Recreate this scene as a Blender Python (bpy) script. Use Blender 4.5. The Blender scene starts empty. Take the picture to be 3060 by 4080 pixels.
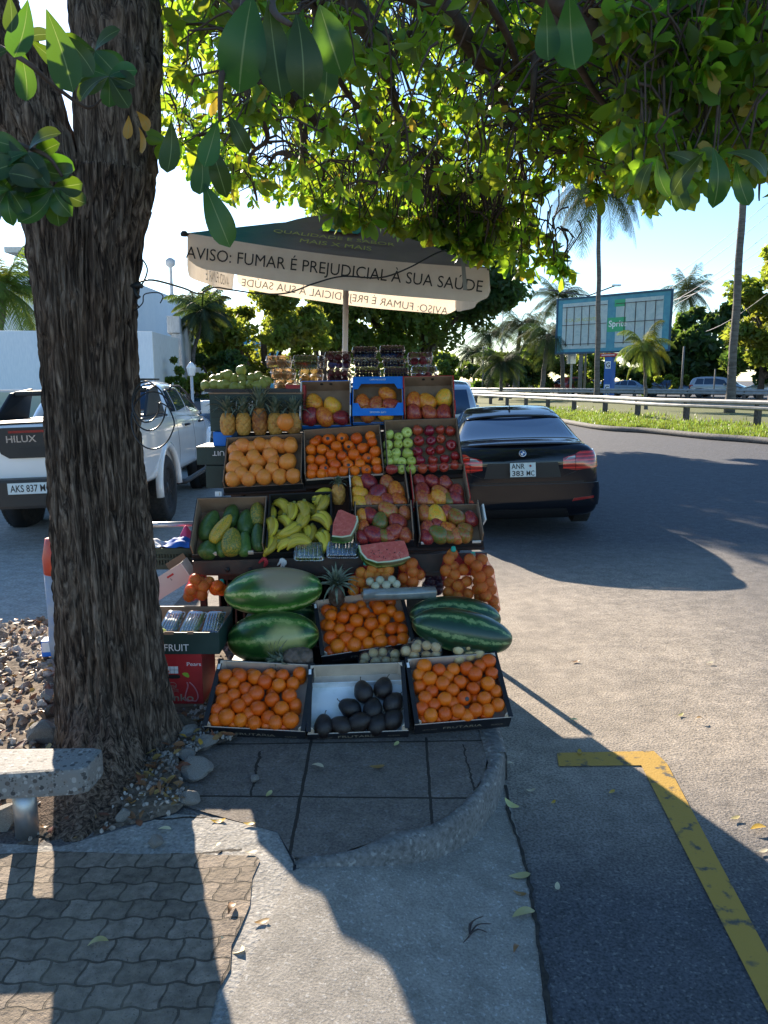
import bpy, bmesh, math, random
import numpy as np
from mathutils import Vector, Matrix, noise
from mathutils.geometry import delaunay_2d_cdt
R = math.radians
random.seed(7); rng = np.random.default_rng(7)
sc = bpy.context.scene; C = sc.collection
# ---------------------------------------------------------------- camera
CZ, PITCH, F = 1.7, R(9.8), 3062.0
cam = bpy.data.cameras.new('camera'); co = bpy.data.objects.new('camera', cam); C.objects.link(co)
co.location = (0, 0, CZ); co.rotation_euler = (R(90)-PITCH, 0, 0)
cam.sensor_fit = 'HORIZONTAL'; cam.sensor_width = 36; cam.lens = 36*F/3060; cam.clip_end = 2000; cam.clip_start = .05
sc.camera = co
# ---------------------------------------------------------------- sky and sun
SAZ, SEL = R(-21), R(23.5)
w = bpy.data.worlds.new("World"); sc.world = w; w.use_nodes = True
nt = w.node_tree; bg = nt.nodes['Background']
sky = nt.nodes.new('ShaderNodeTexSky'); sky.sky_type = 'NISHITA'; sky.sun_disc = False
sky.sun_elevation = SEL; sky.sun_rotation = SAZ; sky.altitude = 0; sky.air_density = 1.0; sky.dust_density = .15; sky.ozone_density = 3.5
hs = nt.nodes.new('ShaderNodeHueSaturation'); hs.inputs['Saturation'].default_value = 1.1; nt.links.new(sky.outputs[0], hs.inputs['Color']); nt.links.new(hs.outputs[0], bg.inputs[0]); bg.inputs[1].default_value = 0.096
sd = bpy.data.lights.new('sun', 'SUN'); sd.energy = 5.0; sd.angle = R(.5); sd.color = (1, .87, .70)
so = bpy.data.objects.new('sun', sd); C.objects.link(so)
sdir = Vector((math.sin(SAZ)*math.cos(SEL), math.cos(SAZ)*math.cos(SEL), math.sin(SEL)))
so.rotation_euler = sdir.to_track_quat('Z', 'Y').to_euler()
sc.view_settings.view_transform = 'Standard'; sc.view_settings.look = 'None'
sc.view_settings.exposure = 1.52; sc.view_settings.gamma = 1
sc.cycles.max_bounces = 10; sc.cycles.transparent_max_bounces = 24; sc.cycles.diffuse_bounces = 4
# ---------------------------------------------------------------- pixel (of the 3060x4080 photo) -> place
cp, sp = math.cos(PITCH), math.sin(PITCH)
def ray(px, py):
    u = (px-1530)/F; v = (2040-py)/F
    return Vector((u, cp+v*sp, -sp+v*cp))
CAMP = Vector((0, 0, CZ))
def P(px, py, Y):
    d = ray(px, py); return CAMP + d*(Y/d.y)
def G(px, py, z=0.):
    d = ray(px, py); return CAMP + d*((z-CZ)/d.z)
def mppx(p):      # metres per photo pixel at a point
    return (p.y*cp-(p.z-CZ)*sp)/F
K = 3060/1659
def D(x, y): return (x*K, y*K)
def Z1(x, y): return (700+.7836*x, 1300+.7836*y)
def Z2(x, y): return (550+.9644*x, 2100+.9644*y)
def Z5(x, y): return (550+.3918*x, 2050+.3918*y)
def Z6(x, y): return (1200+.5425*x, 2100+.5425*y)
def Z7(x, y): return (1000+.4822*x, 1300+.4822*y)
def ZP(x, y): return (500+.3617*x, 1050+.3617*y)
def ZR(x, y): return (2150+.5485*x, 1100+.5485*y)
# ---------------------------------------------------------------- object helpers
def tag(o, label=None, cat=None, group=None, kind=None):
    if label: o['label'] = label
    if cat: o['category'] = cat
    if group: o['group'] = group
    if kind: o['kind'] = kind
    return o
def mkobj(name, me, mats=(), parent=None, M=None, smooth=False):
    o = bpy.data.objects.new(name, me); C.objects.link(o)
    for m in mats: me.materials.append(m)
    if parent is not None: o.parent = parent
    if M is not None: o.matrix_local = M
    if smooth: me.shade_smooth()
    return o
def thing(name, label, cat, M=None, group=None):
    o = bpy.data.objects.new(name, None); C.objects.link(o); o.empty_display_size = .05
    if M is not None: o.matrix_local = M if isinstance(M, Matrix) else Matrix.Translation(M)
    return tag(o, label, cat, group)
def dup(o, M=None, label=None, group=None, parent=None):
    c = o.copy(); C.objects.link(c)
    if parent is not None: c.parent = parent
    if M is not None: c.matrix_local = M
    if label: c['label'] = label
    if group: c['group'] = group
    for ch in list(o.children): dup(ch, None, None, None, c)
    return c
def rotm(x=0, y=0, z=0):
    return Matrix.Rotation(z, 4, 'Z') @ Matrix.Rotation(y, 4, 'Y') @ Matrix.Rotation(x, 4, 'X')
def T(x, y=None, z=None):
    return Matrix.Translation(x if y is None else (x, y, z))
def align(d, up=(0, 0, 1)):     # matrix whose Z goes along d
    return Vector(d).to_track_quat('Z', 'Y').to_matrix().to_4x4()
def S3(x, y, z): return Matrix.Diagonal((x, y, z, 1))
class MB:
    def __init__(s): s.v = []; s.f = []; s.m = []; s.sm = []
    def add(s, vs, fs, mi=0, M=None, sm=False):
        b = len(s.v)
        if M is not None: vs = [M @ Vector(v) for v in vs]
        s.v += [tuple(v) for v in vs]; s.f += [tuple(i+b for i in f) for f in fs]
        s.m += [mi]*len(fs); s.sm += [sm]*len(fs); return s
    def box(s, c, d, mi=0, M=None):
        x, y, z = [k/2 for k in d]; a, b, e = c
        vs = [(a+i*x, b+j*y, e+k*z) for i in (-1, 1) for j in (-1, 1) for k in (-1, 1)]
        return s.add(vs, [(0,1,3,2),(4,6,7,5),(0,4,5,1),(2,3,7,6),(0,2,6,4),(1,5,7,3)], mi, M)
    def bb(s, lo, hi, mi=0, M=None):
        return s.box([(a+b)/2 for a, b in zip(lo, hi)], [b-a for a, b in zip(lo, hi)], mi, M)
    def lathe(s, prof, n=16, mi=0, M=None, fn=None):
        vs = []; fs = []
        for (r, z) in prof:
            for i in range(n):
                a = 2*math.pi*i/n; p = (r*math.cos(a), r*math.sin(a), z)
                vs.append(fn(p) if fn else p)
        for j in range(len(prof)-1):
            for i in range(n):
                fs.append((j*n+i, j*n+(i+1) % n, (j+1)*n+(i+1) % n, (j+1)*n+i))
        fs.append(tuple(reversed(range(n)))); fs.append(tuple(range((len(prof)-1)*n, len(prof)*n)))
        return s.add(vs, fs, mi, M, True)
    def tube(s, pts, rad, n=8, mi=0, caps=True, sq=1.0):
        pts = [Vector(p) for p in pts]; vs = []; fs = []
        if not hasattr(rad, '__len__'): rad = [rad]*len(pts)
        up = Vector((0, 0, 1)); t0 = (pts[1]-pts[0]).normalized()
        if abs(t0.dot(up)) > .95: up = Vector((0, 1, 0))
        side = t0.cross(up).normalized()
        for i, p in enumerate(pts):
            t = (pts[min(i+1, len(pts)-1)]-pts[max(i-1, 0)]).normalized()
            side = (side-t*side.dot(t)).normalized(); nn = side.cross(t)
            for k in range(n):
                a = 2*math.pi*k/n
                vs.append(p+side*math.cos(a)*rad[i]+nn*math.sin(a)*rad[i]*sq)
        for j in range(len(pts)-1):
            for i in range(n):
                fs.append((j*n+i, j*n+(i+1) % n, (j+1)*n+(i+1) % n, (j+1)*n+i))
        if caps: fs.append(tuple(reversed(range(n)))); fs.append(tuple(range((len(pts)-1)*n, len(pts)*n)))
        return s.add(vs, fs, mi, None, True)
    def prism(s, poly, z0, z1, mi=0, M=None):
        n = len(poly); vs = [(x, y, z0) for x, y in poly]+[(x, y, z1) for x, y in poly]
        fs = [tuple(reversed(range(n))), tuple(range(n, 2*n))]+[(i, (i+1) % n, n+(i+1) % n, n+i) for i in range(n)]
        return s.add(vs, fs, mi, M)
    def mesh(s, name='m'):
        me = bpy.data.meshes.new(name); me.from_pydata(s.v, [], s.f); me.update()
        me.polygons.foreach_set('material_index', s.m); me.polygons.foreach_set('use_smooth', s.sm)
        return me
    def build(s, name, mats, parent=None, M=None, bev=0):
        me = s.mesh(name)
        if bev:
            bm = bmesh.new(); bm.from_mesh(me)
            bmesh.ops.recalc_face_normals(bm, faces=bm.faces)
            es = [e for e in bm.edges if len(e.link_faces) == 2 and e.calc_face_angle(0) > .6]
            bmesh.ops.bevel(bm, geom=es, offset=bev, segments=2, affect='EDGES', profile=.7)
            bm.to_mesh(me); bm.free()
        return mkobj(name, me, mats if isinstance(mats, (list, tuple)) else [mats], parent, M)
def smoothpath(pts, k=6):
    pts = [Vector(p) for p in pts]; out = []
    for i in range(len(pts)-1):
        a = pts[max(i-1, 0)]; b = pts[i]; c = pts[i+1]; d = pts[min(i+2, len(pts)-1)]
        for j in range(k):
            t = j/k
            out.append(.5*((2*b)+(c-a)*t+(2*a-5*b+4*c-d)*t*t+(3*b-a-3*c+d)*t**3))
    out.append(pts[-1]); return out
def text(s, h, mat, M, parent=None, name='lettering', width=None, ext=.0006, bold=0, font=None):
    cu = bpy.data.curves.new('t', 'FONT'); cu.body = s; cu.size = 1; cu.extrude = 0; cu.align_x = 'CENTER'; cu.align_y = 'CENTER'; cu.offset = bold; cu.resolution_u = 3
    to = bpy.data.objects.new('t', cu); C.objects.link(to)
    bpy.context.view_layer.update()
    me = bpy.data.meshes.new_from_object(to.evaluated_get(bpy.context.evaluated_depsgraph_get()))
    bpy.data.objects.remove(to)
    n = len(me.vertices); a = np.empty(n*3); me.vertices.foreach_get('co', a); a = a.reshape(-1, 3)
    lo, hi = a.min(0), a.max(0); a -= (lo+hi)/2
    sy = h/(hi[1]-lo[1]); sx = width/(hi[0]-lo[0]) if width else sy
    a *= (sx, sy, 1); me.vertices.foreach_set('co', a.ravel()); me.update()
    me.materials.clear()
    return mkobj(name, me, [mat], parent, M)
# ---------------------------------------------------------------- materials
def new(name):
    m = bpy.data.materials.new(name); m.use_nodes = True; t = m.node_tree; t.nodes.clear()
    o = t.nodes.new('ShaderNodeOutputMaterial'); return m, t, o
class N:
    def __init__(s, t): s.t = t
    def __call__(s, typ, ins=None, **kw):
        n = s.t.nodes.new('ShaderNode'+typ)
        for k, v in kw.items(): setattr(n, k, v)
        for k, v in (ins or {}).items():
            if isinstance(v, bpy.types.NodeSocket): s.t.links.new(v, n.inputs[k])
            else:
                if isinstance(v, tuple) and len(v) == 3 and n.inputs[k].type == 'RGBA': v = (*v, 1)
                n.inputs[k].default_value = v
        return n
    def math(s, op, a, b=0., c=0.): return s('Math', {0: a, 1: b, 2: c}, operation=op).outputs[0]
    def ramp(s, fac, stops):
        n = s('ValToRGB', {0: fac}); e = n.color_ramp.elements
        while len(e) < len(stops): e.new(.5)
        for k, (p, c) in enumerate(stops): e[k].position = p; e[k].color = (*c, 1) if len(c) == 3 else c
        return n.outputs[0]
    def mix(s, f, a, b, mode='MIX'):
        n = s('Mix', data_type='RGBA', blend_type=mode)
        for i, v in ((0, f), (6, a), (7, b)):
            if isinstance(v, bpy.types.NodeSocket): s.t.links.new(v, n.inputs[i])
            else: n.inputs[i].default_value = (*v, 1) if isinstance(v, tuple) and len(v) == 3 else v
        return n.outputs[2]
    def noise(s, vec, scale, detail=4, rough=.55, dist=0):
        return s('TexNoise', {'Vector': vec, 'Scale': scale, 'Detail': detail, 'Roughness': rough, 'Distortion': dist}).outputs[0]
def mat(name, c, rough=.6, c2=None, sc_=8, lo=.35, hi=.65, bump=0, bsc=60, rnd=0, metal=0, spec=.5, coat=0, fine=0, emit=None, detail=4, stretch=(1, 1, 1)):
    m, t, o = new(name); n = N(t)
    co_ = n('TexCoord').outputs['Object']
    if rnd or c2 or bump or fine:
        rr = n('ObjectInfo').outputs['Random']
        off = n('Combine', {}) if False else None
        vec = n('VectorMath', {0: co_, 1: n('CombineXYZ', {0: n.math('MULTIPLY', rr, 37.), 1: n.math('MULTIPLY', rr, 91.), 2: 0.}).outputs[0]}, operation='ADD').outputs[0] if rnd else co_
        vec = n('Mapping', {'Vector': vec, 'Scale': stretch}).outputs[0] if stretch != (1, 1, 1) else vec
    col = None
    if c2: col = n.ramp(n.noise(vec, sc_, detail), [(lo, c), (hi, c2)])
    else: col = n('RGB').outputs[0]; col.default_value = (*c, 1)
    if rnd: col = n('HueSaturation', {'Hue': n.math('MULTIPLY_ADD', rr, rnd*.08, .5-rnd*.04), 'Value': n.math('MULTIPLY_ADD', rr, rnd*.8, 1-rnd*.4), 'Color': col}).outputs[0]
    if fine: col = n.mix(fine, col, n.ramp(n.noise(vec, bsc*1.3, 3), [(.35, (0, 0, 0)), (.65, (1, 1, 1))]), 'OVERLAY')
    b = n('BsdfPrincipled', {'Base Color': col, 'Roughness': rough, 'Metallic': metal, 'Specular IOR Level': spec, 'Coat Weight': coat, 'Coat Roughness': .04})
    if emit: b.inputs['Emission Color'].default_value = (*emit, 1); b.inputs['Emission Strength'].default_value = 1
    if bump:
        bp = n('Bump', {'Height': n.noise(vec, bsc, 5, .6), 'Strength': min(bump, 1), 'Distance': .01*max(bump, 1)*8/bsc*4}); t.links.new(bp.outputs[0], b.inputs['Normal'])
    t.links.new(b.outputs[0], o.inputs[0]); return m
def leafmat(name, cd, ct, mixf=.45, rough=.45, edge=None, rib=False):
    m, t, o = new(name); n = N(t)
    r = n('Attribute', attribute_name='rnd').outputs['Fac']
    h = n.math('MULTIPLY_ADD', r, .07, .465); v = n.math('MULTIPLY_ADD', r, .7, .65)
    a = n('HueSaturation', {'Hue': h, 'Value': v, 'Color': (*cd, 1)}).outputs[0]
    b = n('HueSaturation', {'Hue': h, 'Value': v, 'Color': (*ct, 1)}).outputs[0]
    if edge:
        f = n.ramp(r, [(.955, (0, 0, 0)), (.97, (1, 1, 1))])
        a = n.mix(f, a, edge); b = n.mix(f, b, edge)
    if rib:
        f = n.ramp(n('Attribute', attribute_name='mid').outputs['Fac'], [(.945, (0, 0, 0)), (.98, (.8, .8, .8))])
        a = n.mix(f, a, (.22, .28, .10)); b = n.mix(f, b, (.3, .36, .1))
        cc = n('TexCoord').outputs['Object']; blo = n.ramp(n.noise(cc, 60, 3), [(.62, (0, 0, 0)), (.72, (1, 1, 1))])
        a = n.mix(n.math('MULTIPLY', blo, .25), a, (.12, .13, .04))
    pr = n('BsdfPrincipled', {'Base Color': a, 'Roughness': rough, 'Specular IOR Level': .4})
    tr = n('BsdfTranslucent', {'Color': b})
    mx = n('MixShader', {0: mixf, 1: pr.outputs[0], 2: tr.outputs[0]})
    t.links.new(mx.outputs[0], o.inputs[0]); return m
def clearmat(name, tint=(.95, .97, 1), fac=.2, rough=.08, white=0., bump=.6, bsc=40, lk=.8):
    m, t, o = new(name); n = N(t)
    co_ = n('TexCoord').outputs['Object']
    bp = n('Bump', {'Height': n.noise(co_, bsc, 3), 'Strength': bump, 'Distance': .004})
    lw = n('LayerWeight', {'Blend': .35, 'Normal': bp.outputs[0]}).outputs['Fresnel']
    f = n.math('MULTIPLY_ADD', lw, lk, fac)
    g = n('BsdfGlossy', {'Color': (1, 1, 1, 1), 'Roughness': rough, 'Normal': bp.outputs[0]})
    d = n('BsdfTranslucent', {'Color': (.9, .9, .9, 1)}); d2 = n('BsdfDiffuse', {'Color': (.85, .85, .85, 1)})
    dd = n('MixShader', {0: .5, 1: d.outputs[0], 2: d2.outputs[0]})
    tr = n('BsdfTransparent', {'Color': (*tint, 1)})
    m1 = n('MixShader', {0: white, 1: tr.outputs[0], 2: dd.outputs[0]})
    m2 = n('MixShader', {0: f, 1: m1.outputs[0], 2: g.outputs[0]})
    t.links.new(m2.outputs[0], o.inputs[0]); return m
def glassmat(name, tint=(.02, .025, .03)):
    return mat(name, tint, .03, spec=.8)
M_ = {}
M_['black'] = mat('black_card', (.012, .012, .016), .45, (.02, .02, .024), 20, bump=.1, bsc=80)
M_['beige'] = mat('beige_card', (.68, .56, .44), .85, (.58, .47, .37), 12, bump=.2, bsc=60)
M_['brown'] = mat('brown_card', (.33, .22, .145), .9, (.25, .16, .10), 10, bump=.25, bsc=60)
M_['white'] = mat('white_card', (.75, .73, .7), .7, (.62, .6, .58), 9)
M_['blue'] = mat('blue_card', (.015, .20, .72), .5, (.012, .17, .62), 9)
M_['red'] = mat('red_card', (.5, .03, .03), .5, (.42, .02, .025), 9)
M_['dgreen'] = mat('dark_green_card', (.012, .035, .03), .5, (.02, .048, .042), 9, bump=.15)
M_['gold'] = mat('gold_print', (.32, .27, .2), .5)
M_['ink'] = mat('dark_ink', (.015, .015, .015), .6)
M_['pwhite'] = mat('white_print', (.8, .8, .8), .6)
M_['steel'] = mat('galvanised_metal', (.45, .46, .47), .4, (.35, .36, .37), 10, metal=.8)
M_['iron'] = mat('dark_painted_iron', (.03, .022, .02), .5, (.06, .03, .022), 14, bump=.2)
M_['clear'] = clearmat('clear_plastic')
M_['bag'] = clearmat('plastic_bag', white=.04, fac=.0, rough=.12, bump=.9, bsc=30, lk=.3)
# ================================================================ ground
def H(x, y=0):
    if x < -.45: return 0.
    if x < .5:
        t = (x+.45)/.95; return -.14*t*t*(3-2*t)
    return -.14+.005*(min(x, 4)-.5)+.035*max(0, min(x, 12)-4)
def GH(px, py, dz=0):       # pixel -> point on the sloping ground
    z = 0.
    for _ in range(6):
        p = G(px, py, z+dz); z = H(p.x, p.y)
    return p
def drape(name, poly, dz, step, m, zf=None, kind='structure', rough_amp=0, parent=None):
    xs = [p[0] for p in poly]; ys = [p[1] for p in poly]
    n = len(poly); pts = []
    for i in range(n):
        a = poly[i]; b = poly[(i+1) % n]; L = math.hypot(b[0]-a[0], b[1]-a[1]); k = max(1, int(L/step))
        for j in range(k): pts.append(Vector((a[0]+(b[0]-a[0])*j/k, a[1]+(b[1]-a[1])*j/k)))
    nb = len(pts); loop = [(i, (i+1) % nb) for i in range(nb)]
    x = min(xs)+step*.5
    while x < max(xs):
        y = min(ys)+step*.5
        while y < max(ys):
            pts.append(Vector((x+random.uniform(-.2, .2)*step, y+random.uniform(-.2, .2)*step))); y += step
        x += step
    v, e, f, *_ = delaunay_2d_cdt(pts, loop, [list(range(nb))], 1, 1e-6)
    zf = zf or H
    vs = [(p.x, p.y, zf(p.x, p.y)+dz+(noise.noise((p.x*3, p.y*3, 0))*rough_amp if rough_amp else 0)) for p in v]
    me = bpy.data.meshes.new(name); me.from_pydata(vs, [], [tuple(q) for q in f]); me.update()
    o = mkobj(name, me, [m], parent, smooth=True)
    if kind: o['kind'] = kind
    return o
# --- materials of the ground
def groundmat(name, dark, light, spk=(.5, .45, .38), dust=None, grain=140, rough=.85, bumps=.5, dustfn=None, cracks=None):
    m, t, o = new(name); n = N(t)
    c = n('TexCoord').outputs['Object']
    g1 = n.noise(c, grain, 3, .6); g2 = n.noise(c, .8, 5, .6); g3 = n.noise(c, 9, 5, .6)
    col = n.ramp(g1, [(.3, dark), (.62, light)])
    col = n.mix(n.ramp(n.noise(c, grain*.6, 2), [(.60, (0, 0, 0)), (.68, (1, 1, 1))]), col, spk)
    if dust:
        f = n.ramp(g2, [(.35, (0, 0, 0)), (.7, (.8, .8, .8))])
        if dustfn: f = dustfn(n, c, f)
        dcol = n.ramp(g1, [(.32, tuple(k*.45 for k in dust)), (.5, tuple(k*.9 for k in dust)), (.65, tuple(min(1, k*1.25) for k in dust))])
        dcol = n.mix(.6, dcol, n.ramp(n.noise(c, 2.5, 5, .65), [(.3, (.35, .35, .35)), (.7, (.62, .62, .62))]), 'OVERLAY')
        col = n.mix(f, col, dcol)
    col = n.mix(.5, col, n.ramp(g3, [(.3, (.3, .3, .3)), (.7, (.72, .72, .72))]), 'OVERLAY')
    h = g1
    if cracks:
        sx = n('SeparateXYZ', {0: c}); X, Y = sx.outputs[0], sx.outputs[1]
        wob = n.math('MULTIPLY_ADD', n.noise(c, 11, 4, .6), .05, -.025)
        mask = None
        for (x0, y0, x1, y1, wd) in cracks:
            L = math.hypot(x1-x0, y1-y0); ux, uy = (x1-x0)/L, (y1-y0)/L
            d = n.math('ADD', n.math('MULTIPLY', X, -uy), n.math('MULTIPLY', Y, ux))
            d = n.math('SUBTRACT', d, -uy*x0+ux*y0)
            d = n.math('ABSOLUTE', n.math('MULTIPLY_ADD', wob, 1.0 if wd < 0 else .25, d))
            s_ = n.math('ADD', n.math('MULTIPLY', X, ux), n.math('MULTIPLY', Y, uy))
            s0 = ux*x0+uy*y0
            ins = n.math('MULTIPLY', n.math('GREATER_THAN', s_, s0), n.math('LESS_THAN', s_, s0+L))
            k = n.math('MULTIPLY', n.math('LESS_THAN', d, abs(wd)), ins)
            mask = k if mask is None else n.math('MAXIMUM', mask, k)
        col = n.mix(mask, col, (.035, .028, .022))
        h = n.math('SUBTRACT', h, n.math('MULTIPLY', mask, 3.))
    b = n('BsdfPrincipled', {'Base Color': col, 'Roughness': rough, 'Specular IOR Level': .3})
    bp = n('Bump', {'Height': n.math('ADD', h, n.math('MULTIPLY', g3, 1.5)), 'Strength': bumps, 'Distance': .006})
    t.links.new(bp.outputs[0], b.inputs['Normal']); t.links.new(b.outputs[0], o.inputs[0]); return m
def sunlit_dust(n, c, f):   # lane sand, its pale tone also painting the sunlit patch up to the shadow
    s = n('SeparateXYZ', {0: c}); X, Y = s.outputs[0], s.outputs[1]
    a = n.math('MULTIPLY_ADD', n.math('ADD', X, n.math('MULTIPLY', n.noise(c, .5, 3), 1.2)), -.42, 2.1)
    b = n.math('MULTIPLY_ADD', Y, .9, -2.2)
    cc = n.math('MULTIPLY_ADD', Y, -.40, 3.45)
    k = n.math('MINIMUM', n.math('MINIMUM', a, b), n.math('MINIMUM', cc, 1.)); k = n.math('MAXIMUM', k, 0.)
    return n.math('MULTIPLY', k, n.math('MULTIPLY_ADD', f, .25, .75))
asph = groundmat('asphalt', (.028, .030, .036), (.10, .10, .108), (.16, .155, .15), dust=(.38, .32, .255), grain=95, dustfn=sunlit_dust, bumps=.9)
xs = sorted(set([-400, -200, -100, -50, -25]+[round(-12+.5*i, 3) for i in range(50)]+[14, 18, 25, 50, 100, 200, 400]+[round(-.5+.05*i, 3) for i in range(24)]))
ys = sorted(set([-60, -20, -8, -3]+[round(i*.5, 2) for i in range(0, 40)]+[22, 25, 30, 40, 60, 90, 140, 220, 400, 700]))
me = bpy.data.meshes.new('road'); nx = len(xs)
me.from_pydata([(x, y, H(x, y)-(0 if y > -1 else 0)) for y in ys for x in xs], [], [(j*nx+i, j*nx+i+1, (j+1)*nx+i+1, (j+1)*nx+i) for j in range(len(ys)-1) for i in range(nx-1)]); me.update()
tag(mkobj('road', me, [asph], smooth=True), kind='structure')
# yellow parking line
ym = mat('worn_yellow_paint', (.42, .25, .035), .8, (.085, .075, .055), 16, .55, .64, bump=.8, bsc=110, detail=9)
yl = [GH(*D(*p)) for p in [(1203, 1628), (1412, 1624), (1440, 1650), (1659, 2062), (1760, 2260), (1690, 2260), (1659, 2190), (1385, 1655), (1207, 1657)]]
drape('painted_parking_line', [(p.x, p.y) for p in yl], .005, .06, ym)
# concrete ramp (dropped kerb) in front of the raised slab
conc = groundmat('ramp_concrete', (.18, .163, .14), (.30, .272, .235), (.36, .34, .31), grain=120, bumps=.35, rough=.8)
conc2 = groundmat('pale_concrete', (.30, .29, .27), (.46, .44, .41), (.5, .48, .45), grain=60, bumps=.5)
KO = [(640, 1873), (720, 1862), (800, 1845), (880, 1825), (950, 1797), (1010, 1757), (1050, 1715), (1078, 1670), (1091, 1625), (1089, 1590)]
KI = [(637, 1864), (740, 1844), (800, 1824), (850, 1802), (930, 1785), (985, 1753), (1030, 1703), (1047, 1672), (1052, 1640), (1048, 1600)]
ko = [G(*D(*p)) for p in KO]; ki = [G(*D(*p)) for p in KI]
ko[-1].x = .575; ki[-1].x = .47
def gxy(pts, z=0): return [(lambda q: (q.x, q.y))(GH(*D(*p))) for p in pts]
rp = gxy([(632, 1885), (560, 2040), (478, 2212)]) + [(-.62, 1.2), (-.70, .2), (.43, .2), (.43, 1.2)] + gxy([(1180, 2212), (1150, 1950), (1125, 1830), (1092, 1700)]) + [(k.x-.03, k.y+.04) for k in reversed(ko[1:-2])]
drape('concrete_ramp', rp, .006, .07, conc, rough_amp=.006)
# pale strip and pavement to the left of the ramp
strip = gxy([(380, 1760), (480, 1770), (600, 1800), (634, 1868), (632, 1885), (560, 2040), (478, 2212)]) + [(-.62, 1.2), (-.70, .2), (-6, .2), (-6, 2.6), (-2.4, 2.62), (-1.7, 2.62)] + gxy([(130, 1830)])
pav_m = groundmat('pavement_concrete', (.19, .175, .155), (.34, .32, .29), (.42, .39, .35), grain=70, bumps=.8,
    cracks=[(-1.4, 2.45, -.52, 2.56, -.006), (-1.6, 2.5, -1.35, 2.72, -.005), (-.95, 2.75, -.45, 2.80, -.005)])
drape('pavement', strip, .004, .08, pav_m, rough_amp=.004)
# wavy interlocking pavers
def pavermat():
    m, t, o = new('wavy_pavers'); n = N(t)
    c = n('TexCoord').outputs['Object']; s = n('SeparateXYZ', {0: n('VectorMath', {0: c, 1: (.35, .1, 0)}, operation='ADD').outputs[0]})
    X, Y = s.outputs[0], s.outputs[1]
    nz = n.math('MULTIPLY_ADD', n.noise(c, 6, 3), .03, -.015)
    x2 = n.math('ADD', X, n.math('MULTIPLY_ADD', n.math('SINE', n.math('MULTIPLY', Y, 71.4)), .004, nz))
    y2 = n.math('ADD', Y, n.math('MULTIPLY_ADD', n.math('SINE', n.math('MULTIPLY', X, 59.8)), .0055, nz))
    v = n('CombineXYZ', {0: x2, 1: y2, 2: 0.}).outputs[0]
    br = n('TexBrick', {'Vector': v, 'Scale': 1.0, 'Mortar Size': .0042, 'Mortar Smooth': .4, 'Brick Width': .105, 'Row Height': .088, 'Color1': (.155, .122, .092, 1), 'Color2': (.25, .20, .155, 1), 'Mortar': (.085, .068, .05, 1)}, offset=.5)
    col = n.mix(.7, br.outputs['Color'], n.ramp(n.noise(c, 26, 6, .65), [(.3, (.2, .2, .2)), (.7, (.8, .8, .8))]), 'OVERLAY')
    col = n.mix(n.ramp(n.noise(c, 110, 3, .7), [(.60, (0, 0, 0)), (.68, (.8, .8, .8))]), col, (.055, .045, .035))
    col = n.mix(n.ramp(n.noise(c, 2.2, 4), [(.45, (0, 0, 0)), (.72, (.75, .75, .75))]), col, (.26, .21, .15))
    b = n('BsdfPrincipled', {'Base Color': col, 'Roughness': .85, 'Specular IOR Level': .3})
    h = n.math('MULTIPLY_ADD', br.outputs['Fac'], -2.2, n.noise(c, 45, 5, .65))
    bp = n('Bump', {'Height': h, 'Strength': .9, 'Distance': .009}); t.links.new(bp.outputs[0], b.inputs['Normal'])
    t.links.new(b.outputs[0], o.inputs[0]); return m
pv = gxy([(0, 1848), (120, 1842), (300, 1850), (385, 1846), (470, 1850), (550, 1852), (562, 1862), (545, 1900), (540, 1960), (520, 2010), (500, 2050), (498, 2100), (470, 2150), (455, 2212)]) + [(-.78, 1.2), (-.85, .3), (-5, .3), (-5, 2.40)]
drape('paver_path', pv, .009, .08, pavermat(), rough_amp=.007)
# dark crack where the ramp meets the asphalt
ck = [(lambda q: (q.x, q.y))(GH(*D(*p))) for p in [(1092, 1700), (1098, 1760), (1112, 1800), (1125, 1840), (1140, 1890), (1148, 1950), (1160, 2010), (1172, 2080), (1180, 2150), (1190, 2212)]] + [(.44, 1.4), (.44, .6)]
cl_, cr_ = [], []
for i in range(len(ck)-1):
    for k in range(8):
        t = k/8; x = ck[i][0]*(1-t)+ck[i+1][0]*t; y = ck[i][1]*(1-t)+ck[i+1][1]*t; wv = noise.noise((x*30, y*22, 1))*.009; ww = .005+.011*abs(noise.noise((y*14, 3, 4)))
        cl_.append((x+wv-ww, y)); cr_.append((x+wv+ww, y))
drape('gutter_crack', cl_+cr_[::-1], .010, .05, mat('crack_dirt', (.012, .011, .01), .95, (.05, .04, .03), 40))
# raised slab with curved kerb
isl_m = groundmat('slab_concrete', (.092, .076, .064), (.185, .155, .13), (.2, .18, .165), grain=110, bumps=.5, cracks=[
    tuple(list(G(*D(420, 1722)).xy)+list(G(*D(1060, 1727)).xy)+[.006]),
    tuple(list(G(*D(622, 1868)).xy)+list(G(*D(674, 1595)).xy)+[.007]),
    tuple(list(G(*D(934, 1790)).xy)+list(G(*D(920, 1595)).xy)+[.006]),
    tuple(list(G(*D(540, 1722)).xy)+list(G(*D(565, 1625)).xy)+[-.006]),
    tuple(list(G(*D(1028, 1725)).xy)+list(G(*D(1000, 1610)).xy)+[-.004]),
    (-.9, 3.38, .5, 3.42, .006)])
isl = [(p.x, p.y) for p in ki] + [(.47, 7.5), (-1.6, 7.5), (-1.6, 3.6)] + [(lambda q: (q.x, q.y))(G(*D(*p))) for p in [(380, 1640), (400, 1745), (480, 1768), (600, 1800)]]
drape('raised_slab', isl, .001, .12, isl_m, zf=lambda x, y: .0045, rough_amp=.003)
kerb_m = groundmat('kerb_concrete', (.10, .095, .088), (.20, .19, .178), (.27, .26, .24), grain=60, bumps=1.)
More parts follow.
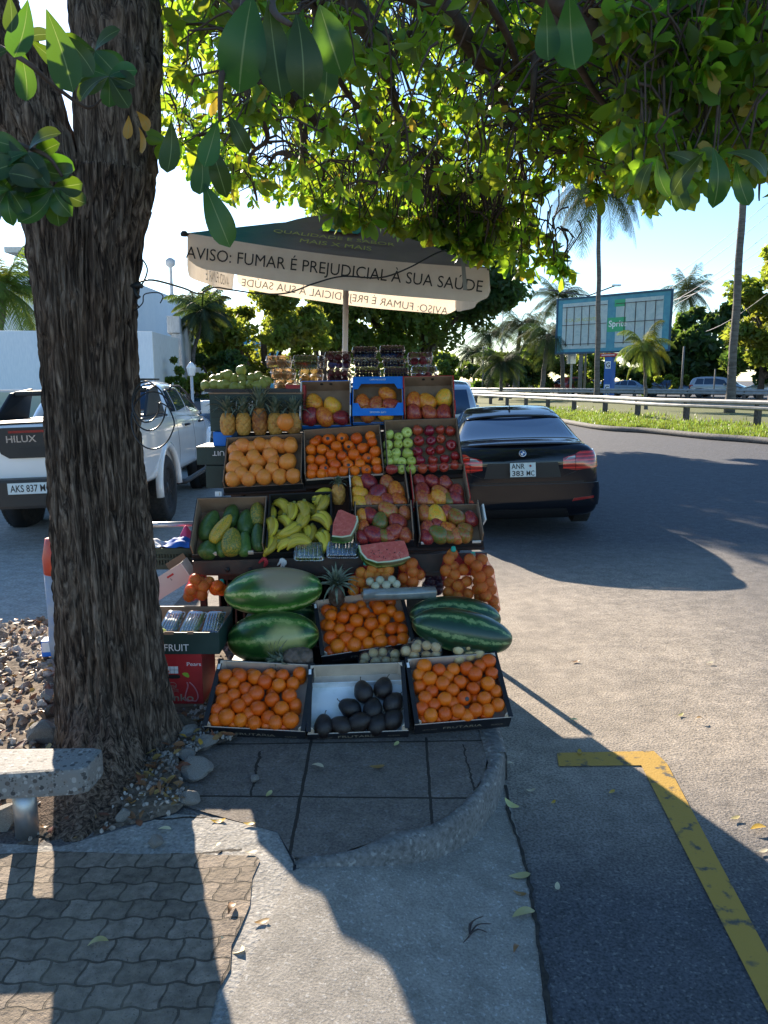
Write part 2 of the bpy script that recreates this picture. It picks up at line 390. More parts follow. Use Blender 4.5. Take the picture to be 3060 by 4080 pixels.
ko2 = smoothpath(ko+[Vector((.575, 5, 0)), Vector((.575, 7.5, 0))], 6); ki2 = smoothpath(ki+[Vector((.465, 5, 0)), Vector((.465, 7.5, 0))], 6)
vs = []; fs = []
for i, (a, b) in enumerate(zip(ko2, ki2)):
    k = min(i/14, 1); top = .012+.004*noise.noise(a*5); j = noise.noise(a*9)*.008
    hb = H(a.x+.03, a.y)-.02
    out = (a-b).normalized() if (a-b).length > 1e-4 else Vector((1, 0, 0))
    g_ = noise.noise(a*6)*.022+noise.noise(a*23)*.008
    q = [Vector((b.x+g_, b.y+g_, -.03)), Vector((b.x+g_, b.y+g_, top-.004)), a-out*.035+Vector((0, 0, top)), a-out*.012+Vector((0, 0, top-.008)), a+out*(.0+j*.4)+Vector((0, 0, top-.03*k-.004)), a+out*(.006*k+j*.5)+Vector((0, 0, hb))]
    vs += [tuple(v) for v in q]
nq = 6
for i in range(len(ko2)-1):
    for j in range(nq-1): fs.append((i*nq+j, i*nq+j+1, (i+1)*nq+j+1, (i+1)*nq+j))
me = bpy.data.meshes.new('kerb'); me.from_pydata(vs, [], fs); me.update()
tag(mkobj('kerb', me, [kerb_m], smooth=True), kind='structure')
# dirt with rubble round the tree and behind it, driveway beyond
dirt = groundmat('dirt', (.07, .05, .035), (.19, .145, .105), (.3, .26, .21), grain=35, bumps=1, rough=.95)
dp = [(-9, 2.62), (-2.4, 2.62), (-1.7, 2.62)] + gxy([(130, 1830), (250, 1790), (380, 1760), (400, 1748), (385, 1650)]) + [(-.7, 3.4), (-.66, 3.75), (-.9, 5.2), (-2.2, 5.35), (-2.9, 5.0), (-4.4, 4.5), (-9, 4.0)]
def dz(x, y): return .02+.03*noise.noise((x*1.7, y*1.7, 3))+.012*noise.noise((x*8, y*8, 3))-(.018 if y < 2.8 else 0)
drape('rubble_ground', dp, 0, .05, dirt, zf=dz)
drv = groundmat('driveway_concrete', (.25, .235, .21), (.40, .375, .34), (.42, .4, .37), grain=50, bumps=.4)
drape('driveway', [(-60, 3.0), (-9, 4.0), (-4.4, 4.5), (-2.9, 5.0), (-2.2, 5.35), (-.9, 5.2), (-.2, 7.5), (.1, 20), (-3, 40), (-60, 40)], .004, 1.2, drv, zf=lambda x, y: 0.)
# loose stones as one stuff object
def stone_mesh(seed, sub=2):
    bm = bmesh.new(); bmesh.ops.create_icosphere(bm, subdivisions=sub, radius=1)
    for v in bm.verts:
        k = 1+.35*noise.noise(v.co*1.1+Vector((seed*7.3, 0, 0)))+.12*noise.noise(v.co*3+Vector((seed, 5, 0)))
        v.co *= k
        for a in range(4):
            d = Vector((math.sin(seed*3+a*2.1), math.cos(seed*5+a*1.3), math.sin(a*4+seed))).normalized()
            t = v.co.dot(d)-.72
            if t > 0: v.co -= d*t
    return bm
stone_m = mat('stone', (.17, .145, .12), .9, (.32, .30, .27), 25, bump=.8, bsc=60, fine=.3)
bms = [stone_mesh(i, 1) for i in range(6)]
arrs = [([v.co.copy() for v in b.verts], [tuple(v.index for v in f.verts) for f in b.faces]) for b in bms]
V = []; Fc = []
def inpoly(x, y, poly):
    c = False; j = len(poly)-1
    for i in range(len(poly)):
        if (poly[i][1] > y) != (poly[j][1] > y) and x < (poly[j][0]-poly[i][0])*(y-poly[i][1])/(poly[j][1]-poly[i][1])+poly[i][0]: c = not c
        j = i
    return c
cnt = 0
while cnt < 5200:
    x = random.uniform(-4.6, -.5); y = random.uniform(2.62, 5.3)
    nb_ = random.random() < .14
    if nb_: x = random.uniform(-1.25, -.55); y = random.uniform(2.75, 3.7)
    if not inpoly(x, y, dp): continue
    s = random.choice([.006, .009, .012, .016, .022, .034]) if random.random() > .03 else random.uniform(.04, .07)
    if y < 2.85 or x > -1.6: s = min(s, .014)
    a, f = arrs[cnt % 6]; M = T(x, y, dz(x, y)+s*.2) @ rotm(random.random()*6, random.random()*6, random.random()*6) @ S3(s, s*random.uniform(.6, 1), s*random.uniform(.25, .6))
    b = len(V); V += [tuple(M @ v) for v in a]; Fc += [tuple(i+b for i in q) for q in f]; cnt += 1
me = bpy.data.meshes.new('rubble'); me.from_pydata(V, [], Fc); me.update()
gv_m = mat('rubble_stone', (.18, .14, .11), .9, (.55, .50, .44), 6, .38, .68, bump=.6, bsc=50, fine=.3)
tag(mkobj('rubble', me, [gv_m]), 'grey rubble and leaf litter spread round the tree and behind it', 'rubble', kind='stuff')
# dry leaf litter among the rubble
def leafquad(L, W, curl=.25, n=5, ov=1.4):
    vs = []; fs = []
    for i in range(n+1):
        t = i/n; wd = W*math.sin(math.pi*min(1, (t**ov)))**(.62 if n < 8 else .5)*.5 if 0 < t < 1 else .001
        z = curl*L*(t-.5)**2-curl*L*.25
        vs += [(-wd, t*L, z+wd*.25), (0, t*L, z), (wd, t*L, z+wd*.25)]
    for i in range(n):
        for j in range(2): fs.append((i*3+j, i*3+j+1, (i+1)*3+j+1, (i+1)*3+j))
    return vs, fs
def leaves_mesh(name, items, n=5, ov=1.4):
    """items: (matrix, L, W, curl, rnd) -> one mesh with a per-face random value"""
    V = []; Fc = []; A = []
    for M, L, W, cu, r in items:
        vs, fs = leafquad(L, W, cu, n, ov); b = len(V)
        V += [tuple(M @ Vector(v)) for v in vs]; Fc += [tuple(i+b for i in f) for f in fs]; A += [r]*len(fs)
    me = bpy.data.meshes.new(name); me.from_pydata(V, [], Fc); me.update()
    at = me.attributes.new('rnd', 'FLOAT', 'FACE'); at.data.foreach_set('value', A); me.shade_smooth()
    if n > 7: me.attributes.new('mid', 'FLOAT', 'POINT').data.foreach_set('value', [1. if k % 3 == 1 else 0. for k in range(len(V))])
    return me
dry = leafmat('dry_leaf', (.28, .15, .06), (.3, .15, .04), .2, edge=(.55, .33, .05))
it = []
while len(it) < 1900:
    x = random.uniform(-4.4, -.6); y = random.uniform(2.66, 5.2)
    ns_ = random.random() < .13
    if ns_: x = random.uniform(-1.3, -.6); y = random.uniform(2.66, 3.6)
    elif x > -1.5: continue
    if not inpoly(x, y, dp): continue
    it.append((T(x, y, dz(x, y)+random.uniform(.0, .03)) @ rotm(random.uniform(-.4, .4), random.uniform(-.6, .6), random.random()*6.3), random.uniform(.03, .075), random.uniform(.014, .034), random.uniform(-.6, 1.2), random.random()))
tag(mkobj('leaf_litter', leaves_mesh('leaf_litter', it, 4), [dry]), 'dry brown leaf litter scattered over the rubble', 'leaf litter', kind='stuff')
# bigger single stones
big = [((1160-0, 1230), None)]
def ZL(x, y): return (x*.6028, 2200+y*.6028)
stones = [(ZL(1355, 1250), .052, 'white faceted stone beside the lower left corner of the leftmost front orange crate'),
 (ZL(1240, 1185), .055, 'pale tan angular stone just left of the white faceted stone by the orange crate'),
 (ZL(1300, 1400), .088, 'broad flat grey slab of stone lying right of the tree base'),
 (ZL(1250, 1615), .042, 'lumpy pale grey stone at the corner where the sunlit concrete meets the rubble'),
 (ZL(812, 1725), .030, 'bluish white stone in front of the tree roots'),
 (ZL(1033, 1900), .033, 'smooth oval beige pebble alone on the concrete in the trunk shadow'),
 (ZL(340, 950), .065, 'tan block of stone against the left side of the trunk below the small blue box'),
 (ZL(290, 1190), .085, 'large rounded beige stone behind the bench beside the trunk'),
 (ZL(350, 1045), .05, 'brown wedge shaped stone between tan block and large rounded stone'),
 (ZL(1190, 1110), .10, 'wide brown rock under the red pear carton'),
 (ZL(40, 1740), .075, 'grey stone beside the foot of the bench leg'),
 (D(550, 1677), .024, 'small white stone on the dark slab near the left slab joint'),
 (ZL(1230, 1330), .045, 'chalky white stone chip between the tree and the leftmost front crate')]
for k, ((px, py), s, lb) in enumerate(stones):
    bm = stone_mesh(k+11, 3); me = bpy.data.meshes.new('stone'); bm.to_mesh(me); bm.free()
    p = G(px, py+s*300, .02); fl = .45 if 'flat' in lb or 'wide' in lb else .75
    o = mkobj('stone', me, [stone_m if 'brown' not in lb else dirt], M=T(p.x, p.y, .01+s*fl*.55) @ rotm(0, 0, k) @ S3(s, s*.8, s*fl)); me.shade_smooth() if k in (5,) else None
    tag(o, lb, 'stone')
# ---------------------------------------------------------------- fallen leaves, twig
fresh = leafmat('fallen_leaf', (.52, .47, .2), (.5, .45, .12), .2, edge=(.5, .3, .03))
pale = leafmat('fallen_leaf_pale', (.62, .55, .36), (.5, .45, .2), .2)
def Z4(x, y): return (600+1.0247*x, 2800+1.0247*y)
def Z44(x, y): return (1850+.7294*x, 2000+.7294*y)
fl = [(Z4(650, 262), .06, 2.0, 'curled beige leaf on the middle of the dark slab'), (Z4(955, 225), .05, .4, 'yellow green leaf on the dark slab below the avocado crate'),
 (Z4(880, 300), .07, 1.5, 'torn brown dry leaf on the right half of the dark slab'), (Z4(1390, 243), .06, 1.3, 'pale leaf on the asphalt at the kerb below the right orange crate'),
 (Z4(1400, 520), .085, 2.6, 'lime green leaf with yellow rim in the gutter at the end of the curved kerb'), (Z4(1435, 672), .085, 1.4, 'long cream green leaf across the crack between ramp and asphalt, upper of two'),
 (Z4(1450, 825), .09, 1.2, 'long cream green leaf across the crack between ramp and asphalt, lower of two'), (Z4(1582, 715), .045, .2, 'small round beige leaf alone on the asphalt right of the crack'),
 (Z4(1436, 740), .05, 2, 'spotted curled brown leaf at the right edge of the ramp'), (Z4(1420, 960), .04, .5, 'curled brown leaf lowest on the right edge of the ramp'),
 (Z4(318, 940), .10, 2.2, 'big cupped cream leaf on the sunlit pavers'), (Z4(432, 850), .05, 1.2, 'curled brown leaf on the pale strip above the cupped cream leaf'),
 (Z4(315, 805), .055, .2, 'upright brown leaf standing on the sunlit pavers'), (Z4(262, 455), .06, 1.5, 'bright yellow leaf on the sunlit crack right of the tree'),
 (Z4(385, 470), .05, 1.6, 'white bleached leaf next to the bright yellow leaf'), (Z4(262, 555), .03, .5, 'tiny white leaf in the middle of the sunlit concrete'), (Z4(460, 360), .05, .3, 'pale green leaf at the left joint of the dark slab'),
 (Z4(390, 580), .045, 1.4, 'white leaf at the top corner of the pavers'), (Z4(55, 495), .05, 1.6, 'grey leaf on the shaded concrete left of the trunk shadow edge'),
 (Z4(1478, 338), .045, 1.4, 'small cream leaf on the dark asphalt near the kerb'), (Z44(1180, 1160), .05, 1.0, 'light green leaf on the sunlit sandy asphalt'), (Z44(1285, 1190), .05, 1.5, 'brown leaf right of the light green leaf on the sunlit asphalt'),
 (Z44(1340, 877), .05, 1.5, 'cream leaf farthest right on the sunlit asphalt'), (Z44(605, 868), .06, 1.4, 'rust brown leaf on the sandy asphalt right of the watermelons'), (Z44(1605, 1785), .075, 1.3, 'holed pale leaf at the right edge beyond the yellow line'),
 (Z44(1478, 1725), .05, 1.2, 'green leaf between the yellow line and the shadow edge'), (Z44(630, 1365), .05, .2, 'round beige leaf touching the end of the short yellow line'), (Z44(598, 1195), .05, 1.5, 'greenish leaf in the shade right of the orange crate'),
 (Z44(805, 1585), .045, .8, 'small beige leaf inside the yellow parking corner'), (Z44(1625, 1905), .05, 1.4, 'narrow white leaf at the lower right edge of the asphalt'), (D(212, 2040), .06, 1.2, 'split pale green leaf on the shaded pavers'),
 (Z44(485, 1640), .035, .7, 'tiny yellow leaf on the asphalt beside the curved kerb')]
for k, ((px, py), L, a, lb) in enumerate(fl):
    p = GH(px, py, .012); me = leaves_mesh('fallen_leaf', [(rotm(0, 0, -a) @ T(0, -L/2, 0), L, L*.42, random.uniform(.3, .9)*(-1 if k % 3 == 0 else 1), .97 if ('yellow' in lb and 'green' not in lb) else .3+.5*random.random())], 8)
    m = dry if 'brown' in lb or 'rust' in lb else (fresh if 'green' in lb or 'yellow' in lb else pale)
    hh = max(H(p.x), 0.006 if p.x < .55 and p.y > 2.62 and p.x > -.5 else H(p.x))+.016
    tag(mkobj('fallen_leaf', me, [m], M=T(p.x, p.y, hh)), lb, 'leaf', 'fallen leaves on the ground')
p = GH(*Z4(1240, 905), .01); mb = MB()
for a, L in ((.3, .1), (.75, .09), (.1, .07), (-2.9, .05), (1.2, .06)):
    mb.tube(smoothpath([(0, 0, 0), (math.sin(a)*L*.5, math.cos(a)*L*.5, .012), (math.sin(a+.3)*L, math.cos(a+.3)*L, .006)], 4), [.004, .003, .003, .003, .003, .002, .002, .002, .0008], 5)
tag(mb.build('dry_twig', [M_['iron']], M=T(p.x, p.y, H(p.x)+.012)), 'dark dry twig with curled leaves on the middle of the concrete ramp', 'twig')
# ================================================================ the near tree
def barkmat():
    m, t, o = new('bark'); n = N(t); c = n('TexCoord').outputs['Object']
    v = n('Mapping', {'Vector': c, 'Scale': (1, 1, .11)}).outputs[0]
    a = n.noise(v, 30, 7, .62, 2.2); b_ = n.noise(n('Mapping', {'Vector': c, 'Scale': (1, 1, .4)}).outputs[0], 90, 5, .65); g = n.noise(c, 3, 4)
    col = n.ramp(a, [(.34, (.014, .009, .007)), (.46, (.085, .058, .042)), (.60, (.26, .19, .14)), (.72, (.36, .29, .23))])
    col = n.mix(n.ramp(g, [(.5, (0, 0, 0)), (.75, (.7, .7, .7))]), col, n.ramp(a, [(.35, (.02, .012, .008)), (.65, (.2, .115, .07))]))
    b = n('BsdfPrincipled', {'Base Color': col, 'Roughness': .9, 'Specular IOR Level': .25})
    bp = n('Bump', {'Height': n.math('MULTIPLY_ADD', b_, .35, a), 'Strength': 1., 'Distance': .03}); t.links.new(bp.outputs[0], b.inputs['Normal'])
    t.links.new(b.outputs[0], o.inputs[0]); return m
bark = barkmat()
twig_m = mat('twig', (.05, .033, .024), .85, (.09, .06, .045), 30)
TY = 3.4
ROOTA = math.atan2(G(*D(100, 1830)).y-3.4, G(*D(100, 1830)).x-P(*D(245, 1700), 3.4).x)
def trunkmesh():
    st = [(0, 1835, 120, 395), (0, 1760, 122, 385), (0, 1690, 128, 368), (0, 1600, 132, 356), (0, 1400, 128, 341), (0, 1200, 120, 325), (0, 1000, 108, 303), (0, 850, 98, 291), (0, 700, 86, 289), (0, 600, 74, 292), (0, 500, 62, 306), (0, 430, 52, 322), (0, 380, 40, 332)]
    V = []; Fc = []; nn = 220
    rings = []
    for _, py, x0, x1 in st:
        a = P(*D(x0, py), TY); b = P(*D(x1, py), TY); rings.append((a.z, (a.x+b.x)/2, (b.x-a.x)/2))
    z0, z1 = -.05, rings[-1][0]; NZ = 300
    zs = [r[0] for r in rings]; cxs = [r[1] for r in rings]; rs = [r[2] for r in rings]
    o_ = np.argsort(zs); zs = np.array(zs)[o_]; cxs = np.array(cxs)[o_]; rs = np.array(rs)[o_]
    for j in range(NZ+1):
        z = z0+(z1-z0)*j/NZ; cx = float(np.interp(z, zs, cxs)); r = float(np.interp(z, zs, rs))
        for i in range(nn):
            a = 2*math.pi*i/nn; ca, sa = math.cos(a), math.sin(a)
            rr = (r-.012)*(1+.03*math.sin(3*a+1+z*.5)+.02*math.sin(5*a+2-z))
            base = math.exp(-max(z, 0)/.12)
            rr += base*(.04*max(0, math.cos(3*(a-.4))))+math.exp(-max(z, 0)/.3)*.03*max(0, math.sin(a*4+.5))**2
            rr += .48*math.exp(-max(z, 0)/.14)*max(0, math.cos(a-ROOTA))**9+.13*math.exp(-max(z, 0)/.12)*max(0, math.cos(a+1.1))**8+.10*math.exp(-max(z, 0)/.15)*max(0, math.cos(a+.1))**8
            q = Vector((ca*r, sa*r, z)); tw = a+.1*z+.06*noise.noise((ca*2, sa*2, z*1.5))
            f = abs(noise.noise((math.cos(tw)*7.5, math.sin(tw)*7.5, z*.8+noise.noise(q*4)*.35)))
            f2 = abs(noise.noise((math.cos(tw)*17, math.sin(tw)*17, z*3.2+noise.noise(q*7)*.5)))
            rr += -.042*max(0, 1-f*4.5)**1.1-.016*max(0, 1-f2*4)+.014*noise.noise((ca*30, sa*30, z*14))+.014
            V.append((cx+ca*rr, TY+sa*rr*.95, z))
    for j in range(NZ):
        for i in range(nn): Fc.append((j*nn+i, j*nn+(i+1) % nn, (j+1)*nn+(i+1) % nn, (j+1)*nn+i))
    Fc.append(tuple(range(NZ*nn, NZ*nn+nn)))
    me = bpy.data.meshes.new('trunk'); me.from_pydata(V, [], Fc); me.update(); me.shade_smooth(); return me
def limb(mb, path, rad, n=40, amp=.12, seed=0):
    pts = smoothpath(path, 10); rr = np.interp(np.linspace(0, 1, len(pts)), np.linspace(0, 1, len(rad)), rad)
    b = len(mb.v); mb.tube(pts, list(rr), n)
    for k in range(b, len(mb.v)):
        i, a = divmod(k-b, n); r = rr[min(i, len(rr)-1)]; c = pts[min(i, len(pts)-1)]; v = Vector(mb.v[k]); d = (v-c)
        th = 2*math.pi*a/n
        f = abs(noise.noise((math.cos(th)*3.2+seed, math.sin(th)*3.2, i*.13)))
        mb.v[k] = tuple(c+d*(1-amp*1.6*max(0, 1-f*4)+amp*.6*noise.noise(v*14)))
base = P(*D(245, 1700), TY); base.z = 0
tree = thing('street_tree', 'big tree with deeply furrowed dark trunk and leafy crown hanging over the fruit stand', 'tree', T(base))
B_ = T(-base)
tm = trunkmesh(); mkobj('trunk', tm, [bark], tree, B_)
mb = MB()
limb(mb, [P(*D(240, 620), TY), P(*D(250, 520), TY), P(*D(254, 420), TY), P(*D(254, 200), TY+.02), P(*D(250, 0), TY+.1), P(*D(240, -300), TY+.3), P(*D(330, -700), TY+.8)], [.07, .10, .15, .178, .185, .16, .10], 90, .14, 1)
mb.build('limb', [bark], tree, B_)
mb = MB()
limb(mb, [P(*D(160, 560), TY-.02), P(*D(118, 430), TY-.02), P(*D(65, 250), TY-.05), P(*D(-5, 60), TY-.1), P(*D(-120, -150), TY-.1), P(*D(-400, -420), TY)], [.10, .155, .145, .12, .10, .08], 90, .16, 5)
mb.build('limb', [bark], tree, B_)
# pale strips where the bark has peeled
peel = mat('peeled_bark', (.2, .15, .12), .9, (.3, .23, .19), 20, bump=.5)
skel = []
def br(pts, rad, n=10):
    global skel
    bmb = MB()
    sm = smoothpath(pts, 8); rr = np.interp(np.linspace(0, 1, len(sm)), np.linspace(0, 1, len(rad)), rad)
    for i, p in enumerate(sm): sm[i] = p+Vector([noise.noise(p*2.2+Vector((k*9, 0, 0)))*.05 for k in range(3)])
    bmb.tube(sm, list(rr), n); skel += list(zip(sm, rr)); bmb.build('branch', [twig_m], tree, B_)
bmb = MB()
q = lambda x, y, Y: P(*D(x, y), Y)
br([q(250, -260, 3.7), q(380, -120, 4.0), q(470, 10, 4.2), q(560, 140, 4.5), q(640, 225, 4.8), q(730, 300, 5.1), q(850, 370, 5.6), q(960, 470, 6.0), q(1030, 560, 6.3)], [.10, .085, .07, .06, .05, .035, .025, .015, .006])
br([q(640, 225, 4.8), q(650, 330, 4.9), q(600, 330, 5.0), q(570, 420, 5.2)], [.03, .02, .012, .006])
br([q(330, -400, 4.0), q(600, -160, 3.6), q(780, 30, 3.6), q(820, 120, 3.8), q(740, 90, 4.0), q(690, 60, 4.1)], [.08, .06, .05, .045, .035, .02])
br([q(600, -160, 3.6), q(900, 0, 3.5), q(1000, 90, 3.7), q(1150, 190, 4.3), q(1230, 300, 4.7), q(1300, 350, 5.0), q(1330, 400, 5.2)], [.06, .05, .04, .03, .02, .012, .005])
br([q(1000, 90, 3.7), q(1080, 200, 4.2), q(1120, 330, 5), q(1140, 450, 5.8), q(1190, 560, 6.4)], [.03, .022, .016, .01, .005])
br([q(500, -500, 3.0), q(900, -200, 2.8), q(1180, 0, 2.9), q(1330, 110, 3.0), q(1480, 190, 3.1), q(1659, 260, 3.3), q(1800, 330, 3.5)], [.07, .055, .035, .026, .02, .015, .008])
br([q(1180, 0, 2.9), q(1230, 120, 3.0), q(1290, 210, 3.2), q(1400, 300, 3.4), q(1450, 400, 3.7)], [.02, .015, .012, .009, .004])
br([q(900, -200, 2.8), q(1300, -150, 3.2), q(1500, 0, 3.5), q(1659, 130, 3.8)], [.05, .03, .02, .012])
br([q(1470, 0, 4), q(1560, 120, 4.1), q(1640, 300, 4.3), q(1640, 420, 4.4)], [.02, .016, .01, .004])
br([q(820, 120, 3.8), q(860, 230, 4.6), q(930, 330, 5.4), q(900, 430, 6)], [.03, .02, .014, .006])
br([q(730, 300, 5.1), q(700, 380, 5.5), q(730, 460, 5.7)], [.02, .012, .005])
br([q(540, -40, 1.5), q(515, 70, 1.45), q(480, 150, 1.4), q(465, 260, 1.4)], [.012, .009, .006, .003], 6)
br([q(620, -100, 1.5), q(600, 0, 1.4), q(640, 40, 1.35)], [.012, .007, .004], 6)
br([q(-60, 60, 2.0), q(40, 110, 1.9), q(110, 165, 1.95), q(190, 210, 2.0), q(225, 190, 2.0)], [.008, .006, .005, .004, .002], 6)
br([q(-60, 250, 2.0), q(30, 300, 1.95), q(95, 330, 1.9), q(130, 380, 1.9)], [.008, .006, .005, .003], 6)
for k in range(13):
    x = random.uniform(420, 1650); Y = random.uniform(2.6, 6.5); y = random.uniform(-60, 120)
    pts = [q(x, y, Y)]
    for s in range(random.randint(3, 5)):
        x += random.uniform(-60, 80); y += random.uniform(40, 120); Y += random.uniform(-.2, .4)
        if y > (430 if x < 1100 else 400): break
        pts.append(q(x, y, Y))
    if len(pts) > 2: br(pts, [.02, .012, .005], 6)
# leaf clusters: (x, y) in the photograph only says where the crown is dense; each gets its own distance
def ylow(x):
    return float(np.interp(x, [330, 370, 420, 470, 520, 600, 680, 720, 780, 840, 900, 1000, 1060, 1130, 1160, 1200, 1240, 1300, 1400, 1450, 1500, 1560, 1620, 1700], [180, 330, 380, 440, 440, 435, 450, 465, 455, 475, 500, 545, 565, 470, 420, 395, 380, 400, 425, 420, 385, 360, 375, 400]))
items = []; tw = MB()
sk = np.array([tuple(p) for p, r in skel])
def cluster(c, L, n, droop=.5, jitter=1.):
    ax = Vector((random.gauss(0, .6), random.gauss(0, .6)+.1, random.uniform(-1, .25)*droop*2)).normalized()
    d = sk-np.array(c); i = int(np.argmin((d**2).sum(1)+ (d[:, 2] < 0)*.25)); s = Vector(sk[i])
    ds = (s-c).length
    if ds > .4: s = c-ax*.1+Vector((random.gauss(0, .04), random.gauss(0, .04), .2))
    mid = (s+c)/2+Vector((random.gauss(0, .04), random.gauss(0, .04), .05))
    tw.tube([s, (s+mid)/2+Vector((0, 0, .02)), mid, (mid+c)/2, c, c+ax*L*.3], [.006, .005, .0045, .004, .003, .002], 4, caps=False)
    Z = ax; X = Z.orthogonal().normalized(); Yv = Z.cross(X)
    for k in range(n):
        a = k*2.4+random.uniform(-.3, .3); rad = X*math.cos(a)+Yv*math.sin(a)
        open_ = random.uniform(.55, 1.25)
        d = (Z*math.cos(open_)+rad*math.sin(open_)+Vector((0, 0, -.25))).normalized()
        nrm = (Z*math.sin(open_)-rad*math.cos(open_)+Vector((random.gauss(0, .35), random.gauss(0, .35), random.gauss(0, .35))))
        xx = d.cross(nrm).normalized(); zz = xx.cross(d)
        M = Matrix((( xx.x, d.x, zz.x, 0), (xx.y, d.y, zz.y, 0), (xx.z, d.z, zz.z, 0), (0, 0, 0, 1)))
        l = L*random.uniform(.65, 1.1)
        items.append((T(c+ax*random.uniform(-.04, .05)*jitter) @ M, l, l*random.uniform(.42, .55), random.uniform(-.5, .5), random.random()))
def dens(x, y):
    d = .78+.5*noise.noise((x/90, y/90, 2.5))
    if 345 < x < 520 and 60 < y < 330: d -= .30
    if 440 < x < 560 and 270 < y < 380: d -= .3
    if 540 < x < 640 and 270 < y < 330: d -= .3
    if 850 < x < 920 and 130 < y < 240: d -= .35
    if 1110 < x < 1340 and 260 < y: d -= .35
    if 380 < x < 900 and y < 420: d -= .08
    if x > 1200 and y < 330: d += .2
    return d
for k in range(16500):
    x = random.uniform(340, 1720); y = random.uniform(-60, 590)
    if y > ylow(x)-8 or random.random() > dens(x, y): continue
    u = random.random()
    if x < 1150: Y = random.choice([random.uniform(5.0, 8.8)]*3+[random.uniform(3.0, 5.2)])
    else: Y = random.choice([random.uniform(4.4, 7.5)]+[random.uniform(2.6, 4.6)]*2) if x > 1330 else random.uniform(3.6, 8.0)
    if y > 400 and x < 1130: Y = random.uniform(5.1, 7.0)
    c = q(x, y, Y)
    if 430 < y and abs(c.x+.3) < 1.15 and 4.8 < c.y < 7.2 and c.z < 3.0: 
        if x < 740 or y > np.interp(x, [740, 850, 1000, 1130], [440, 470, 540, 580]): continue
        c = q(x, y, 4.6)
    if random.random() > ((.37 if x < 1150 else .8) if Y > 5 else (.42 if x < 1150 else .6)): continue
    cluster(c, random.uniform(.06, .095) if Y > 4.6 else random.uniform(.075, .10), random.randint(5, 8))
# hanging clump by the right corner of the umbrella and gap-filling sprays
for (x, y, Y) in [(1120, 480, 4.7), (1150, 520, 5), (1130, 560, 5.2), (1170, 545, 5.4), (1190, 570, 5.3), (1200, 595, 5.2), (1160, 590, 5.1), (1125, 595, 4.9), (1105, 530, 4.8), (1080, 480, 4.7), (1040, 500, 4.6), (1000, 480, 4.6), (1060, 520, 4.7), (1020, 530, 4.65), (955, 460, 4.6), (700, 470, 4.5), (735, 490, 4.4), (790, 495, 4.4), (850, 505, 4.45), (900, 510, 4.5), (940, 530, 4.5), (980, 560, 4.55), (1050, 575, 4.6), (1010, 545, 4.6), (770, 465, 4.6), (820, 475, 4.6), (1085, 560, 4.8), (1210, 600, 5.2), (1145, 450, 5), (1300, 440, 4.5), (1395, 450, 4.5), (1180, 430, 5)]:
    for r_ in range(4): cluster(q(x+random.uniform(-18, 18), y-30+random.uniform(-14, 14), Y), .1, 6)
# crown outside the frame (overhead, to the sides)
for k in range(700):
    c = Vector((random.uniform(-4.5, 2.5), random.uniform(.5, 8.5), random.uniform(3.3, 6.0)))
    py = 2040-F*math.tan(math.atan2(c.z-CZ, max(c.y, .01))+PITCH) if c.y > .6 else -999
    if py > -120: continue
    cluster(c, .11, 6)
# the closest leaves, dark against the light
def near(x, y, Y, ang, L, W=.42, tilt=0, r=.35):
    c = q(x, y, Y); d = Vector((math.cos(ang), tilt, math.sin(ang))).normalized(); nrm = Vector((random.uniform(-.3, .3), -1, random.uniform(-.1, .5)))
    xx = d.cross(nrm).normalized(); zz = xx.cross(d)
    M = Matrix((( xx.x, d.x, zz.x, 0), (xx.y, d.y, zz.y, 0), (xx.z, d.z, zz.z, 0), (0, 0, 0, 1)))
    near_items.append((T(c) @ M @ rotm(0, random.uniform(-.4, .4)), L*random.uniform(.85, 1.1), L*W*random.uniform(.9, 1.15), random.choice([-1, 1])*random.uniform(.25, .9), r if r > .9 else random.random()*.9))
near_items = []
for a in [(545, -10, 1.4, -1.75, .17), (580, 0, 1.38, -1.45, .155), (640, 30, 1.35, -1.5, .135), (655, 20, 1.4, -1.9, .13), (690, 10, 1.45, -1.25, .14), (700, 60, 1.5, -1.6, .12),
          (495, 250, 1.5, -1.1, .07), (470, 260, 1.5, -1.9, .09), (440, 395, 1.6, -1.2, .13), (430, 320, 1.6, -1.6, .10), (455, 310, 1.6, -1.3, .10), (370, 260, 1.7, -1.7, .11),
          (1180, 0, 1.5, -1.5, .1), (1230, -20, 1.5, -1.45, .15), (1420, 340, 1.9, -1.2, .1), (1440, 330, 1.9, -.4, .1), (1410, 350, 1.9, -1.9, .09), (1460, 350, 1.9, -1.3, .11), (1540, 320, 1.8, -1.5, .12), (1520, 330, 1.8, -2.2, .1), (1590, 350, 1.8, -1.2, .1), (1570, 330, 1.8, -.5, .1),
          (100, 20, 1.6, -1.3, .15), (60, 0, 1.6, -1.9, .12), (20, -10, 1.5, -1.6, .07), (130, 70, 1.9, -.9, .13), (40, 95, 1.9, -1.5, .12), (65, 85, 1.9, -.6, .09), (25, 105, 1.9, -2.6, .09), (45, 90, 1.9, .2, .07)]: near(*a)
for (x, y, Y) in [(235, 165, 2.0), (205, 110, 2.1), (65, 350, 1.9), (115, 405, 1.9), (20, 410, 1.9), (60, 330, 1.9)]:
    for k in range(7):
        an = -math.pi/2+(k-3)*.62+random.uniform(-.15, .15); near(x, y, Y+random.uniform(-.02, .02), an, random.uniform(.075, .11), .5, random.uniform(-.5, .3), random.random()*.7)
for x, y, an in ((295, 240, -1.0), (278, 250, -1.7), (300, 275, -1.5)): near(x, y, 2.0, an, .06, .4, 0, .99)
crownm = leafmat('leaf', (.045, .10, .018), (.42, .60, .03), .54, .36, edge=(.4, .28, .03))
crownn = leafmat('leaf_near', (.028, .07, .02), (.12, .24, .012), .35, .35, edge=(.45, .24, .04), rib=True)
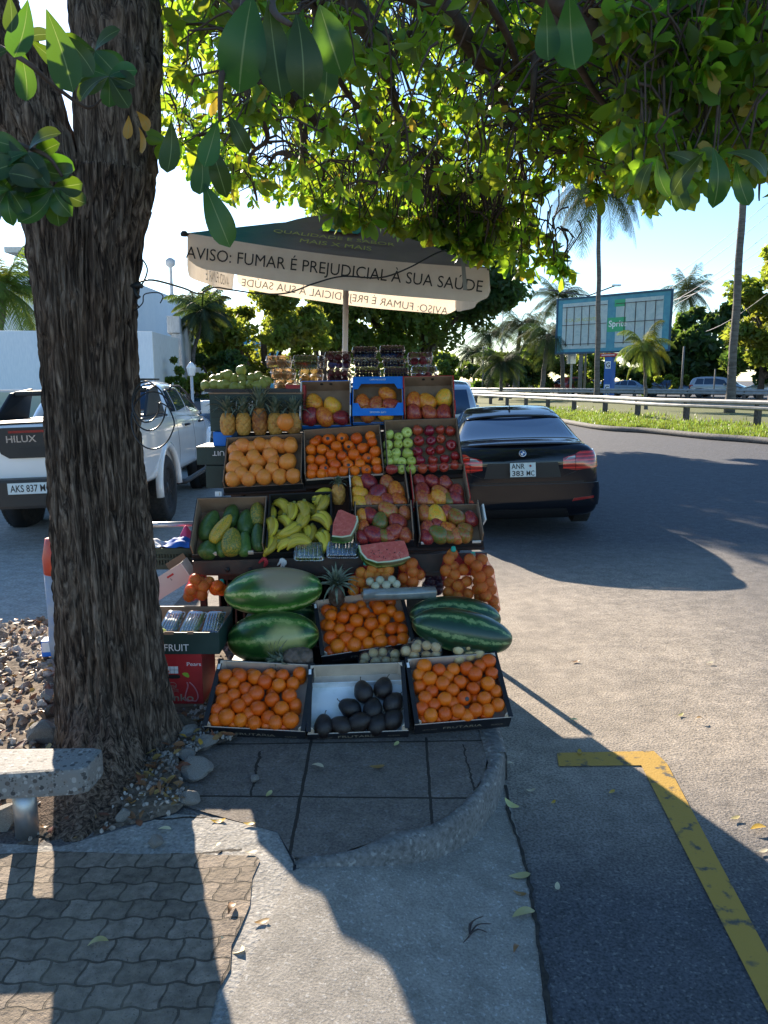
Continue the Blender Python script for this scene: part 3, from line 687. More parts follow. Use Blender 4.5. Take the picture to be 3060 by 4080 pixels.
mkobj('crown', leaves_mesh('crown', items, 5, 1.5), [crownm], tree, B_)
cells = {}
for it_ in near_items:
    p_ = it_[0].translation
    for k_ in cells:
        if (Vector(k_)-p_).length < .22: cells[k_].append(it_); break
    else: cells[tuple(p_)] = [it_]
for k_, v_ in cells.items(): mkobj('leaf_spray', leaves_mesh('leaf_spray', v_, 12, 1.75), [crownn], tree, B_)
tw.build('twigs', [twig_m], tree, B_)
ORD = ['first', 'second', 'third', 'fourth', 'fifth', 'sixth', 'seventh', 'eighth', 'ninth', 'tenth', 'eleventh', 'twelfth']
# ================================================================ the fruit stand
class Crate:
    def __init__(s, bl, yl, br_, yr, tilt, L, Hh, style, label, front=.6, back=1., side=1., cat='crate', name='fruit_crate', group=None, decor=None):
        a = P(*bl, yl); b = P(*br_, yr); u = (b-a); s.W = u.length; u.normalize()
        h = Vector((-u.y, u.x, 0)).normalized(); v = h*math.cos(R(tilt))+Vector((0, 0, math.sin(R(tilt))))
        v = (v-u*v.dot(u)).normalized(); n = u.cross(v); o = (a+b)/2
        s.M = Matrix(((u.x, v.x, n.x, o.x), (u.y, v.y, n.y, o.y), (u.z, v.z, n.z, o.z), (0, 0, 0, 1))); s.Mi = s.M.inverted()
        s.L = L; s.H = Hh; s.n = n; s.o = o
        out, inn = style; W = s.W; hw = W/2; t = .004
        s.t = thing(name, label, cat, s.M, group)
        MB().bb((-hw+.009, .009, 0), (hw-.009, L-.009, t), 0).bb((-hw+.009, .009, t), (hw-.009, L-.009, t+.002), 1).build('base', [out, inn], s.t)
        def panel(nm, lo, hi, axis, sign, hgt, z0=0):
            m = MB(); l2 = list(lo); h2 = list(hi)
            mid = (lo[axis]+hi[axis])/2
            l2[axis], h2[axis] = (mid, hi[axis]) if sign > 0 else (lo[axis], mid)
            m.bb((*l2, z0), (*h2, hgt), 0)
            l2[axis], h2[axis] = (lo[axis], mid) if sign > 0 else (mid, hi[axis])
            m.bb((*l2, z0), (*h2, hgt-.0005), 1)
            ob = m.build(nm, [out, inn], s.t); return ob
        T_ = .009
        s.front = panel('front_panel', (-hw, 0), (hw, T_), 1, -1, Hh*front)
        s.back = panel('back_panel', (-hw, L-T_), (hw, L), 1, 1, Hh*back)
        for sg in (-1, 1):
            x0, x1 = (-hw, -hw+T_) if sg < 0 else (hw-T_, hw)
            panel('side_panel', (x0, T_), (x1, L-T_), 0, sg, Hh*side)
    def corners(s, m, sz=.022, h=1.08):
        for sx in (-1, 1):
            for yv, d in ((.010, 1), (s.L-.010, -1)):
                x = sx*(s.W/2-.010); mb = MB(); mb.prism([(x, yv), (x-sx*sz, yv), (x, yv+d*sz)] if sx*d < 0 else [(x, yv), (x, yv+d*sz), (x-sx*sz, yv)], .007, s.H*(h if d < 0 else min(h, 1.0)))
                mb.build('corner_post', [m], s.t)
    def rims(s, m):
        for sx in (-1, 1):
            x = sx*(s.W/2-.008)
            MB().bb((x-.011, -.004, s.H+.0005), (x+.011, s.L+.004, s.H+.004)).build('rim', [m], s.t)
    def hit(s, px, py, h):
        a = s.Mi @ CAMP; b = s.Mi @ (CAMP+ray(px, py)); d = b-a
        return a+d*((h-a.z)/d.z)
    def txt(s, st, h, m, x, z, w=None, front=True, flip=False, y=None, name='lettering'):
        rot = rotm(R(90)) if not flip else rotm(R(90)) @ rotm(0, 0, R(180))
        return text(st, h, m, T(x, (-.0012 if y is None else y), z) @ rot, s.t, name, w)
# ---- fruit materials
def fruitmat(name, stops, sc_=3, rnd=.15, rough=.45, bump=.0, bsc=200, coat=0, speck=None, dist=.6):
    m, t, o = new(name); n = N(t); c = n('TexCoord').outputs['Object']; r = n('ObjectInfo').outputs['Random']
    v = n('VectorMath', {0: c, 1: n('CombineXYZ', {0: n.math('MULTIPLY', r, 17.), 1: n.math('MULTIPLY', r, 31.), 2: 0.}).outputs[0]}, operation='ADD').outputs[0]
    f = n.noise(v, sc_, 4, .55, dist)
    f = n.math('ADD', f, n.math('MULTIPLY_ADD', r, .24, -.12))
    col = n.ramp(f, stops)
    if speck: col = n.mix(n.ramp(n.noise(v, speck[1], 2), [(speck[2], (0, 0, 0)), (speck[2]+.05, (1, 1, 1))]), col, speck[0])
    col = n('HueSaturation', {'Hue': n.math('MULTIPLY_ADD', r, rnd*.1, .5-rnd*.05), 'Value': n.math('MULTIPLY_ADD', r, rnd*1.2, 1-rnd*.6), 'Color': col}).outputs[0]
    b = n('BsdfPrincipled', {'Base Color': col, 'Roughness': rough, 'Specular IOR Level': .5, 'Coat Weight': coat, 'Coat Roughness': .15, 'Subsurface Weight': 0.0})
    if bump: bp = n('Bump', {'Height': n.noise(c, bsc, 2), 'Strength': bump, 'Distance': .001}); t.links.new(bp.outputs[0], b.inputs['Normal'])
    t.links.new(b.outputs[0], o.inputs[0]); return m
F_ = {}
F_['orange'] = fruitmat('orange_peel', [(.3, (.72, .105, .003)), (.7, (.84, .17, .006))], 12, .09, .38, .35, 260)
F_['grapefruit'] = fruitmat('grapefruit_peel', [(.3, (.78, .22, .02)), (.5, (.82, .31, .045)), (.68, (.74, .15, .045))], 14, .12, .4, .25, 240)
F_['juice'] = fruitmat('juicing_orange_peel', [(.3, (.62, .25, .02)), (.6, (.70, .36, .05))], 20, .25, .5, .4, 200)
F_['gapple'] = fruitmat('green_apple_skin', [(.3, (.42, .50, .07)), (.7, (.55, .60, .16))], 20, .2, .3, coat=.2)
F_['rapple'] = fruitmat('red_apple_skin', [(.28, (.16, .005, .01)), (.55, (.34, .015, .02)), (.8, (.5, .08, .04))], 14, .3, .28, coat=.3)
F_['mango_red'] = fruitmat('red_mango_skin', [(.25, (.14, .015, .022)), (.45, (.30, .03, .025)), (.62, (.46, .10, .03)), (.8, (.22, .2, .03))], 5, .25, .33, coat=.1, speck=((.6, .3, .15), 150, .68))
F_['mango_yel'] = fruitmat('yellow_mango_skin', [(.25, (.50, .09, .02)), (.45, (.68, .22, .02)), (.6, (.76, .34, .03)), (.8, (.3, .3, .04))], 5, .25, .36, coat=.1, speck=((.09, .04, .02), 60, .66))
F_['mango_grn'] = fruitmat('green_mango_skin', [(.3, (.07, .12, .035)), (.48, (.16, .17, .03)), (.58, (.3, .1, .02)), (.75, (.25, .02, .02))], 6, .25, .33, coat=.1)
F_['pap_g'] = fruitmat('green_papaya_skin', [(.3, (.03, .09, .02)), (.7, (.09, .16, .035))], 6, .3, .4, speck=((.3, .25, .05), 30, .70))
F_['pap_y'] = fruitmat('ripening_papaya_skin', [(.3, (.08, .14, .03)), (.46, (.25, .26, .04)), (.56, (.55, .35, .03)), (.75, (.45, .22, .02))], 11, .2, .42, speck=((.02, .04, .02), 45, .62))
F_['ban'] = fruitmat('banana_skin', [(.3, (.40, .34, .03)), (.55, (.54, .42, .04)), (.8, (.60, .45, .05))], 8, .3, .45, speck=((.10, .08, .02), 60, .72))
F_['pear'] = fruitmat('pear_skin', [(.3, (.18, .21, .035)), (.6, (.27, .28, .055)), (.8, (.18, .13, .04))], 10, .3, .5, speck=((.1, .08, .03), 120, .66))
F_['avo'] = fruitmat('avocado_skin', [(.3, (.008, .006, .006)), (.7, (.024, .014, .012))], 20, .2, .3, 1.0, 170)
F_['stem'] = mat('fruit_stem', (.07, .045, .02), .8)
F_['sticker'] = mat('fruit_sticker', (.012, .012, .02), .4, (.05, .05, .06), 120)
def pinemat():
    return fruitmat('pineapple_rind', [(.3, (.28, .10, .02)), (.55, (.55, .27, .055)), (.8, (.4, .26, .07))], 30, .2, .6, .6, 120)
F_['pine'] = pinemat(); F_['pine_d'] = fruitmat('dark_pineapple_rind', [(.3, (.06, .045, .03)), (.6, (.16, .11, .08))], 30, .2, .6, .6, 120)
F_['pleaf'] = mat('pineapple_leaf', (.09, .125, .07), .5, (.24, .26, .19), 25)
def melonmat(name, dark, mid, light, ns, patch=None):
    m, t, o = new(name); n = N(t); c = n('TexCoord').outputs['Object']; s = n('SeparateXYZ', {0: c})
    a = n.math('ARCTAN2', s.outputs[1], s.outputs[2])
    nz = n.noise(c, 14, 6, .7)
    a2 = n.math('ADD', a, n.math('MULTIPLY_ADD', nz, .5, -.25))
    w_ = n.math('SINE', n.math('MULTIPLY', a2, float(ns)))
    f = n.math('ADD', w_, n.math('MULTIPLY_ADD', n.noise(c, 30, 6, .75), 2.2, -1.1))
    col = n.ramp(n.math('MULTIPLY_ADD', f, .5, .5), [(.3, dark), (.66, mid), (.86, mid), (.97, light)])
    col = n.mix(n.ramp(n.noise(c, 70, 4, .7), [(.5, (0, 0, 0)), (.75, (.45, .45, .45))]), col, dark)
    if patch:
        d = n('VectorMath', {0: n('VectorMath', {0: c, 1: patch[0]}, operation='SUBTRACT').outputs[0]}, operation='LENGTH').outputs['Value']
        pf = n.ramp(n.math('ADD', d, n.math('MULTIPLY_ADD', nz, .05, -.025)), [(patch[1]*.6, (1, 1, 1)), (patch[1], (0, 0, 0))])
        col = n.mix(pf, col, patch[2])
    b = n('BsdfPrincipled', {'Base Color': col, 'Roughness': .3, 'Specular IOR Level': .5, 'Coat Weight': .15, 'Coat Roughness': .25})
    t.links.new(b.outputs[0], o.inputs[0]); return m
# ---- fruit shapes (unit radius)
def sph(r=1, sx=1, sy=1, sz=1, lump=.03, seed=0, n=20, dim=.0, sub=None):
    prof = []
    for j in range(1, n//1):
        a = math.pi*j/n; rr = math.sin(a); z = -math.cos(a)
        z -= dim*math.exp(-(rr/.28)**2)*(1 if z > 0 else -.5)
        prof.append((rr, z))
    m = MB()
    def fn(p):
        v = Vector(p); k = 1+lump*noise.noise(v*1.6+Vector((seed*5, 0, 0)))
        return (v.x*sx*k*r, v.y*sy*k*r, v.z*sz*k*r)
    m.lathe(prof, 24, fn=fn); return m
def proto(name, mb, mt, extra=None):
    return dict(name=name, me=[mb.mesh(name)] if not isinstance(mb, list) else [b.mesh(name) for b in mb], m=mt, extra=extra)
PR = {}
PR['orange'] = proto('orange', [sph(1, 1, 1, .97, .05, i, 16, .03) for i in range(3)], F_['orange'])
PR['grapefruit'] = proto('grapefruit', [sph(1, 1, 1, .93, .05, i+4, 16, .04) for i in range(3)], F_['grapefruit'])
def apple(seed):
    prof = [(.0, -.78), (.18, -.84), (.36, -.9), (.6, -.80), (.82, -.5), (.97, -.1), (1.0, .2), (.93, .52), (.72, .78), (.45, .88), (.22, .80), (.08, .62), (.001, .55)]
    m = MB(); m.lathe([(max(a, .002), b) for a, b in prof], 20, fn=lambda p: tuple(Vector(p)*(1+.05*noise.noise(Vector(p)+Vector((seed*3, 0, 0)))))); return m
PR['apple_g'] = proto('green_apple', [apple(1), apple(2)], F_['gapple'], 'stem'); PR['apple_r'] = proto('red_apple', [apple(3), apple(4)], F_['rapple'], 'stem')
def mango(seed):
    m = MB(); prof = [(math.sin(math.pi*j/16)**.9, -math.cos(math.pi*j/16)) for j in range(1, 16)]
    def fn(p):
        v = Vector(p); k = 1+.05*noise.noise(v*1.3+Vector((seed*4, 1, 0)))
        taper = 1-.16*v.z
        return (v.x*.98*taper*k+.10*v.z*v.z, v.y*.86*taper*k, v.z*1.18)
    m.lathe(prof, 22, fn=fn); return m
PR['mango'] = proto('mango', [mango(i) for i in range(3)], F_['mango_red'])
def avo(seed):
    m = MB(); prof = [(math.sin(math.pi*j/16)**.85, -math.cos(math.pi*j/16)) for j in range(1, 16)]
    m.lathe(prof, 22, fn=lambda p: tuple(Vector((p[0]*(1-.22*max(p[2], 0)), p[1]*(1-.22*max(p[2], 0)), p[2]*1.22))*(1+.05*noise.noise(Vector(p)*1.5+Vector((seed*4, 0, 0)))))); return m
PR['avo'] = proto('avocado', [avo(1), avo(2), avo(5)], F_['avo'], 'pstem')
def pear(seed):
    prof = [(.3, -.98), (.62, -.88), (.88, -.6), (1, -.2), (.95, .15), (.76, .5), (.52, .82), (.38, 1.1), (.28, 1.3), (.12, 1.4)]
    m = MB(); m.lathe(prof, 20, fn=lambda p: tuple(Vector((p[0]+.08*max(p[2], 0)**2, p[1], p[2]*.95-.1))*(1+.06*noise.noise(Vector(p)*1.5+Vector((seed*4, 0, 0)))))); return m
PR['pear'] = proto('pear', [pear(1), pear(2), pear(3)], F_['pear'], 'pstem')
def papaya(seed):
    m = MB(); prof = [(math.sin(math.pi*j/18)**.8, -math.cos(math.pi*j/18)) for j in range(1, 18)]
    def fn(p):
        v = Vector(p); a = math.atan2(v.y, v.x); k = 1+.035*math.cos(5*a+seed)+.04*noise.noise(v*1.2+Vector((seed*4, 0, 0)))
        tp = 1-.22*v.z
        return (v.x*tp*k*.5, v.y*tp*k*.5, v.z)
    m.lathe(prof, 30, fn=fn); return m
PR['papaya'] = proto('papaya', [papaya(i) for i in range(3)], F_['pap_g'])
stemme = MB().tube([(0, 0, .5), (.02, 0, .75), (.08, 0, .98)], [.045, .035, .05], 5).mesh('stem')
pstemme = MB().tube([(.13, 0, 1.2), (.17, 0, 1.42), (.26, 0, 1.6)], [.05, .035, .06], 5).mesh('stem')
for mm in (stemme, pstemme): mm.materials.append(F_['stem'])
_sm = MB().lathe([(.30, -.0), (.30, .012), (.22, .02)], 14, M=None).mesh('sticker'); _sm.materials.append(F_['sticker'])
for k_, p_ in PR.items():
    for me_ in p_['me']: me_.materials.append(p_['m'])
REG = {}
def reg(g, c, l, r): REG.setdefault(g, []).append([None, l.x, l.y, r])
def regset(g, o, base): REG[g][-1][0] = o; REG[g][-1].append(base)
def fruit(kind, loc, r, rot=None, label='', cat=None, group=None, m=None, sticker=None, z=1.):
    p = PR[kind]; me = random.choice(p['me'])
    if rot is None: rot = rotm(random.random()*6.3, random.random()*6.3, random.random()*6.3)
    if r > .2: print('BIG', kind, loc, r)
    o = bpy.data.objects.new(p['name'], me); C.objects.link(o)
    if m is not None: o.material_slots[0].link = 'OBJECT'; o.material_slots[0].material = m
    o.matrix_local = T(loc) @ rot @ S3(r, r, r*z)
    tag(o, label, cat or p['name'].split('_')[-1], group)
    if p['extra']:
        c = bpy.data.objects.new('stem', stemme if p['extra'] == 'stem' else pstemme); C.objects.link(c); c.parent = o
    if sticker is not None:
        c = bpy.data.objects.new('sticker', _sm); C.objects.link(c); c.parent = o
        dl = (rot.inverted() @ sticker).normalized()
        c.matrix_local = T(dl*.962) @ align(dl)
    return o
BLK, BEI = M_['black'], M_['beige']
# ---- FRUTARIA crates ------------------------------------------------------------
def frutaria(c, tx=True):
    c.corners(BEI); c.rims(BLK)
    if tx:
        c.txt('FRUTARIA', .020, M_['gold'], 0, c.H*.38, .19); c.txt('SEVILLANA', .007, M_['gold'], -.16, c.H*.33, .07); c.txt('AUTOR', .009, M_['gold'], .17, c.H*.33, .06)
    MB().box((-c.W/2+.008, c.L-.045, c.H+.0052), (.013, .03, .001)).build('price_tag', [M_['pwhite']], c.t)
c1 = Crate(Z2(283, 862), 3.47, Z2(694, 884), 3.45, 35, .37, .10, (BLK, BEI), 'black FRUTARIA crate of oranges, leftmost of the three on the ground', .78); frutaria(c1)
c2 = Crate(Z2(703, 888), 3.44, Z2(1116, 872), 3.46, 35, .37, .10, (BLK, BEI), 'black FRUTARIA crate holding only avocados, between two orange crates on the ground', .62); frutaria(c2)
c3 = Crate(Z2(1140, 856), 3.48, Z2(1533, 824), 3.53, 35, .37, .10, (BLK, BEI), 'black FRUTARIA crate of oranges at the kerb edge, rightmost on the ground', .78); frutaria(c3)
c4 = Crate(Z2(762, 572), 3.93, Z2(1140, 512), 4.0, 35, .37, .10, (BLK, BEI), 'black FRUTARIA crate of oranges standing above the avocado crate between the watermelons', .75); frutaria(c4)
sheet = mat('sheet_paper', (.80, .83, .86), .35, (.42, .5, .45), 7, .45, .8)
MB().bb((-c2.W/2+.014, .012, .012), (c2.W/2-.014, c2.L-.08, .016)).bb((-c2.W/2+.014, c2.L-.082, .012), (c2.W/2-.014, c2.L-.078, .055)).build('paper_liner', [sheet], c2.t)
def fill(c, pts, kind, zf, h, label, cat, group, stick=(), m=None, extra=None, rad=.039, back=None):
    for i, a in enumerate(pts):
        x, y = a[:2]; r = a[2] if len(a) > 2 else None
        px, py = zf(x, y)
        sc0 = zf(1, 0)[0]-zf(0, 0)[0]
        hh = h
        l = c.hit(px, py, hh); w_ = c.M @ l; rr = (r*sc0*mppx(w_)) if r else rad
        rmin = rad*.9
        if rr < rmin: hh = h-(rmin-rr)*1.6; rr = rmin
        hh = max(hh, rr+.007); rr = min(rr, rad*1.13)
        l = c.hit(px, py, hh)
        l.x = max(-c.W/2+rr+.008, min(c.W/2-rr-.008, l.x)); l.y = max(rr*.8+.008, min(c.L-rr-.008, l.y))
        st = None
        for (sx, sy) in stick:
            q_ = zf(sx, sy)
            if math.hypot(q_[0]-px, q_[1]-py) < 16:
                st = (-(ray(*q_).normalized())+Vector(((q_[0]-px)*.03, 0, -(q_[1]-py)*.03))); st.normalize()
        reg(group, c, l, rr); regset(group, fruit(kind, c.M @ l, rr, label=label, cat=cat, group=group, sticker=st, m=m), label if st is None else label.replace(cat, cat+' with black sticker', 1))
    if extra:
        for i in range(extra[0]):
            x = random.uniform(-c.W/2+rad+.012, c.W/2-rad-.012); y = random.uniform(rad+.012, c.L-rad-.012)
            x = -c.W/2+rad+.012+(i % extra[1]+.5*((i//extra[1]) % 2))*(c.W-2*rad-.03)/(extra[1]-.3); y = rad+.01+(i//extra[1])*(c.L-2*rad-.02)/max(1, (extra[0]-1)//extra[1])
            if x > c.W/2-rad-.01: continue
            reg(group+'b', c, Vector((x, y, 0)), rad*.7); regset(group+'b', fruit(kind, c.M @ Vector((x, y, rad*.92+.006)), rad*.92, label='f', cat=cat, group=group, m=m), label.replace(' in ', ' at the bottom of ', 1))
O1 = [(359,616,32),(422,616,32),(484,622,32),(546,612,22),(596,615,28),(668,606,26),(343,675,28),(396,647,28),(445,670,26),(524,640,32),(582,654,30),(640,648,27),(354,720,33),(395,696,28),(452,715,26),(488,689,35),(554,713,31),(625,698,32),(417,740,32),(495,750,33),(593,750,32),(648,735,20),(367,785,35),(424,798,27),(457,775,22),(481,810,27),(538,788,26),(568,808,31),(630,798,36),(320,755,25),(322,795,20)]
fill(c1, O1, 'orange', Z2, .085, 'orange in leftmost front crate', 'orange', 'oranges in the leftmost front crate', [(396, 668)], extra=(20, 5))
O3 = [(1181,571,32),(1244,592,27),(1302,590,28),(1358,585,30),(1413,575,24),(1451,553,32),(1162,612,22),(1206,628,32),(1258,647,32),(1280,620,22),(1331,640,29),(1392,608,32),(1468,605,26),(1445,648,31),(1214,680,24),(1300,675,27),(1163,660,20),(1385,668,27),(1485,680,22),(1187,706,30),(1268,712,32),(1347,708,31),(1430,708,30),(1172,750,27),(1222,735,24),(1302,730,22),(1323,760,31),(1395,756,30),(1487,735,26),(1210,778,30),(1268,772,28),(1444,756,22),(1360,785,20)]
fill(c3, O3, 'orange', Z2, .088, 'orange in rightmost front crate', 'orange', 'oranges in the rightmost front crate', [(1362, 711)], extra=(20, 5))
O4 = [(797,365,27),(848,371,28),(884,338,26),(934,354,22),(997,335,31),(1045,348,22),(1080,370,26),(780,345,18),(903,388,30),(963,402,31),(1015,383,24),(1047,420,26),(793,410,22),(832,424,24),(875,423,18),(920,444,32),(993,446,28),(1090,425,20),(794,456,29),(860,463,30),(952,480,24),(1004,475,30),(1055,480,20),(1094,462,24),(825,492,32),(894,490,32)]
fill(c4, O4, 'orange', Z2, .082, 'orange in crate between watermelons', 'orange', 'oranges in the crate between the watermelons', [(848, 450)], extra=(20, 5))
AV = [(930,680,-.3),(1013,665,.3),(875,748,-1.1),(970,752,.2),(1055,727,.6),(767,822,0),(840,822,-1.2),(918,805,1.3),(988,815,.4),(1052,795,.7)]
for i, (x, y, an) in enumerate(AV):
    px, py = Z2(x, y); l = c2.hit(px, py, .062 if i in (0, 3, 7) else .05); l.x = min(l.x, c2.W/2-.05); l.y = max(.045, l.y)
    reg('avo', c2, l, .048); regset('avo', fruit('avo', c2.M @ l, .048, c2.M.to_3x3().to_4x4() @ rotm(R(-78), 0, -an), 'dark avocado in the front middle crate', 'avocado', 'avocados in the front middle crate'), 'dark avocado in the front middle crate')
# ---- row of grapefruit, oranges, apples -----------------------------------------
BR = M_['brown']
c5 = Crate(Z1(250, 848), 4.72, Z1(652, 826), 4.72, 45, .37, .10, (M_['ink'], BR), 'brown cardboard carton of grapefruit in the upper left of the stand', .45)
c6 = Crate(Z1(661, 808), 4.72, Z1(1064, 778), 4.74, 45, .37, .10, (M_['ink'], BR), 'brown cardboard carton of sticker oranges in the middle of the upper row', .55)
MB().bb((-c6.W/2+.01, -.002, .045), (c6.W/2-.01, .001, .057)).build('edge_strip', [BEI], c6.t)
c7 = Crate(Z1(1072, 762), 4.76, Z1(1456, 750), 4.78, 45, .38, .10, (M_['ink'], BR), 'brown cardboard carton of green and red apples next to the black car', .4)
GFt = [(340,600,44),(430,592,40),(510,590,38),(583,610,40),(272,635,38),(310,672,42),(396,668,42),(480,655,40),(568,692,46),(255,725,44),(334,752,40),(412,738,40),(490,730,38),(284,796,42),(368,800,37),(447,797,42),(527,790,37),(603,772,40),(585,570,32)]
fill(c5, GFt, 'grapefruit', Z1, .075, 'grapefruit in upper left carton', 'grapefruit', 'grapefruit in the upper left carton', rad=.054, extra=(12, 4))
O6 = [(705,592,24),(773,576,29),(843,568,26),(919,571,30),(990,560,28),(685,628,28),(743,626,28),(817,611,29),(879,606,27),(948,621,28),(1018,637,30),(682,679,24),(736,682,29),(789,656,28),(846,661,26),(905,653,30),(974,669,26),(695,725,30),(755,724,26),(811,707,30),(878,707,28),(937,702,28),(1021,692,27),(689,772,26),(741,768,23),(800,760,29),(854,750,28),(911,738,26),(970,738,27),(1027,736,27),(1000,590,26)]
fill(c6, O6, 'orange', Z1, .066, 'orange in upper row carton', 'orange', 'oranges in the upper row carton', [(773,567),(846,571),(879,617),(986,670),(770,716),(878,705),(975,740)], rad=.0355, extra=(20, 5))
GA = [(1085,552,26),(1131,565,22),(1174,540,29),(1079,604,27),(1130,600,22),(1181,594,27),(1076,650,23),(1122,645,23),(1179,648,30),(1082,690,22),(1119,680,26),(1150,690,24),(1198,688,25),(1150,728,22),(1198,728,25)]
RA = [(1229,530,28),(1290,532,28),(1396,534,27),(1237,585,28),(1299,583,26),(1349,572,24),(1400,605,29),(1231,638,27),(1293,633,23),(1345,628,25),(1242,682,26),(1307,683,25),(1367,675,25),(1421,660,25),(1255,724,26),(1308,719,26),(1365,718,24),(1418,706,24),(1345,528,20)]
for lst, kd, nm in ((GA, 'apple_g', 'green'), (RA, 'apple_r', 'red')):
    for (x, y, r) in lst:
        px, py = Z1(x, y); l = c7.hit(px, py, .05); w_ = c7.M @ l; rr = min(max(r*.7836*mppx(w_), .031), .036)
        reg(nm, c7, l, rr); regset(nm, fruit(kd, w_, rr, c7.M.to_3x3().to_4x4() @ rotm(random.uniform(-1.2, 1.2), random.uniform(-1, 1), random.random()*6), f'{nm} apple in the apple carton', 'apple', f'{nm} apples in the apple carton'), f'{nm} apple in the apple carton')
px, py = Z1(1099, 727); fruit('mango', c7.M @ c7.hit(px, py, .095), .036, rotm(1.5, .2, 1), 'small purple red mango lying on the green apples', 'mango', m=F_['mango_red'], z=.9)
# ---- mango cartons ---------------------------------------------------------------
t1 = Crate(Z1(640, 522), 5.05, Z1(893, 518), 5.05, 55, .30, .11, (M_['blue'], BR), 'open brown mango carton with blue outside in the top row, left of the blue carton', .3)
t2 = Crate(Z1(902, 503), 5.05, Z1(1157, 500), 5.05, 55, .30, .11, (M_['blue'], BR), 'bright blue CAPE MANGOES carton in the top row', .25)
t3 = Crate(Z1(1162, 498), 5.05, Z1(1417, 493), 5.05, 55, .30, .11, (M_['red'], BR), 'open brown mango carton with red outside in the top row beside the car', .3)
# blue flaps
hw = t2.W/2
def flapshape(cut): return [(-hw, 0), (hw, 0), (hw, .095), (hw-.035, .095), (hw-.055, cut), (-hw+.055, cut), (-hw+.035, .095), (-hw, .095)]
Mf = T(0, -.004, .0) @ rotm(R(0))
mb = MB(); mb.prism(flapshape(.055), t2.H+.001, t2.H+.005); mb.build('front_flap', [M_['blue']], t2.t)
mb = MB(); mb.prism([(x, t2.L-y) for x, y in reversed(flapshape(.055))], t2.H+.001, t2.H+.005); mb.build('back_flap', [M_['blue']], t2.t)
text('CAPE MANGOES', .013, M_['pwhite'], T(0, t2.L-.024, t2.H+.0058), t2.t, 'lettering', .105)
text('CAPE MANGOES', .013, M_['pwhite'], T(0, .024, t2.H+.0058) @ rotm(0, 0, math.pi), t2.t, 'lettering', .105)
text('CAPE MANGOES', .016, M_['pwhite'], T(0, -.0012, .022) @ rotm(R(90), 0, 0) @ rotm(0, 0, math.pi), t2.t, 'lettering', .12)
for tt, col in ((t1, M_['white']), (t3, M_['red'])):
    for sx in (-1, 1):
        MB().bb((sx*(tt.W/2-.001)-.004, .02, tt.H), (sx*(tt.W/2-.001)+.004, .10, tt.H+.012)).bb((sx*(tt.W/2-.001)-.004, tt.L-.1, tt.H), (sx*(tt.W/2-.001)+.004, tt.L-.01, tt.H+.012)).build('side_tab', [col], tt.t)
    for hx in (-.03, .03):
        MB().lathe([(.011, 0), (.011, .001)], 12, M=T(hx, tt.L-.0102, .085) @ rotm(R(90))).build('hand_hole', [M_['ink']], tt.t)
RR, YY, GG = F_['mango_red'], F_['mango_yel'], F_['mango_grn']
def mangoes(c, lst, h, where, grp):
    for a in lst:
        x, y, r, m, an = a; px, py = Z1(x, y); l = c.hit(px, py, h); w_ = c.M @ l; rr = min(max(r*.7836*mppx(w_)*1.08, .040), .058); l = c.hit(px, py, max(h, rr+.008))
        l.x = max(-c.W/2+rr+.006, min(c.W/2-rr-.006, l.x)); l.y = max(rr*.8, min(c.L-rr*.9, l.y))
        kind = {id(RR): 'red', id(YY): 'yellow', id(GG): 'green'}[id(m)]
        reg(grp, c, l, rr); regset(grp, fruit('mango', c.M @ l, rr, c.M.to_3x3().to_4x4() @ rotm(random.uniform(-1.2, -.7), 0, an), f'{kind} mango {where}', 'mango', f'{kind} mangoes {grp}', m=m, z=random.uniform(.92, 1.05)), f'{kind} mango {where}')
mangoes(t1, [(703,390,43,YY,.5),(795,405,42,YY,1),(682,457,40,RR,-.4),(757,472,42,YY,.8),(840,470,38,RR,2)], .055, 'in the top left mango carton', 'in the top left mango carton')
mangoes(t2, [(937,393,40,YY,.2),(1018,402,39,RR,0),(1075,350,40,YY,1.6),(1097,408,42,RR,1.4),(975,447,38,RR,.7),(1065,458,38,YY,1.5)], .055, 'in the blue carton', 'in the blue carton')
mangoes(t3, [(1197,382,42,YY,0),(1278,385,42,YY,1),(1368,365,42,YY,-.1),(1208,460,40,RR,.5),(1290,460,38,RR,1),(1362,450,38,RR,0)], .055, 'in the top right mango carton', 'in the top right mango carton')
m1 = Crate(Z1(893, 960), 4.56, Z1(1190, 940), 4.58, 40, .29, .11, (M_['black'], BR), 'brown mango carton directly above the white edged mango carton in the middle', .35, name='mango_carton')
m2 = Crate(Z1(912, 1128), 4.33, Z1(1212, 1120), 4.34, 40, .27, .11, (M_['black'], BR), 'brown carton of dark red mangoes touching the two watermelon slices', .5, .6, name='mango_carton')
m3 = Crate(Z1(1203, 945), 4.58, Z1(1492, 935), 4.6, 40, .29, .11, (M_['red'], BR), 'brown mango carton with red sides below the red apples', .35, name='mango_carton')
m4 = Crate(Z1(1232, 1126), 4.33, Z1(1560, 1118), 4.35, 40, .27, .11, (M_['black'], BR), 'wide brown mango carton with white tabs at the lower right of the stand', .4, .6, name='mango_carton')
for sx in (-1, 1): MB().box((sx*(m4.W/2-.04), -.003, m4.H*.42), (.05, .006, .016)).build('tab', [M_['white']], m4.t)
MB().box((m4.W/2-.012, .17, m4.H+.02), (.01, .12, .05), M=rotm(0, .25, 0)).build('side_flap', [M_['white']], m4.t)
MB().box((-m1.W/2+.006, m1.L-.12, m1.H+.008), (.008, .08, .02)).build('side_flap', [M_['white']], m1.t)
for hx in (-.04, .05): MB().lathe([(.012, 0), (.012, .001)], 12, M=T(hx, m1.L-.0102, .085) @ rotm(R(90))).build('hand_hole', [M_['ink']], m1.t)
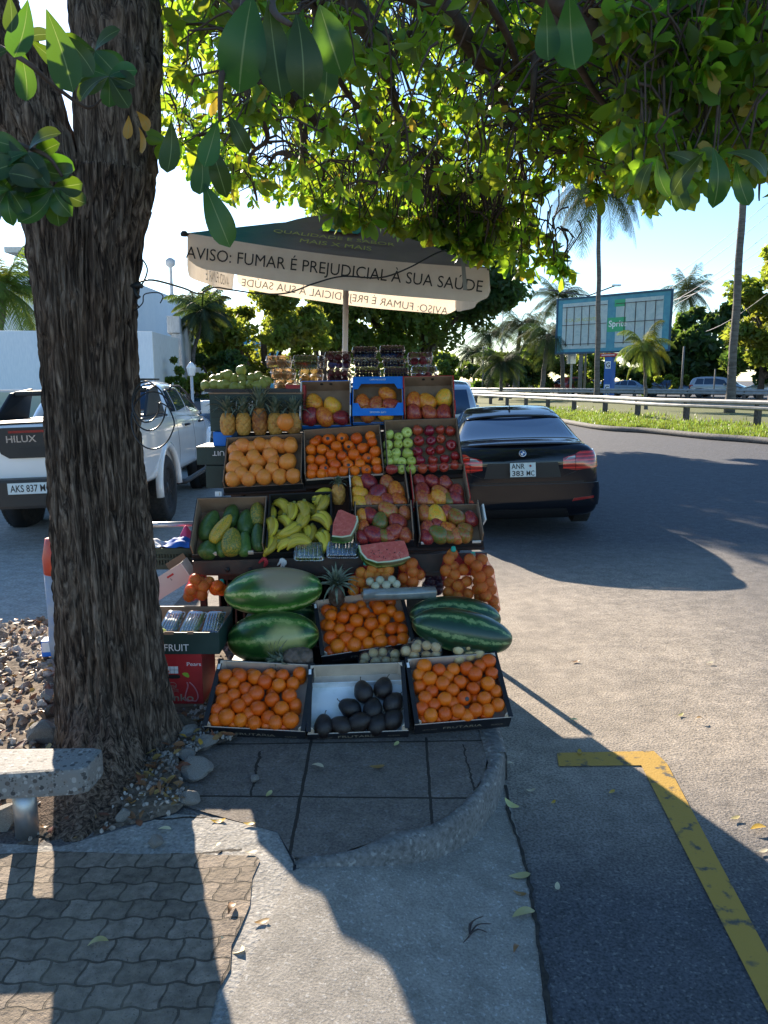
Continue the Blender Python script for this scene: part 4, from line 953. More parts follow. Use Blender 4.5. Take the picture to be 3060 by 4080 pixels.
mangoes(m1, [(981,795,40,RR,1),(925,856,42,YY,1.4),(1027,850,44,RR,-.8),(1118,838,42,YY,.3),(940,920,40,YY,1.3),(1023,910,38,YY,1.5),(1135,908,38,YY,.7),(1075,800,38,RR,.3),(1080,890,38,RR,1),(985,900,36,RR,.3),(920,800,38,YY,1.2)], .050, 'in the upper middle carton', 'in the upper middle carton')
mangoes(m2, [(1078,933,44,RR,1.2),(990,962,38,RR,.7),(1040,992,40,GG,0),(1127,997,42,RR,.9),(948,1025,34,YY,0),(1005,1060,45,RR,1.4),(1110,1045,42,RR,-1),(945,1080,32,RR,1),(1168,1062,32,RR,.2),(1065,1085,36,GG,1.2),(940,965,34,YY,.6),(1085,1090,30,RR,.3),(1170,950,32,RR,.5)], .058, 'in the lower middle carton', 'in the lower middle carton')
mangoes(m3, [(1303,790,37,RR,1.5),(1243,846,44,RR,.2),(1343,853,42,RR,1.2),(1425,845,38,RR,0),(1240,900,42,RR,.4),(1343,915,44,YY,1.1),(1430,912,38,RR,1),(1370,800,36,RR,.6),(1240,790,36,RR,1.2),(1290,900,36,YY,.5),(1390,890,36,GG,.8)], .050, 'in the upper right mango carton', 'in the upper right mango carton')
mangoes(m4, [(1237,955,38,RR,.4),(1323,963,45,YY,.3),(1425,972,42,GG,.9),(1272,1035,40,RR,0),(1385,1035,40,YY,1.2),(1470,1037,38,GG,1.4),(1337,1072,45,GG,1.2),(1470,1085,38,GG,1.5),(1395,1092,30,GG,.8),(1380,950,36,RR,.5),(1330,1010,34,RR,1),(1430,1080,34,RR,.4),(1500,980,34,RR,.5),(1265,1095,34,RR,.7)], .058, 'in the lower right mango carton', 'in the lower right mango carton')
# ---- papayas, bananas --------------------------------------------------------------
c8 = Crate(Z1(90, 1192), 4.33, Z1(460, 1180), 4.34, 40, .37, .13, (M_['ink'], BR), 'brown carton of papayas at the left end of the long shelf', .38)
for x_ in (-.08, .13): MB().box((x_, -.001, c8.H*.38+.012), (.03, .012, .02)).build('cork_plug', [BEI], c8.t)
for (x, y, l, wd, an, m, lb, hh) in [(175,1015,150,84,.22,F_['pap_g'],'long green papaya standing at the left of the papaya carton', .055), (232,1030,150,62,.5,F_['pap_y'],'slim orange yellow papaya leaning right in the papaya carton', .10),
    (283,965,110,74,.1,F_['pap_g'],'green papaya at the back behind the slim yellow papaya', .05), (357,1000,130,74,0,F_['pap_g'],'smooth bluish green papaya right of the carton middle', .05), (417,958,120,72,-.1,F_['pap_y'],'mottled yellow green papaya at the back right corner of its carton', .055),
    (420,1072,135,64,-.1,F_['pap_g'],'dark mottled papaya at the right edge of its carton', .07), (285,1095,130,92,.0,F_['pap_y'],'fat ribbed yellow papaya at the front with a blue tag', .085), (348,1105,118,66,0,F_['pap_g'],'green papaya between the fat yellow one and the dark mottled one', .06),
    (165,1135,80,86,.1,F_['pap_g'],'round green papaya end at the front left of the carton', .05), (237,1112,110,60,-.1,F_['pap_g'],'green papaya half hidden left of the fat ribbed one', .05)]:
    px, py = Z1(x, y); q_ = c8.hit(px, py, hh); w_ = c8.M @ q_; k = .7836*mppx(w_); r = l/2*k*1.16
    o = fruit('papaya', w_, r*1.05, c8.M.to_3x3().to_4x4() @ rotm(R(-82), 0, -an) @ S3(wd/l*2*.92, wd/l*2*.92, 1), lb, 'papaya', m=m)
c9 = Crate(Z1(470, 1180), 4.34, Z1(800, 1165), 4.35, 40, .40, .11, (M_['ink'], M_['ink']), 'black crate full of green yellow bananas in the middle shelf', .4)
def bananamesh(seed):
    m = MB(); pts = []; rad = []
    for i in range(11):
        t = i/10; a = (t-.5)*1.9
        pts.append((.0, math.sin(a)*.085, (math.cos(a)-1)*.085)); rad.append([.007, .012, .018, .020, .0205, .0205, .020, .019, .016, .009, .006][i])
    m.tube(pts, rad, 7); return m.mesh('banana')
banme = bananamesh(0); banme.materials.append(F_['ban']); tipme = MB().tube([(0, -.052, -.0165), (0, -.056, -.0195)], [.0058, .004], 6).mesh('tip'); tipme.materials.append(M_['ink'])
stalkm = mat('banana_stalk', (.25, .25, .06), .7)
def bunch(x, y, an, n, h, spread=.28, sc_=1., lab=''):
    px, py = Z1(x, y); l = c9.hit(px, py, h); l.y = max(.05, l.y)
    t = thing('banana_bunch', lab, 'bananas', c9.M @ T(l) @ rotm(0, 0, an) @ S3(sc_, sc_, sc_), 'banana bunches in the black crate')
    for k in range(n):
        f = k-(n-1)/2
        o = bpy.data.objects.new('banana', banme); C.objects.link(o); o.parent = t
        o.matrix_local = T(f*.022, .07, 0) @ rotm(0, 0, -f*spread*.45) @ T(0, -.10-.003*abs(f), .006*(k % 2)) @ rotm(0, .95+f*.1, .1)
        c = bpy.data.objects.new('tip', tipme); C.objects.link(c); c.parent = o
    MB().tube([(0, -.0, -.002), (0, .02, .0), (0, .034, .003)], [.014, .013, .009], 7).build('stalk', [stalkm], t)
BN = [(540,890,.5,3,'top left corner bunch pointing down left'), (600,915,-.1,3,'small upright bunch behind the middle'), (655,905,.1,3,'bunch at the back middle'), (720,870,2.2,4,'bunch leaning on the back right with its stalk up right'), (770,880,-.5,3,'pair beside the upright pineapple'),
      (495,990,.0,3,'long upright pair at the left wall'), (560,975,.4,3,'bunch below the top left corner'), (660,970,-.5,4,'bunch in the centre lying across'), (740,960,.6,4,'bunch right of the centre'), (500,1085,-.3,4,'fan at the lower left corner'),
      (545,1050,1.2,3,'bunch lying flat low on the left'), (610,1025,-1.0,4,'bunch lying flat in the middle'), (690,1030,-.15,4,'long curved bunch right of the middle'), (755,1060,.15,4,'fan at the lower right next to the melon slice'), (600,1095,1.4,4,'flat bunch low in the middle'),
      (660,1085,-1.5,3,'flat bunch above the grape punnet'), (545,1135,1.55,3,'bottom bunch lying along the front edge')]
for i, (x, y, an, n, lb) in enumerate(BN): bunch(x, y, an, n, .07+.035*((i*7) % 3)/2, .24, 1.06, f'green yellow banana bunch, {lb}')
for i in range(10):
    x = 490+(i % 5)*65; y = 930+(i//5)*120; bunch(x, y, i*1.3, 3, .03, .2, .95, f'banana bunch at the bottom of the pile, {ORD[i % 5]} from left in the {["back", "front"][i//5]} layer')
# ---- pineapples ---------------------------------------------------------------------
def pinebody():
    m = MB(); prof = []; n = 56; J = 44
    for j in range(J+1):
        t = j/J; prof.append((.052*(1-abs(2*t-1)**3.2*.42)+.0, t*.15))
    vs = []; fs = []
    for j, (r, z) in enumerate(prof):
        for i in range(n):
            a = 2*math.pi*i/n; u = a*7/math.pi/2*2; v = z*70*.62
            d = abs(math.sin((u+v)*math.pi/2))*abs(math.sin((u-v)*math.pi/2))
            rr = r+.0062*(d**.5)-.004
            vs.append((math.cos(a)*rr, math.sin(a)*rr, z))
    for j in range(J):
        for i in range(n): fs.append((j*n+i, j*n+(i+1) % n, (j+1)*n+(i+1) % n, (j+1)*n+i))
    fs.append(tuple(reversed(range(n)))); fs.append(tuple(range(J*n, J*n+n)))
    m.add(vs, fs, 0, None, True); return m
def pinecrown(sd, H_=.15, n=42):
    m = MB(); r_ = random.Random(sd)
    for k in range(n):
        t = k/n; a = k*2.4; L = H_*(.55+.5*math.sin(math.pi*min(1, t+.25))); lean = 1.35*(1-t)+.1+r_.uniform(-.1, .1)
        x0 = .018*(1-t); z0 = t*.035; pts = []
        for i in range(6):
            s = i/5; l = L*s; th = lean*(.55+.75*s)
            pts.append(Vector((math.cos(a)*(x0+l*math.sin(th)*.8), math.sin(a)*(x0+l*math.sin(th)*.8), z0+l*math.cos(min(th, 1.75)))))
        sd_ = Vector((-math.sin(a), math.cos(a), 0)); vs = []; 
        for i, p in enumerate(pts):
            w = [.011, .0105, .009, .007, .004, .0005][i]; o_ = Vector((math.cos(a), math.sin(a), 0))*(-.25*w)
            vs += [p-sd_*w-o_, p+Vector((0, 0, -.002)), p+sd_*w-o_]
        fs = []
        for i in range(5): fs += [(i*3, i*3+1, i*3+4, i*3+3), (i*3+1, i*3+2, i*3+5, i*3+4)]
        m.add(vs, fs, 0, None, True)
    return m
pbm = pinebody().mesh('body'); pbm.materials.append(F_['pine']); pbd = pinebody().mesh('body'); pbd.materials.append(F_['pine_d'])
def pineapple(M, label, dark=False, seed=0, crown=True, group=None, hc=.16):
    t = thing('pineapple', label, 'pineapple', M, group)
    o = bpy.data.objects.new('body', pbd if dark else pbm); C.objects.link(o); o.parent = t
    if crown: pinecrown(seed, hc).build('leaf_crown', [F_['pleaf']], t, T(0, 0, .145))
for i, (x, lb) in enumerate([(267, 'leftmost of the row of pineapples'), (347, 'second pineapple from the left in the row'), (430, 'tallest crowned pineapple in the middle of the row'), (508, 'pineapple half hidden behind the single grapefruit'), (600, 'pineapple beside the mango carton, right end of the row')]):
    p = P(*Z1(x, 553), 4.99); pineapple(T(p) @ rotm(.0, 0, i) @ S3(.95, .95, .95 if i != 2 else 1.15), f'{lb}, upright under the green carton', seed=i, hc=.17 if i != 2 else .2)
fruit('grapefruit', P(*Z1(557, 487), 4.86), .056, label='single pink grapefruit resting on the pineapples', cat='grapefruit')
M_pp = c9.M @ T(c9.W/2-.02, .30, .03) @ rotm(R(-35), 0, 0)
pineapple(T(P(*Z1(828, 905), 4.62)) @ S3(.82, .82, .82), 'upright pineapple without visible crown between bananas and mangoes', seed=9, hc=.07)
p = P(*Z2(722, 535), 3.78); pineapple(T(p) @ rotm(0, R(-92), R(8)) @ S3(1.02, 1.02, 1.0), 'dark purple brown pineapple lying on its side in front of the watermelons', True, 12, hc=.12)
pineapple(T(P(*Z2(822, 318), 4.2)) @ rotm(R(25), 0, 0) @ S3(.9, .9, .9), 'dark pineapple with drooping grey leaves behind the middle orange crate', True, 14, hc=.17)
# ---- pears and the green cartons -----------------------------------------------------
def carton(name, label, M, w, d, h, m, parent=None, cat='box', open_=False, lid=None):
    t = thing(name, label, cat, M)
    mb = MB().bb((-w/2, 0, 0), (w/2, d, h)); mb.build('box_body', [m], t, bev=.004)
    return t
pT = P(*Z1(170, 345), 5.02); pR = P(*Z1(640, 342), 5.02); wG = pR.x-pT.x
gc = carton('fruit_carton', 'dark green carton with upside down FRUIT lettering under the pears', T((pT.x+pR.x)/2, 5.02, pT.z-.24), wG, .34, .24, M_['dgreen'])
text('FRUIT', .055, M_['pwhite'], T(-.08, -.0012, .17) @ rotm(R(90)) @ rotm(0, 0, math.pi), gc, 'lettering', .2)
MB().bb((-wG/2-.005, -.004, .2405), (wG/2+.005, .345, .25)).build('lid_edge', [BR], gc)
MB().bb((-wG/2+.01, -.0012, .09), (wG/2-.01, -.0, .093)).build('seam', [M_['ink']], gc)
tray = thing('pear_tray', 'black shallow tray of pears on the dark green carton', 'tray', T((pT.x+pR.x)/2, 5.05, pT.z+.0125))
MB().bb((-wG/2-.03, -.03, 0), (wG/2-.01, .3, .006)).bb((-wG/2-.03, -.03, .006), (wG/2-.01, -.022, .022)).bb((-wG/2-.03, .292, .006), (wG/2-.01, .3, .022)).build('tray_base', [M_['black']], tray)
for i, (x, y, r) in enumerate([(985,1335,60),(890,1345,40),(965,1278,45),(1115,1228,62),(1045,1262,45),(1110,1330,55),(1195,1362,66),(1195,1262,42),(1278,1275,60),(1280,1172,60),(1370,1340,60),(1390,1258,58),(1455,1243,52),(1510,1318,58),(1550,1290,48),(1285,1350,42),(1050,1345,45),(1445,1345,44)]):
    Y = 5.10+(.10 if y < 1300 else 0)+(.02 if y < 1200 else 0); w_ = P(*ZP(x, y), Y)
    reg('pear', None, Vector((w_.x, w_.z, 0)), .034); regset('pear', fruit('pear', w_, max(.034, r*.3617*mppx(w_)), rotm(random.uniform(-1.6, 1.6), random.uniform(-1.6, 1.6), random.random()*6), 'green pear in the heap on the green carton', 'pear', 'pears heaped on the green carton'), 'green pear in the heap')
for g_, L_ in REG.items():
    rm = sum(a[3] for a in L_)/len(L_); rows = []
    for a in sorted(L_, key=lambda a: -a[2]):
        if rows and rows[-1][0][2]-a[2] < rm*1.5 and len(rows[-1]) < 9: rows[-1].append(a)
        else: rows.append([a])
    for i_, row in enumerate(rows):
        for j_, a in enumerate(sorted(row, key=lambda a: a[1])):
            a[0]['label'] = f"{a[4].replace(' the ', ' ')}, {ORD[i_]} row from {'top' if g_ == 'pear' else 'back'}, {ORD[j_]} from left"
# left stack of green cartons below
p0 = P(*Z1(108, 705), 4.95); p1 = P(*Z1(225, 705), 4.95)
gc2 = carton('fruit_carton', 'dark green carton with white T lettering left of the grapefruit', T((p0.x+p1.x+.3)/2, 4.95, p0.z), p1.x-p0.x+.3, .3, P(*Z1(108, 612), 4.95).z-p0.z, M_['dgreen'])
text('FRUIT', .03, M_['pwhite'], T(P(*Z1(185, 650), 4.95).x-(p0.x+p1.x+.3)/2+.068, -.0012, .075) @ rotm(R(90)) @ rotm(0, 0, math.pi), gc2, 'lettering', .13)
p0 = P(*Z1(145, 830), 4.9)
carton('fruit_carton', 'black green carton beneath the lettered carton left of the grapefruit', T(p0.x+.25, 4.96, p0.z), .5, .28, P(*Z1(145, 708), 4.96).z-p0.z-.001, M_['dgreen'])
p0 = P(*Z1(190, 610), 4.98)
carton('blue_box', 'small blue carton on top of the lettered green carton', T(p0.x+.06, 4.99, p0.z+.001), .12, .2, .09, M_['blue'])
p0 = P(*Z1(572, 430), 5.12)
rc = carton('red_box', 'red carton with a white half sun printed on it between pineapples and mangoes', T(p0.x+.05, 5.12, p0.z-.05), .13, .2, .22, M_['red'])
mb = MB()
for k in range(15):
    a = math.pi*(.5+k/14); mb.add([(.018*math.cos(a-.07), .018*math.sin(a-.07), 0), (.018*math.cos(a+.07), .018*math.sin(a+.07), 0), (.04*math.cos(a), .04*math.sin(a), 0)], [(0, 1, 2)], 0, T(.03, -.0015, .165) @ rotm(R(90)))
mb.add([(.016*math.cos(math.pi*(.5+k/12)), .016*math.sin(math.pi*(.5+k/12)), 0) for k in range(13)], [tuple(range(13))], 0, T(.03, -.0015, .165) @ rotm(R(90)))
mb.build('sun_print', [M_['pwhite']], rc)
p0 = P(*Z1(193, 870), 4.62); 
sg = thing('price_card', 'small white price card with a yellow 1 under the grapefruit carton', 'card', T(p0.x+.02, 4.66, p0.z))
MB().bb((-.02, 0, 0), (.02, .002, .03)).build('card', [M_['pwhite']], sg); text('1', .02, ym, T(.008, -.0012, .015) @ rotm(R(90)), sg)
# ---- clear punnets on top --------------------------------------------------------------
pc = {'kiwi': mat('plum_yellow', (.55, .3, .1), .5, (.6, .38, .15), 30, rnd=.2), 'grape': mat('grape_green', (.26, .32, .07), .3, (.36, .36, .1), 30, rnd=.2), 'dred': mat('plum_dark_red', (.10, .01, .02), .3, (.2, .02, .03), 30, rnd=.2),
      'black': mat('berry_black', (.008, .008, .014), .35, (.02, .02, .04), 40), 'red': mat('plum_red', (.25, .03, .05), .35, (.4, .07, .09), 30, rnd=.2), 'yel': mat('apricot', (.6, .36, .10), .5, (.55, .28, .06), 30, rnd=.2), 'blueb': mat('blueberry', (.02, .03, .07), .4, (.04, .05, .1), 40)}
def punnet(M, w, d, h, kind, r, label, nx=None, lidonly=False, group=None):
    t = thing('punnet', label, 'punnet', M, group)
    mb = MB(); tp = .94
    # ribbed clear tub and lid
    def ring(s, z): 
        pts = []
        a = w/2*s; b = d/2*s; c = .015
        for k, (cx, cy) in enumerate([(a-c, b-c), (-a+c, b-c), (-a+c, -b+c), (a-c, -b+c)]):
            for j in range(4): th = k*math.pi/2+j*math.pi/6; pts.append((cx+c*math.cos(th), cy+c*math.sin(th), z))
        return pts
    rings = [ring(.86, .003), ring(.9, .012), ring(.97, h*.55), ring(1.04, h*.56), ring(1.04, h*.62), ring(.98, h*.64), ring(.92, h*.96), ring(.84, h)]
    vs = sum(rings, []); fs = [tuple(reversed(range(16))), tuple(range(7*16, 8*16))]
    for j in range(7):
        for i in range(16): fs.append((j*16+i, j*16+(i+1) % 16, (j+1)*16+(i+1) % 16, (j+1)*16+i))
    mb.add(vs[:4*16], fs[:1]+[f for f in fs[2:] if max(f) < 64], 0, None, True); mb.build('tub', [M_['clear']], t)
    mb = MB(); mb.add(vs[64:], [tuple(i-64 for i in f) for f in fs[1:] if min(f) >= 64], 0, None, True)
    for k in range(5): x = (k-2)*w*.15; mb.tube([(x, -d*.42, h*.97), (x, -d*.2, h+.002), (x, d*.3, h+.002)], .0025, 4)
    mb.build('lid', [M_['clear']], t)
    mb = MB(); ico = bmesh.new(); bmesh.ops.create_icosphere(ico, subdivisions=1 if r < .012 else 2, radius=1); iv = [v.co.copy() for v in ico.verts]; if_ = [tuple(v.index for v in f.verts) for f in ico.faces]; ico.free()
    z = .004+r
    while z < h-r*.7:
        y = -d/2*.88+r
        while y < d/2*.88-r*.5:
            x = -w/2*.88+r+random.uniform(0, r*.5)
            while x < w/2*.88-r*.5:
                mb.add(iv, if_, 0, T(x, y, z+random.uniform(-.2, .2)*r) @ S3(r, r, r*random.uniform(.9, 1.1)), True); x += r*2.02
            y += r*1.95
        z += r*1.75
    mb.build('fruit', [pc[kind]], t); return t
def pun7(x0, y0, x1, y1, kind, r, label, Y=5.36, dy=0):
    a = P(*Z7(x0, y1), Y); b = P(*Z7(x1, y1), Y); tpt = P(*Z7(x0, y0), Y)
    return punnet(T((a.x+b.x)/2, Y+.06+dy, a.z) @ rotm(0, -math.atan2(b.z-a.z, b.x-a.x), 0), (b.x-a.x)*.96, .12, (tpt.z-a.z)*.98, kind, r, label)
pun7(178, 440, 392, 535, 'kiwi', .029, 'clear punnet of yellow brown fruit, lowest left of the punnet stacks')
pun7(150, 348, 368, 439, 'kiwi', .029, 'clear punnet of yellow brown fruit, middle of the left stack')
pun7(112, 240, 336, 347, 'kiwi', .03, 'clear punnet of yellow brown fruit, top of the left stack')
pun7(385, 352, 598, 470, 'yel', .028, 'clear punnet of yellow apricots under the green grapes')
pun7(338, 236, 560, 350, 'grape', .011, 'clear punnet of green grapes topmost beside the pole')
pun7(555, 240, 600, 348, 'black', .009, 'narrow view of a dark berry punnet behind the grapes', 5.5)
pun7(618, 352, 832, 470, 'dred', .022, 'clear punnet of dark red plums under another right of the grapes')
pun7(598, 205, 832, 350, 'dred', .026, 'tall clear punnet of dark red plums in front of the umbrella pole')
pun7(848, 340, 1078, 460, 'black', .011, 'clear punnet of black berries at the bottom of the third stack')
pun7(840, 265, 1066, 338, 'black', .011, 'clear punnet of black berries in the middle of the third stack')
pun7(828, 165, 1048, 264, 'black', .012, 'clear punnet of black berries on top of the third stack')
pun7(1092, 338, 1310, 460, 'blueb', .010, 'clear punnet of blueberries at the bottom of the fourth stack')
pun7(1080, 265, 1290, 337, 'black', .011, 'clear punnet of dark berries in the middle of the fourth stack')
pun7(1055, 155, 1278, 264, 'black', .012, 'clear punnet of dark berries, highest of all punnets')
pun7(1316, 325, 1548, 460, 'red', .031, 'clear punnet of red plums beneath another at the right end')
pun7(1286, 212, 1512, 324, 'red', .029, 'clear punnet of red plums on top at the right end')
# board the punnets stand on is part of the display stand (below)
# front punnets
def punf(x0, y0, x1, y1, kind, r, label, Y=4.26, tilt=42):
    a = P(*Z1(x0, y1), Y); b = P(*Z1(x1, y1), Y); w_ = b.x-a.x; hgt = abs(y1-y0)*.7836*mppx(a)
    return punnet(T((a.x+b.x)/2, Y, a.z) @ rotm(R(tilt), -math.atan2(b.z-a.z, b.x-a.x), 0) @ T(0, hgt*.5, 0), w_*.97, hgt, .055, kind, r, label)
punf(603, 1105, 757, 1203, 'grape', .011, 'clear punnet of green grapes leaning in front of the bananas', 4.27, 52)
bl = punf(768, 1098, 933, 1190, 'blueb', .009, 'clear punnet with a sky blue reflecting lid between grapes and melon slice', 4.26, 52)
# ---- watermelons ---------------------------------------------------------------------------
def melon(c, a, b, rot, m, label):
    me = sph(1, 1, 1, 1, .02, a*9, 40).mesh('watermelon'); me.transform(Matrix.Rotation(math.pi/2, 4, 'Y')); me.materials.append(m)
    me.transform(S3(a, b, b)); me.shade_smooth()
    o = bpy.data.objects.new('watermelon', me); C.objects.link(o); o.matrix_local = T(c) @ rot
    return tag(o, label, 'watermelon')
W1 = melonmat('watermelon_rind', (.028, .095, .016), (.07, .21, .03), (.42, .48, .18), 8, ((.06, -.04, .11), .17, (.30, .24, .15)))
W2 = melonmat('watermelon_rind_plain', (.02, .07, .014), (.06, .17, .028), (.26, .33, .10), 8, ((.09, -.11, .0), .12, (.36, .36, .12)))
W3 = melonmat('watermelon_rind_dark', (.01, .042, .018), (.022, .085, .032), (.22, .32, .13), 7)
melon(P(*Z2(560, 265), 4.08), .268, .132, rotm(0, R(-3), R(4)), W1, 'big pale striped watermelon lying on top of the other one left of the orange crate')
melon(P(*Z2(556, 455), 3.95), .25, .14, rotm(0, R(-6), R(-3)), W2, 'watermelon with a yellow ground spot behind the lying pineapple')
melon(P(*Z2(600, 385), 4.24), .22, .12, rotm(0, 0, R(10)), W3, 'dark watermelon half hidden behind the two big ones on the left')
melon(P(*Z2(1338, 430), 3.86), .265, .115, rotm(0, R(10), R(-6)), W3, 'dark striped watermelon in front of its twin at the right edge of the stand')
melon(P(*Z2(1308, 372), 4.04), .25, .115, rotm(0, R(2), R(-3)), W3, 'dark striped watermelon behind its twin at the right edge of the stand')
# slices
def fleshmat():
    m, t, o = new('melon_flesh'); n = N(t); c = n('TexCoord').outputs['Object']
    col = n.ramp(n.noise(c, 22, 5, .7, 1.5), [(.3, (.45, .06, .05)), (.55, (.62, .14, .11)), (.75, (.68, .27, .2))])
    b = n('BsdfPrincipled', {'Base Color': col, 'Roughness': .3}); bp = n('Bump', {'Height': n.noise(c, 80, 4), 'Strength': .4, 'Distance': .004}); t.links.new(bp.outputs[0], b.inputs['Normal']); t.links.new(b.outputs[0], o.inputs[0]); return m
FL = fleshmat(); RI = mat('melon_white_rind', (.55, .6, .36), .5, (.62, .63, .45), 20)
def slice_(zf, outer, top, Y, th, label, tilt=0):
    """cut face = polygon; outer = curved rind edge points, top = remaining flesh corner points"""
    cen = zf(sum(p[0] for p in outer+top)/len(outer+top), sum(p[1] for p in outer+top)/len(outer+top)); c0 = P(*cen, Y); k = (zf(1, 0)[0]-zf(0, 0)[0])*mppx(c0); cz = (sum(p[0] for p in outer+top)/len(outer+top), sum(p[1] for p in outer+top)/len(outer+top))
    M = T(c0) @ rotm(R(90-tilt), 0, 0); t = thing('watermelon_slice', label, 'watermelon slice', M)
    O = [Vector(((x-cz[0])*k, -(y-cz[1])*k)) for x, y in outer]; Tp = [Vector(((x-cz[0])*k, -(y-cz[1])*k)) for x, y in top]
    ctr = sum(Tp, Vector((0, 0)))/len(Tp)
    I = [p+(ctr-p).normalized()*.013 for p in O]
    MB().prism([tuple(p) for p in I+Tp], -th, 0).build('flesh', [FL], t, bev=.002)
    O2 = [p+(ctr-p).normalized()*.003 for p in O]
    MB().prism([tuple(p) for p in O2+list(reversed(I))], -th+.001, .001).build('white_rind', [RI], t)
    MB().prism([tuple(p) for p in O+list(reversed(O2))], -th, .0).build('green_rind', [W1], t)
    return t
sl1 = slice_(Z1, [(926, 952), (930, 985), (915, 1040), (895, 1085), (850, 1096), (797, 1090)], [(800, 1000), (822, 912), (838, 908)], 4.30, .05, 'tall narrow wedge of watermelon with red flesh between bananas and mangoes', 50)
sl2 = slice_(Z1, [(925, 1108), (935, 1150), (965, 1190), (1020, 1212), (1090, 1208), (1150, 1196), (1195, 1180)], [(1180, 1130), (1163, 1078), (1040, 1090)], 4.20, .06, 'wide half slice of watermelon with pink flesh and black seeds below the mangoes', 42)
mb = MB()
for k in range(22):
    mb.lathe([(.002, 0), (.0022, .001), (.001, .002)], 6, M=T(random.uniform(-.09, .09), random.uniform(-.035, .025), .0) @ S3(1, 1.8, 1))
mb.build('seeds', [M_['ink']], sl2)
mb = MB(); mb.box((0, 0, 0), (.01, .03, .01)); 
# ---- net bags, potato bags, roll -------------------------------------------------------------
def netmat():
    m, t, o = new('red_net'); n = N(t); c = n('TexCoord').outputs['Object']; s = n('SeparateXYZ', {0: c})
    a = n.math('ADD', s.outputs[0], s.outputs[2]); b = n.math('SUBTRACT', s.outputs[0], s.outputs[2])
    w1 = n.math('GREATER_THAN', n.math('SINE', n.math('MULTIPLY', a, 800.)), .86); w2 = n.math('GREATER_THAN', n.math('SINE', n.math('MULTIPLY', b, 800.)), .86)
    k = n.math('MULTIPLY_ADD', n.math('MAXIMUM', w1, w2), .6, .12)
    bs = n('BsdfPrincipled', {'Base Color': (.6, .02, .02, 1), 'Roughness': .5}); tl = n('BsdfTranslucent', {'Color': (.8, .04, .03, 1)}); mx0 = n('MixShader', {0: .5, 1: bs.outputs[0], 2: tl.outputs[0]})
    tr = n('BsdfTransparent'); mx = n('MixShader', {0: k, 1: tr.outputs[0], 2: mx0.outputs[0]}); t.links.new(mx.outputs[0], o.inputs[0]); return m
NETM = netmat()
def hullbag(name, label, cat, pts, r, pad, skinm, fm, fname, lump=.0, top=None, tiem=None):
    """one sealed bag: fruit pieces wrapped in a skin that follows them"""
    c0 = sum(pts, Vector())/len(pts); zmin = min(p.z for p in pts)-r
    base = Vector((c0.x, c0.y, zmin)); t = thing(name, label, cat, T(base))
    mb = MB()
    for i, p in enumerate(pts):
        s = sph(r*random.uniform(.93, 1.05), 1, 1, .95, .06, i, 12); mb.add(s.v, s.f, 0, T(p-base) @ rotm(random.random()*6, random.random()*6), True)
    bmm = bmesh.new()
    for p in pts:
        bmesh.ops.create_icosphere(bmm, subdivisions=2, radius=r+pad, matrix=T(p-base))
    if top is not None:
        for v_ in (top if isinstance(top, list) else [top]): bmm.verts.new(Vector(v_)-base)
    vv = list(bmm.verts); ex = bmesh.ops.convex_hull(bmm, input=vv, use_existing_faces=False)
    keep = {f for f in ex['geom'] if isinstance(f, bmesh.types.BMFace)}
    bmesh.ops.delete(bmm, geom=[f for f in bmm.faces if f not in keep], context='FACES'); bmesh.ops.delete(bmm, geom=[v for v in bmm.verts if not v.link_faces], context='VERTS')
    for _ in range(2): bmesh.ops.subdivide_edges(bmm, edges=[e for e in bmm.edges if e.calc_length() > .018], cuts=1, use_grid_fill=True)
    bmesh.ops.triangulate(bmm, faces=bmm.faces)
    loc = [p-base for p in pts]
    for v in bmm.verts:     # shrink onto the fruit
        d = min(((v.co-p).length, i) for i, p in enumerate(loc))
        g = d[0]-(r+pad)
        if g > 0 and not (top is not None and v.co.z > max(p.z for p in loc)+r*.6): v.co += (loc[d[1]]-v.co).normalized()*g*.75
        v.co += Vector([noise.noise(v.co*45+Vector((k*7, 0, 0))) for k in range(3)])*lump
    for f in bmm.faces: f.smooth = True
    me = bpy.data.meshes.new('skin'); bmm.to_mesh(me); bmm.free()
    me2 = mb.mesh(fname); mkobj(fname, me2, [fm], t); mkobj('bag' if 'net' not in name else 'net', me, [skinm], t)
    if tiem: MB().lathe([(.012, 0), (.016, .01), (.01, .03)], 8, M=T((top if not isinstance(top, list) else top[0])-base-Vector((0, 0, .012)))).build('tie', [tiem], t)
    return t
tie = mat('green_tie', (.02, .35, .25), .5)
J = F_['juice']
def pts6(lst, Y, zf=Z6): return [P(*zf(x, y), Y+(dy[0] if dy else 0)) for x, y, *dy in lst]
hullbag('net_bag', 'red net bag of oranges with green tie, left one of the right pair', 'net bag', pts6([(1085,235),(1110,200,.04),(1062,320),(1130,348,-.02),(1195,310),(1150,432,-.02),(1215,400),(1085,410,.04),(1105,390,.03),(1165,420,.04),(1185,470,.04),(1120,290,.03),(1080,482),(1145,510,-.02),(1225,490)], 4.2), .033, .003, NETM, J, 'oranges', 0, P(*Z6(1118, 165), 4.2), tie)
hullbag('net_bag', 'red net bag of oranges at the far right above the watermelons', 'net bag', pts6([(1240,238),(1290,285,-.02),(1325,240,.03),(1310,365),(1372,325,.03),(1325,440),(1380,400,.03),(1355,505),(1395,460,.03),(1290,330,.04),(1300,400,.04),(1300,460,.04),(1270,270,.04),(1310,510,.04),(1408,540,.02),(1418,600,.02)], 4.16), .034, .003, NETM, J, 'oranges', 0, P(*Z6(1262, 205), 4.18), tie)
